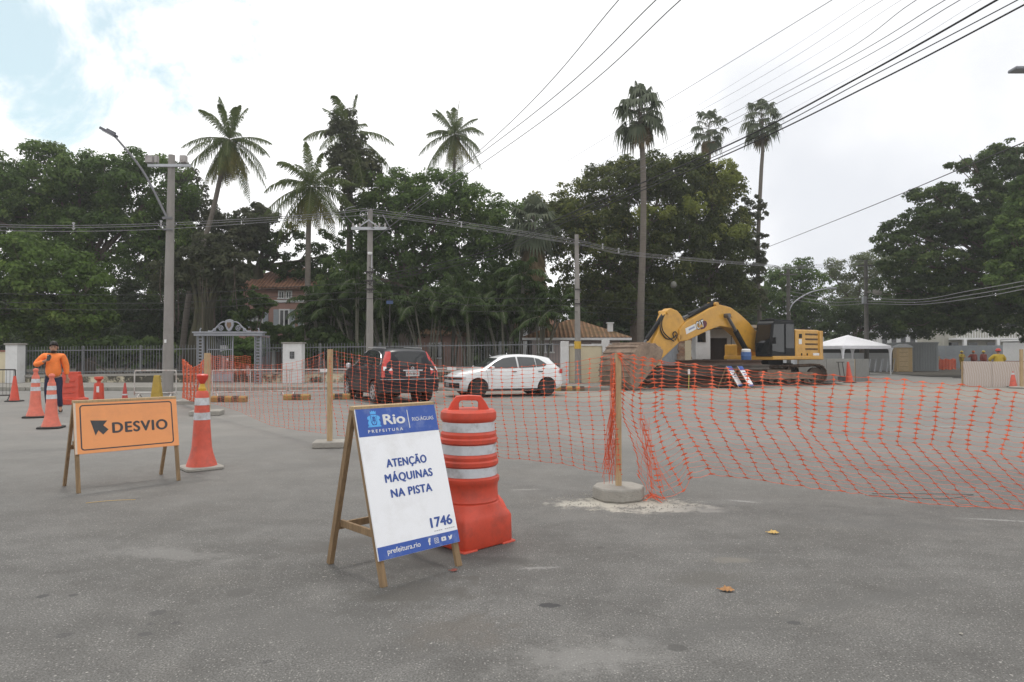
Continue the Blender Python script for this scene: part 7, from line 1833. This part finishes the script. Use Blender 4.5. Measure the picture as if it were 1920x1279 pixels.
def person(label, loc, rotz, pose, top_m, leg_m, shoe_m, helmet=None, hair=True, scale=1.0, beard=False, sleeves=True, group=None):
    t = thing('person', label, 'person', loc, rotz, group); t.scale = (scale,) * 3
    p = {k: Vector(v) for k, v in pose.items()}
    J = {}; E = []
    def j(n, pt, r_, to=None):
        J[n] = (tuple(pt), r_)
        if to: E.append((to, n))
    j('pelvis', p['pelvis'], (.145, .11)); j('waist', p['waist'], (.135, .10), 'pelvis'); j('chest', p['chest'], (.155, .11), 'waist'); j('collar', p['collar'], (.085, .07), 'chest'); j('neck', p['neck'], .052, 'collar')
    hd = p['head']; n_ = (hd - p['neck']).normalized()
    j('jaw', p['neck'].lerp(hd, .55) + Vector((0, -.025, 0)), (.066, .074), 'neck'); j('skull', hd, (.083, .098), 'jaw'); j('crown', hd + n_ * .075, (.066, .076), 'skull')
    for s in 'LR':
        sg = 1 if s == 'L' else -1
        j('sh' + s, p['sh' + s], .062, 'collar'); j('el' + s, p['el' + s], .043, 'sh' + s); j('wr' + s, p['wr' + s], .029, 'el' + s)
        h = p['ha' + s]; d = (h - p['wr' + s]).normalized(); j('palm' + s, h, (.042, .022), 'wr' + s)
        side = d.cross(p.get('hn' + s, Vector((0, -1, 0)))).normalized(); cu = Vector(p.get('hn' + s, Vector((0, -1, 0))))
        for q, (off, ln_) in enumerate(((-.03, .075), (-.011, .085), (.011, .08), (.03, .065))):
            b = h + d * .035 + side * off; m1 = b + d * ln_ * .5 + cu * .01; e = m1 + d * ln_ * .35 + cu * .03
            j('f%s%da' % (s, q), b, .0105, 'palm' + s); j('f%s%db' % (s, q), m1, .0095, 'f%s%da' % (s, q)); j('f%s%dc' % (s, q), e, .008, 'f%s%db' % (s, q))
        b = h - d * .01 + side * -.042 * sg; j('t%sa' % s, b, .012, 'palm' + s); j('t%sb' % s, b + d * .045 + cu * .02 - side * .012 * sg, .0095, 't%sa' % s)
        j('hip' + s, p['hip' + s], .085, 'pelvis'); j('kn' + s, p['kn' + s], .058, 'hip' + s); j('an' + s, p['an' + s], .038, 'kn' + s); j('to' + s, p['to' + s], (.04, .028), 'an' + s)
    skin_mesh('body', J, E, M['skin'], t)
    # jacket
    K = {}; E = []
    def j2(n, pt, r_, to=None):
        K[n] = (tuple(pt), r_)
        if to: E.append((to, n))
    j2('hem', p['pelvis'] + Vector((0, 0, -.10)), (.225, .18)); j2('waist', p['waist'], (.235, .19), 'hem'); j2('chest', p['chest'], (.235, .165), 'waist'); j2('collar', p['collar'] + Vector((0, 0, .0)), (.115, .095), 'chest'); j2('neck', p['neck'] + Vector((0, .005, -.01)), .068, 'collar')
    for s in 'LR':
        j2('sh' + s, p['sh' + s], .095, 'collar'); j2('m' + s, p['sh' + s].lerp(p['el' + s], .5), .09, 'sh' + s); j2('el' + s, p['el' + s], .08, 'm' + s); j2('wr' + s, p['wr' + s].lerp(p['el' + s], .08), .05, 'el' + s)
    skin_mesh('jacket', K, E, top_m, t)
    K = {}; E = []
    j2('pelvis', p['pelvis'] + Vector((0, 0, .02)), (.14, .12))
    for s in 'LR':
        j2('hip' + s, p['hip' + s] + Vector((0, 0, -.06)), .115, 'pelvis'); j2('th' + s, p['hip' + s].lerp(p['kn' + s], .5), .098, 'hip' + s); j2('kn' + s, p['kn' + s], .076, 'th' + s); j2('an' + s, p['an' + s] + Vector((0, 0, .03)), .062, 'kn' + s)
    skin_mesh('trousers', K, E, leg_m, t)
    for s in 'LR':
        a, q = p['an' + s], p['to' + s]; d = (q - a); d.z = 0; d = d.normalized() if d.length else Vector((0, -1, 0))
        heel = a - d * .05; z0 = min(a.z, q.z) - .055
        skin_mesh('shoe', {'a': ((heel.x, heel.y, a.z - .02), .045), 'b': (tuple(a.lerp(q, .5) + Vector((0, 0, -.015))), (.05, .045)), 'c': (tuple(q), (.048, .034))}, [('a', 'b'), ('b', 'c')], shoe_m, t)
    up = n_; fwd = Vector((0, -1, 0))
    fc = MB(); fc.loft([[hd + Vector((x, y, z)) for x, y, z in ((-.012 * k, -.088 - .022 * k, -.012 * k * 2), (.012 * k, -.088 - .022 * k, -.012 * k * 2), (.005 * k, -.084, .03), (-.005 * k, -.084, .03))] for k in (.6, 1.0)]); fc.build('nose', M['skin'], t, smooth=60)
    e = MB()
    for sx in (-.031, .031): e.lathe([(.001, -.012), (.011, -.006), (.013, 0), (.011, .006), (.001, .012)], 10, hd + Vector((sx, -.082, .018)))
    e.build('eyes', M['ink'], t, smooth=60)
    k = MB()
    for sx in (-.031, .031): k.box(hd + Vector((sx, -.086, .038)), (.034, .01, .007))
    k.build('eyebrows', M['hair'], t)
    MB().box(hd + Vector((0, -.087, -.052)), (.045, .012, .010)).build('mouth', mat('lips', (.22, .085, .07), .5), t, bevel=.003)
    k = MB()
    for sx in (-.083, .083): MB().loft([[hd + Vector((sx * a, .01 + .022 * math.cos(2 * math.pi * i / 10), .0 + .034 * math.sin(2 * math.pi * i / 10))) for i in range(10)] for a in (.95, 1.12)]).build('ear', M['skin'], t, smooth=60)
    
    if hair:
        k = MB(); rings = []
        for i in range(7):
            a = R(90 * i / 6); rings.append([hd + Vector(((.090 * math.cos(a) + .001) * math.cos(b), .014 + (.104 * math.cos(a) + .001) * math.sin(b), .060 + .112 * math.sin(a) - (.09 * max(0, math.sin(b)) - .022 * max(0, -math.sin(b))) * math.cos(a))) for b in [2 * math.pi * q / 20 for q in range(20)]])
        k.loft(rings); k.build('hair', M['hair'], t, smooth=70)
    if beard:
        k = MB(); k.loft([[hd + Vector((.066 * w_ * math.cos(b), -.018 - (.085 * w_) * max(0, -math.sin(b)), z)) for b in [math.pi + math.pi * q / 10 for q in range(11)]] + [hd + Vector((.05 * w_, -.01, z)), hd + Vector((-.05 * w_, -.01, z))] for z, w_ in ((-.068, .95), (-.085, .96), (-.108, .78))]); k.build('beard', M['hair'], t, smooth=60)
    if helmet:
        k = MB(); k.lathe([(.125, .0), (.122, .02), (.112, .06), (.09, .105), (.05, .13), (.005, .138)], 22, hd + Vector((0, .008, .03))); k.loft([[hd + Vector((.11 * math.cos(b), -.05 - .13 * max(0, -math.sin(b)), .03 + z)) for b in [math.pi + math.pi * q / 12 for q in range(13)]] for z in (-.006, .008)]); k.build('helmet', helmet, t, smooth=50)
    return t, p
def stand(**kw):
    q = dict(pelvis=(0, 0, .93), waist=(0, 0, 1.08), chest=(0, 0, 1.28), collar=(0, 0, 1.41), neck=(0, -.005, 1.475), head=(0, -.02, 1.59),
             shL=(.185, 0, 1.40), elL=(.24, .03, 1.13), wrL=(.25, -.04, .89), haL=(.25, -.06, .81), shR=(-.185, 0, 1.40), elR=(-.24, .03, 1.13), wrR=(-.25, -.04, .89), haR=(-.25, -.06, .81),
             hipL=(.09, 0, .88), knL=(.10, -.03, .49), anL=(.10, .02, .09), toL=(.11, -.11, .05), hipR=(-.09, 0, .88), knR=(-.10, -.03, .49), anR=(-.10, .02, .09), toR=(-.11, -.11, .05))
    q.update(kw); return q
M['jacket'] = mat('orange_jacket', (.86, .22, .045), .8, var=.14, scale=6, bump=1.0, bscale=7)
M['navy'] = mat('navy_trousers', (.012, .015, .045), .8, var=.2, scale=6, bump=.2, bscale=14)
M['shoe'] = mat('dark_shoe', (.02, .018, .017), .6)
M['yellowwear'] = mat('yellow_workwear', (.40, .28, .025), .8, var=.15, scale=6)
M['helm_red'] = mat('red_helmet', (.42, .03, .02), .4); M['helm_yellow'] = mat('yellow_helmet', (.60, .42, .03), .4)
# man walking towards the camera, phone raised before his chest
mg = G(99, 774)
man, mp_ = person('person in a bright orange jacket and navy trousers, walking and holding a phone up', mg, R(27),
   stand(pelvis=(.01, 0, .94), chest=(0, -.01, 1.29), shR=(-.185, -.01, 1.405), elR=(-.36, -.10, 1.17), wrR=(-.15, -.27, 1.27), haR=(-.085, -.30, 1.31), hnR=(.2, -.6, .5), shL=(.19, 0, 1.40), elL=(.26, .05, 1.13), wrL=(.285, .02, .90), haL=(.29, 0, .82),
         hipL=(.10, 0, .88), knL=(.13, -.10, .50), anL=(.17, -.12, .10), toL=(.19, -.26, .05), hipR=(-.08, 0, .88), knR=(-.12, .05, .49), anR=(-.13, .26, .16), toR=(-.14, .16, .05), head=(.01, -.045, 1.595)),
   M['jacket'], M['navy'], M['shoe'], beard=True, scale=1.03)
ph_ = MB().box((0, 0, 0), (.075, .010, .15)).build('mobile_phone', mat('phone_black', (.012, .012, .014), .2), None, bevel=.004)
MB().box((0, .0056, 0), (.068, .001, .14)).build('screen', M['glass'], ph_); MB().lathe([(.012, 0), (.012, .002), (.004, .003)], 12).build('camera_lens', M['galv'], ph_, loc=(-.018, -.005, .05), rot=(R(90), 0, 0))
ph_.location = mg + Matrix.Rotation(R(27), 3, 'Z') @ (Vector((-.055, -.355, 1.36)) * 1.03); ph_.rotation_euler = (R(-8), R(6), R(27)); tag(ph_, 'black mobile phone held up by the person in the orange jacket', 'phone')
# workers on the right
person('worker in yellow jacket and red helmet seen from behind over the patterned barrier', (P(1872, 663, 33.2).x, 33.2, 0), R(172), stand(elL=(.36, -.10, 1.2), wrL=(.20, -.28, 1.1), haL=(.14, -.32, 1.08), elR=(-.36, -.10, 1.2), wrR=(-.20, -.28, 1.1), haR=(-.14, -.32, 1.08)), M['yellowwear'], mat('blue_workwear', (.03, .06, .24), .8), M['shoe'], helmet=M['helm_red'])
person('worker all in yellow with yellow helmet, arms folded, left of the patterned barrier', (P(1803, 663, 60).x, 60, 0), R(20), stand(elL=(.34, -.05, 1.18), wrL=(.05, -.22, 1.18), haL=(-.03, -.23, 1.19), elR=(-.34, -.05, 1.18), wrR=(-.05, -.24, 1.15), haR=(.03, -.25, 1.15)), M['yellowwear'], M['yellowwear'], M['shoe'], helmet=M['helm_yellow'])
M['rustwear'] = mat('rust_red_workwear', (.24, .045, .03), .8, var=.15)
person('worker in rust red with an orange helmet, left one of two behind the patterned barrier', (P(1825, 663, 57).x, 57, 0), R(-10), stand(elR=(-.36, -.08, 1.22), wrR=(-.5, -.2, 1.2), haR=(-.55, -.24, 1.2)), M['rustwear'], M['rustwear'], M['shoe'], helmet=mat('orange_helmet', (.55, .16, .03), .4))
person('worker in rust red with a yellow helmet, right one of two behind the patterned barrier', (P(1844, 663, 55).x, 55, 0), R(8), stand(), M['rustwear'], M['rustwear'], M['shoe'], helmet=M['helm_yellow'])
o = MB().box((0, 0, .5), (3.4, .1, 1.0)).build('red_barrier', mat('dark_red_board', (.13, .028, .024), .8), None); o.location = (P(1872, 663, 46).x, 46, 0); tag(o, 'dark red board barrier behind the worker with the red helmet', 'barrier')

# ================================================================== small litter on the road
def leaf_thing(label, u, v, L_, m, rot, curl=.35, up_=.9, group='dry leaves on the road'):
    g = G(u, v); k = MB(); n = 9; vs, fs = [], []
    for i in range(n):
        t_ = i / (n - 1); w_ = L_ * .27 * math.sin(math.pi * min(1, t_ * .96 + .02)) ** .8 * (1 + .12 * math.sin(t_ * 17))
        z = .004 + L_ * curl * (abs(t_ - .45) ** 1.6); x = (t_ - .5) * L_
        vs += [(x, -w_, z + w_ * .35 * (1 + .6 * math.sin(t_ * 23))), (x, 0, z + .002), (x, w_, z + w_ * up_ * (1 + .35 * math.sin(t_ * 19 + 1)))]
    for i in range(n - 1): fs += [(3 * i, 3 * i + 3, 3 * i + 4, 3 * i + 1), (3 * i + 1, 3 * i + 4, 3 * i + 5, 3 * i + 2)]
    k.add(vs, fs); k.tube([(-L_ * .5, 0, .012 + L_ * curl * .2), (-L_ * .68, .01, .012)], .0025, 4)
    o = k.build('dry_leaf', m, None, smooth=60); o.location = g; o.rotation_euler = (0, 0, rot); s = o.modifiers.new('s', 'SOLIDIFY'); s.thickness = .0012
    return tag(o, label, 'leaf', group)
M['dryleaf'] = mat('brown_dry_leaf', (.33, .165, .06), .7, var=.3, scale=40); M['yelleaf'] = mat('yellow_dry_leaf', (.50, .33, .10), .7, var=.25, scale=40)
leaf_thing('large curled brown leaf on the asphalt in the right foreground', 1363, 1109, .092, M['dryleaf'], R(-12), .18)
leaf_thing('small yellow leaf on the asphalt below the right hand net', 1450, 1001, .09, M['yelleaf'], R(-8), .2)
leaf_thing('small reddish leaf beside the right foot of the A-frame sign', 851, 1072, .055, mat('red_leaf', (.22, .05, .035), .7), R(25), .4)
o = MB().tube(smooth_path([(-.22, 0, .006), (0, .015, .010), (.22, -.005, .006)], 5), .0024, 5).build('straw_stalk', M['yelleaf'], None); o.location = G(208, 941); o.rotation_euler = (0, 0, R(22)); tag(o, 'thin straw coloured stalk on the asphalt below the detour sign', 'stalk')
o = MB().tube(smooth_path([(-.5, .1, .008), (-.2, -.08, .02), (.2, -.1, .01), (.55, .02, .02), (.6, .12, .01), (.1, .14, .012), (-.4, .16, .01)], 6), .0025, 6).build('rubber_cord', M['wireb'], None, smooth=60); o.location = G(1735, 938) + Vector((0, .12, 0)); tag(o, 'loop of dark cord lying on the road under the right hand net', 'cord')
# crumbled concrete at the foot of the nearest block, scattered grit
rg = random.Random(77); k = MB()
def pebble(k, p, r):
    a = [rg.uniform(.7, 1.3) for _ in range(6)]
    k.add([p + Vector((r * a[0], 0, 0)), p + Vector((0, r * a[1], 0)), p + Vector((-r * a[2], 0, 0)), p + Vector((0, -r * a[3], 0)), p + Vector((0, 0, r * .7 * a[4])), p - Vector((0, 0, r * .4))], [(0, 1, 4), (1, 2, 4), (2, 3, 4), (3, 0, 4), (1, 0, 5), (2, 1, 5), (3, 2, 5), (0, 3, 5)])
for i in range(420):
    a = rg.uniform(0, 6.28); q = abs(rg.gauss(.30, .16)) + .18; p = Vector((1.12 + math.cos(a) * q * 1.15, 7.02 + math.sin(a) * q * .75 - .06, .003)); pebble(k, p, rg.uniform(.003, .011))
tag(k.build('concrete_crumbs', M['block'], None, fix=False), 'crumbled concrete grit round the nearest net post block', 'grit', kind='stuff')
k = MB()
for i in range(900):
    y = 2.2 + rg.random() ** 1.6 * 9; x = rg.uniform(-1, 1) * (.85 * y); pebble(k, Vector((x, y, .002)), rg.uniform(.0015, .0055))
tag(k.build('road_grit', mat('grit', (.26, .25, .23), .9, var=.5, scale=30), None, fix=False), 'loose grit scattered over the asphalt', 'grit', kind='stuff')
for i, (u, v, r_, lab) in enumerate(((664, 1059, .010, 'small grey pebble between the legs of the A-frame sign'), (607, 1083, .009, 'small pale pebble left of the front leg of the A-frame sign'), (1802, 1190, .012, 'pale pebble on the asphalt near the right bottom'), (1457, 1150, .010, 'white chip of stone on the asphalt below the brown leaf'), (560, 1040, .007, 'tiny pale pebble in front of the rear leg of the A-frame sign'))):
    k = MB(); pebble(k, Vector((0, 0, r_ * .4)), r_); o = k.build('pebble', M['block'], None); o.location = G(u, v); tag(o, lab, 'pebble', 'pebbles on the road')

# ================================================================== thin air volume added to lift the darks like lens flare
hz = MB().box((0, 190, 11.0), (536, 472, 24.0)).build('veil', bpy.data.materials.new('air'), None)
hm_ = hz.data.materials[0]; hm_.use_nodes = True; hm_.node_tree.nodes.clear()
ho = hm_.node_tree.nodes.new('ShaderNodeOutputMaterial'); hv = hm_.node_tree.nodes.new('ShaderNodeVolumePrincipled')
hv.inputs['Color'].default_value = (.95, .97, 1, 1); hv.inputs['Density'].default_value = .0008; hv.inputs['Anisotropy'].default_value = .3
hm_.node_tree.links.new(hv.outputs[0], ho.inputs['Volume'])
tag(hz, 'thin pale haze added over the whole street to lift the darks', 'veil', kind='stuff')
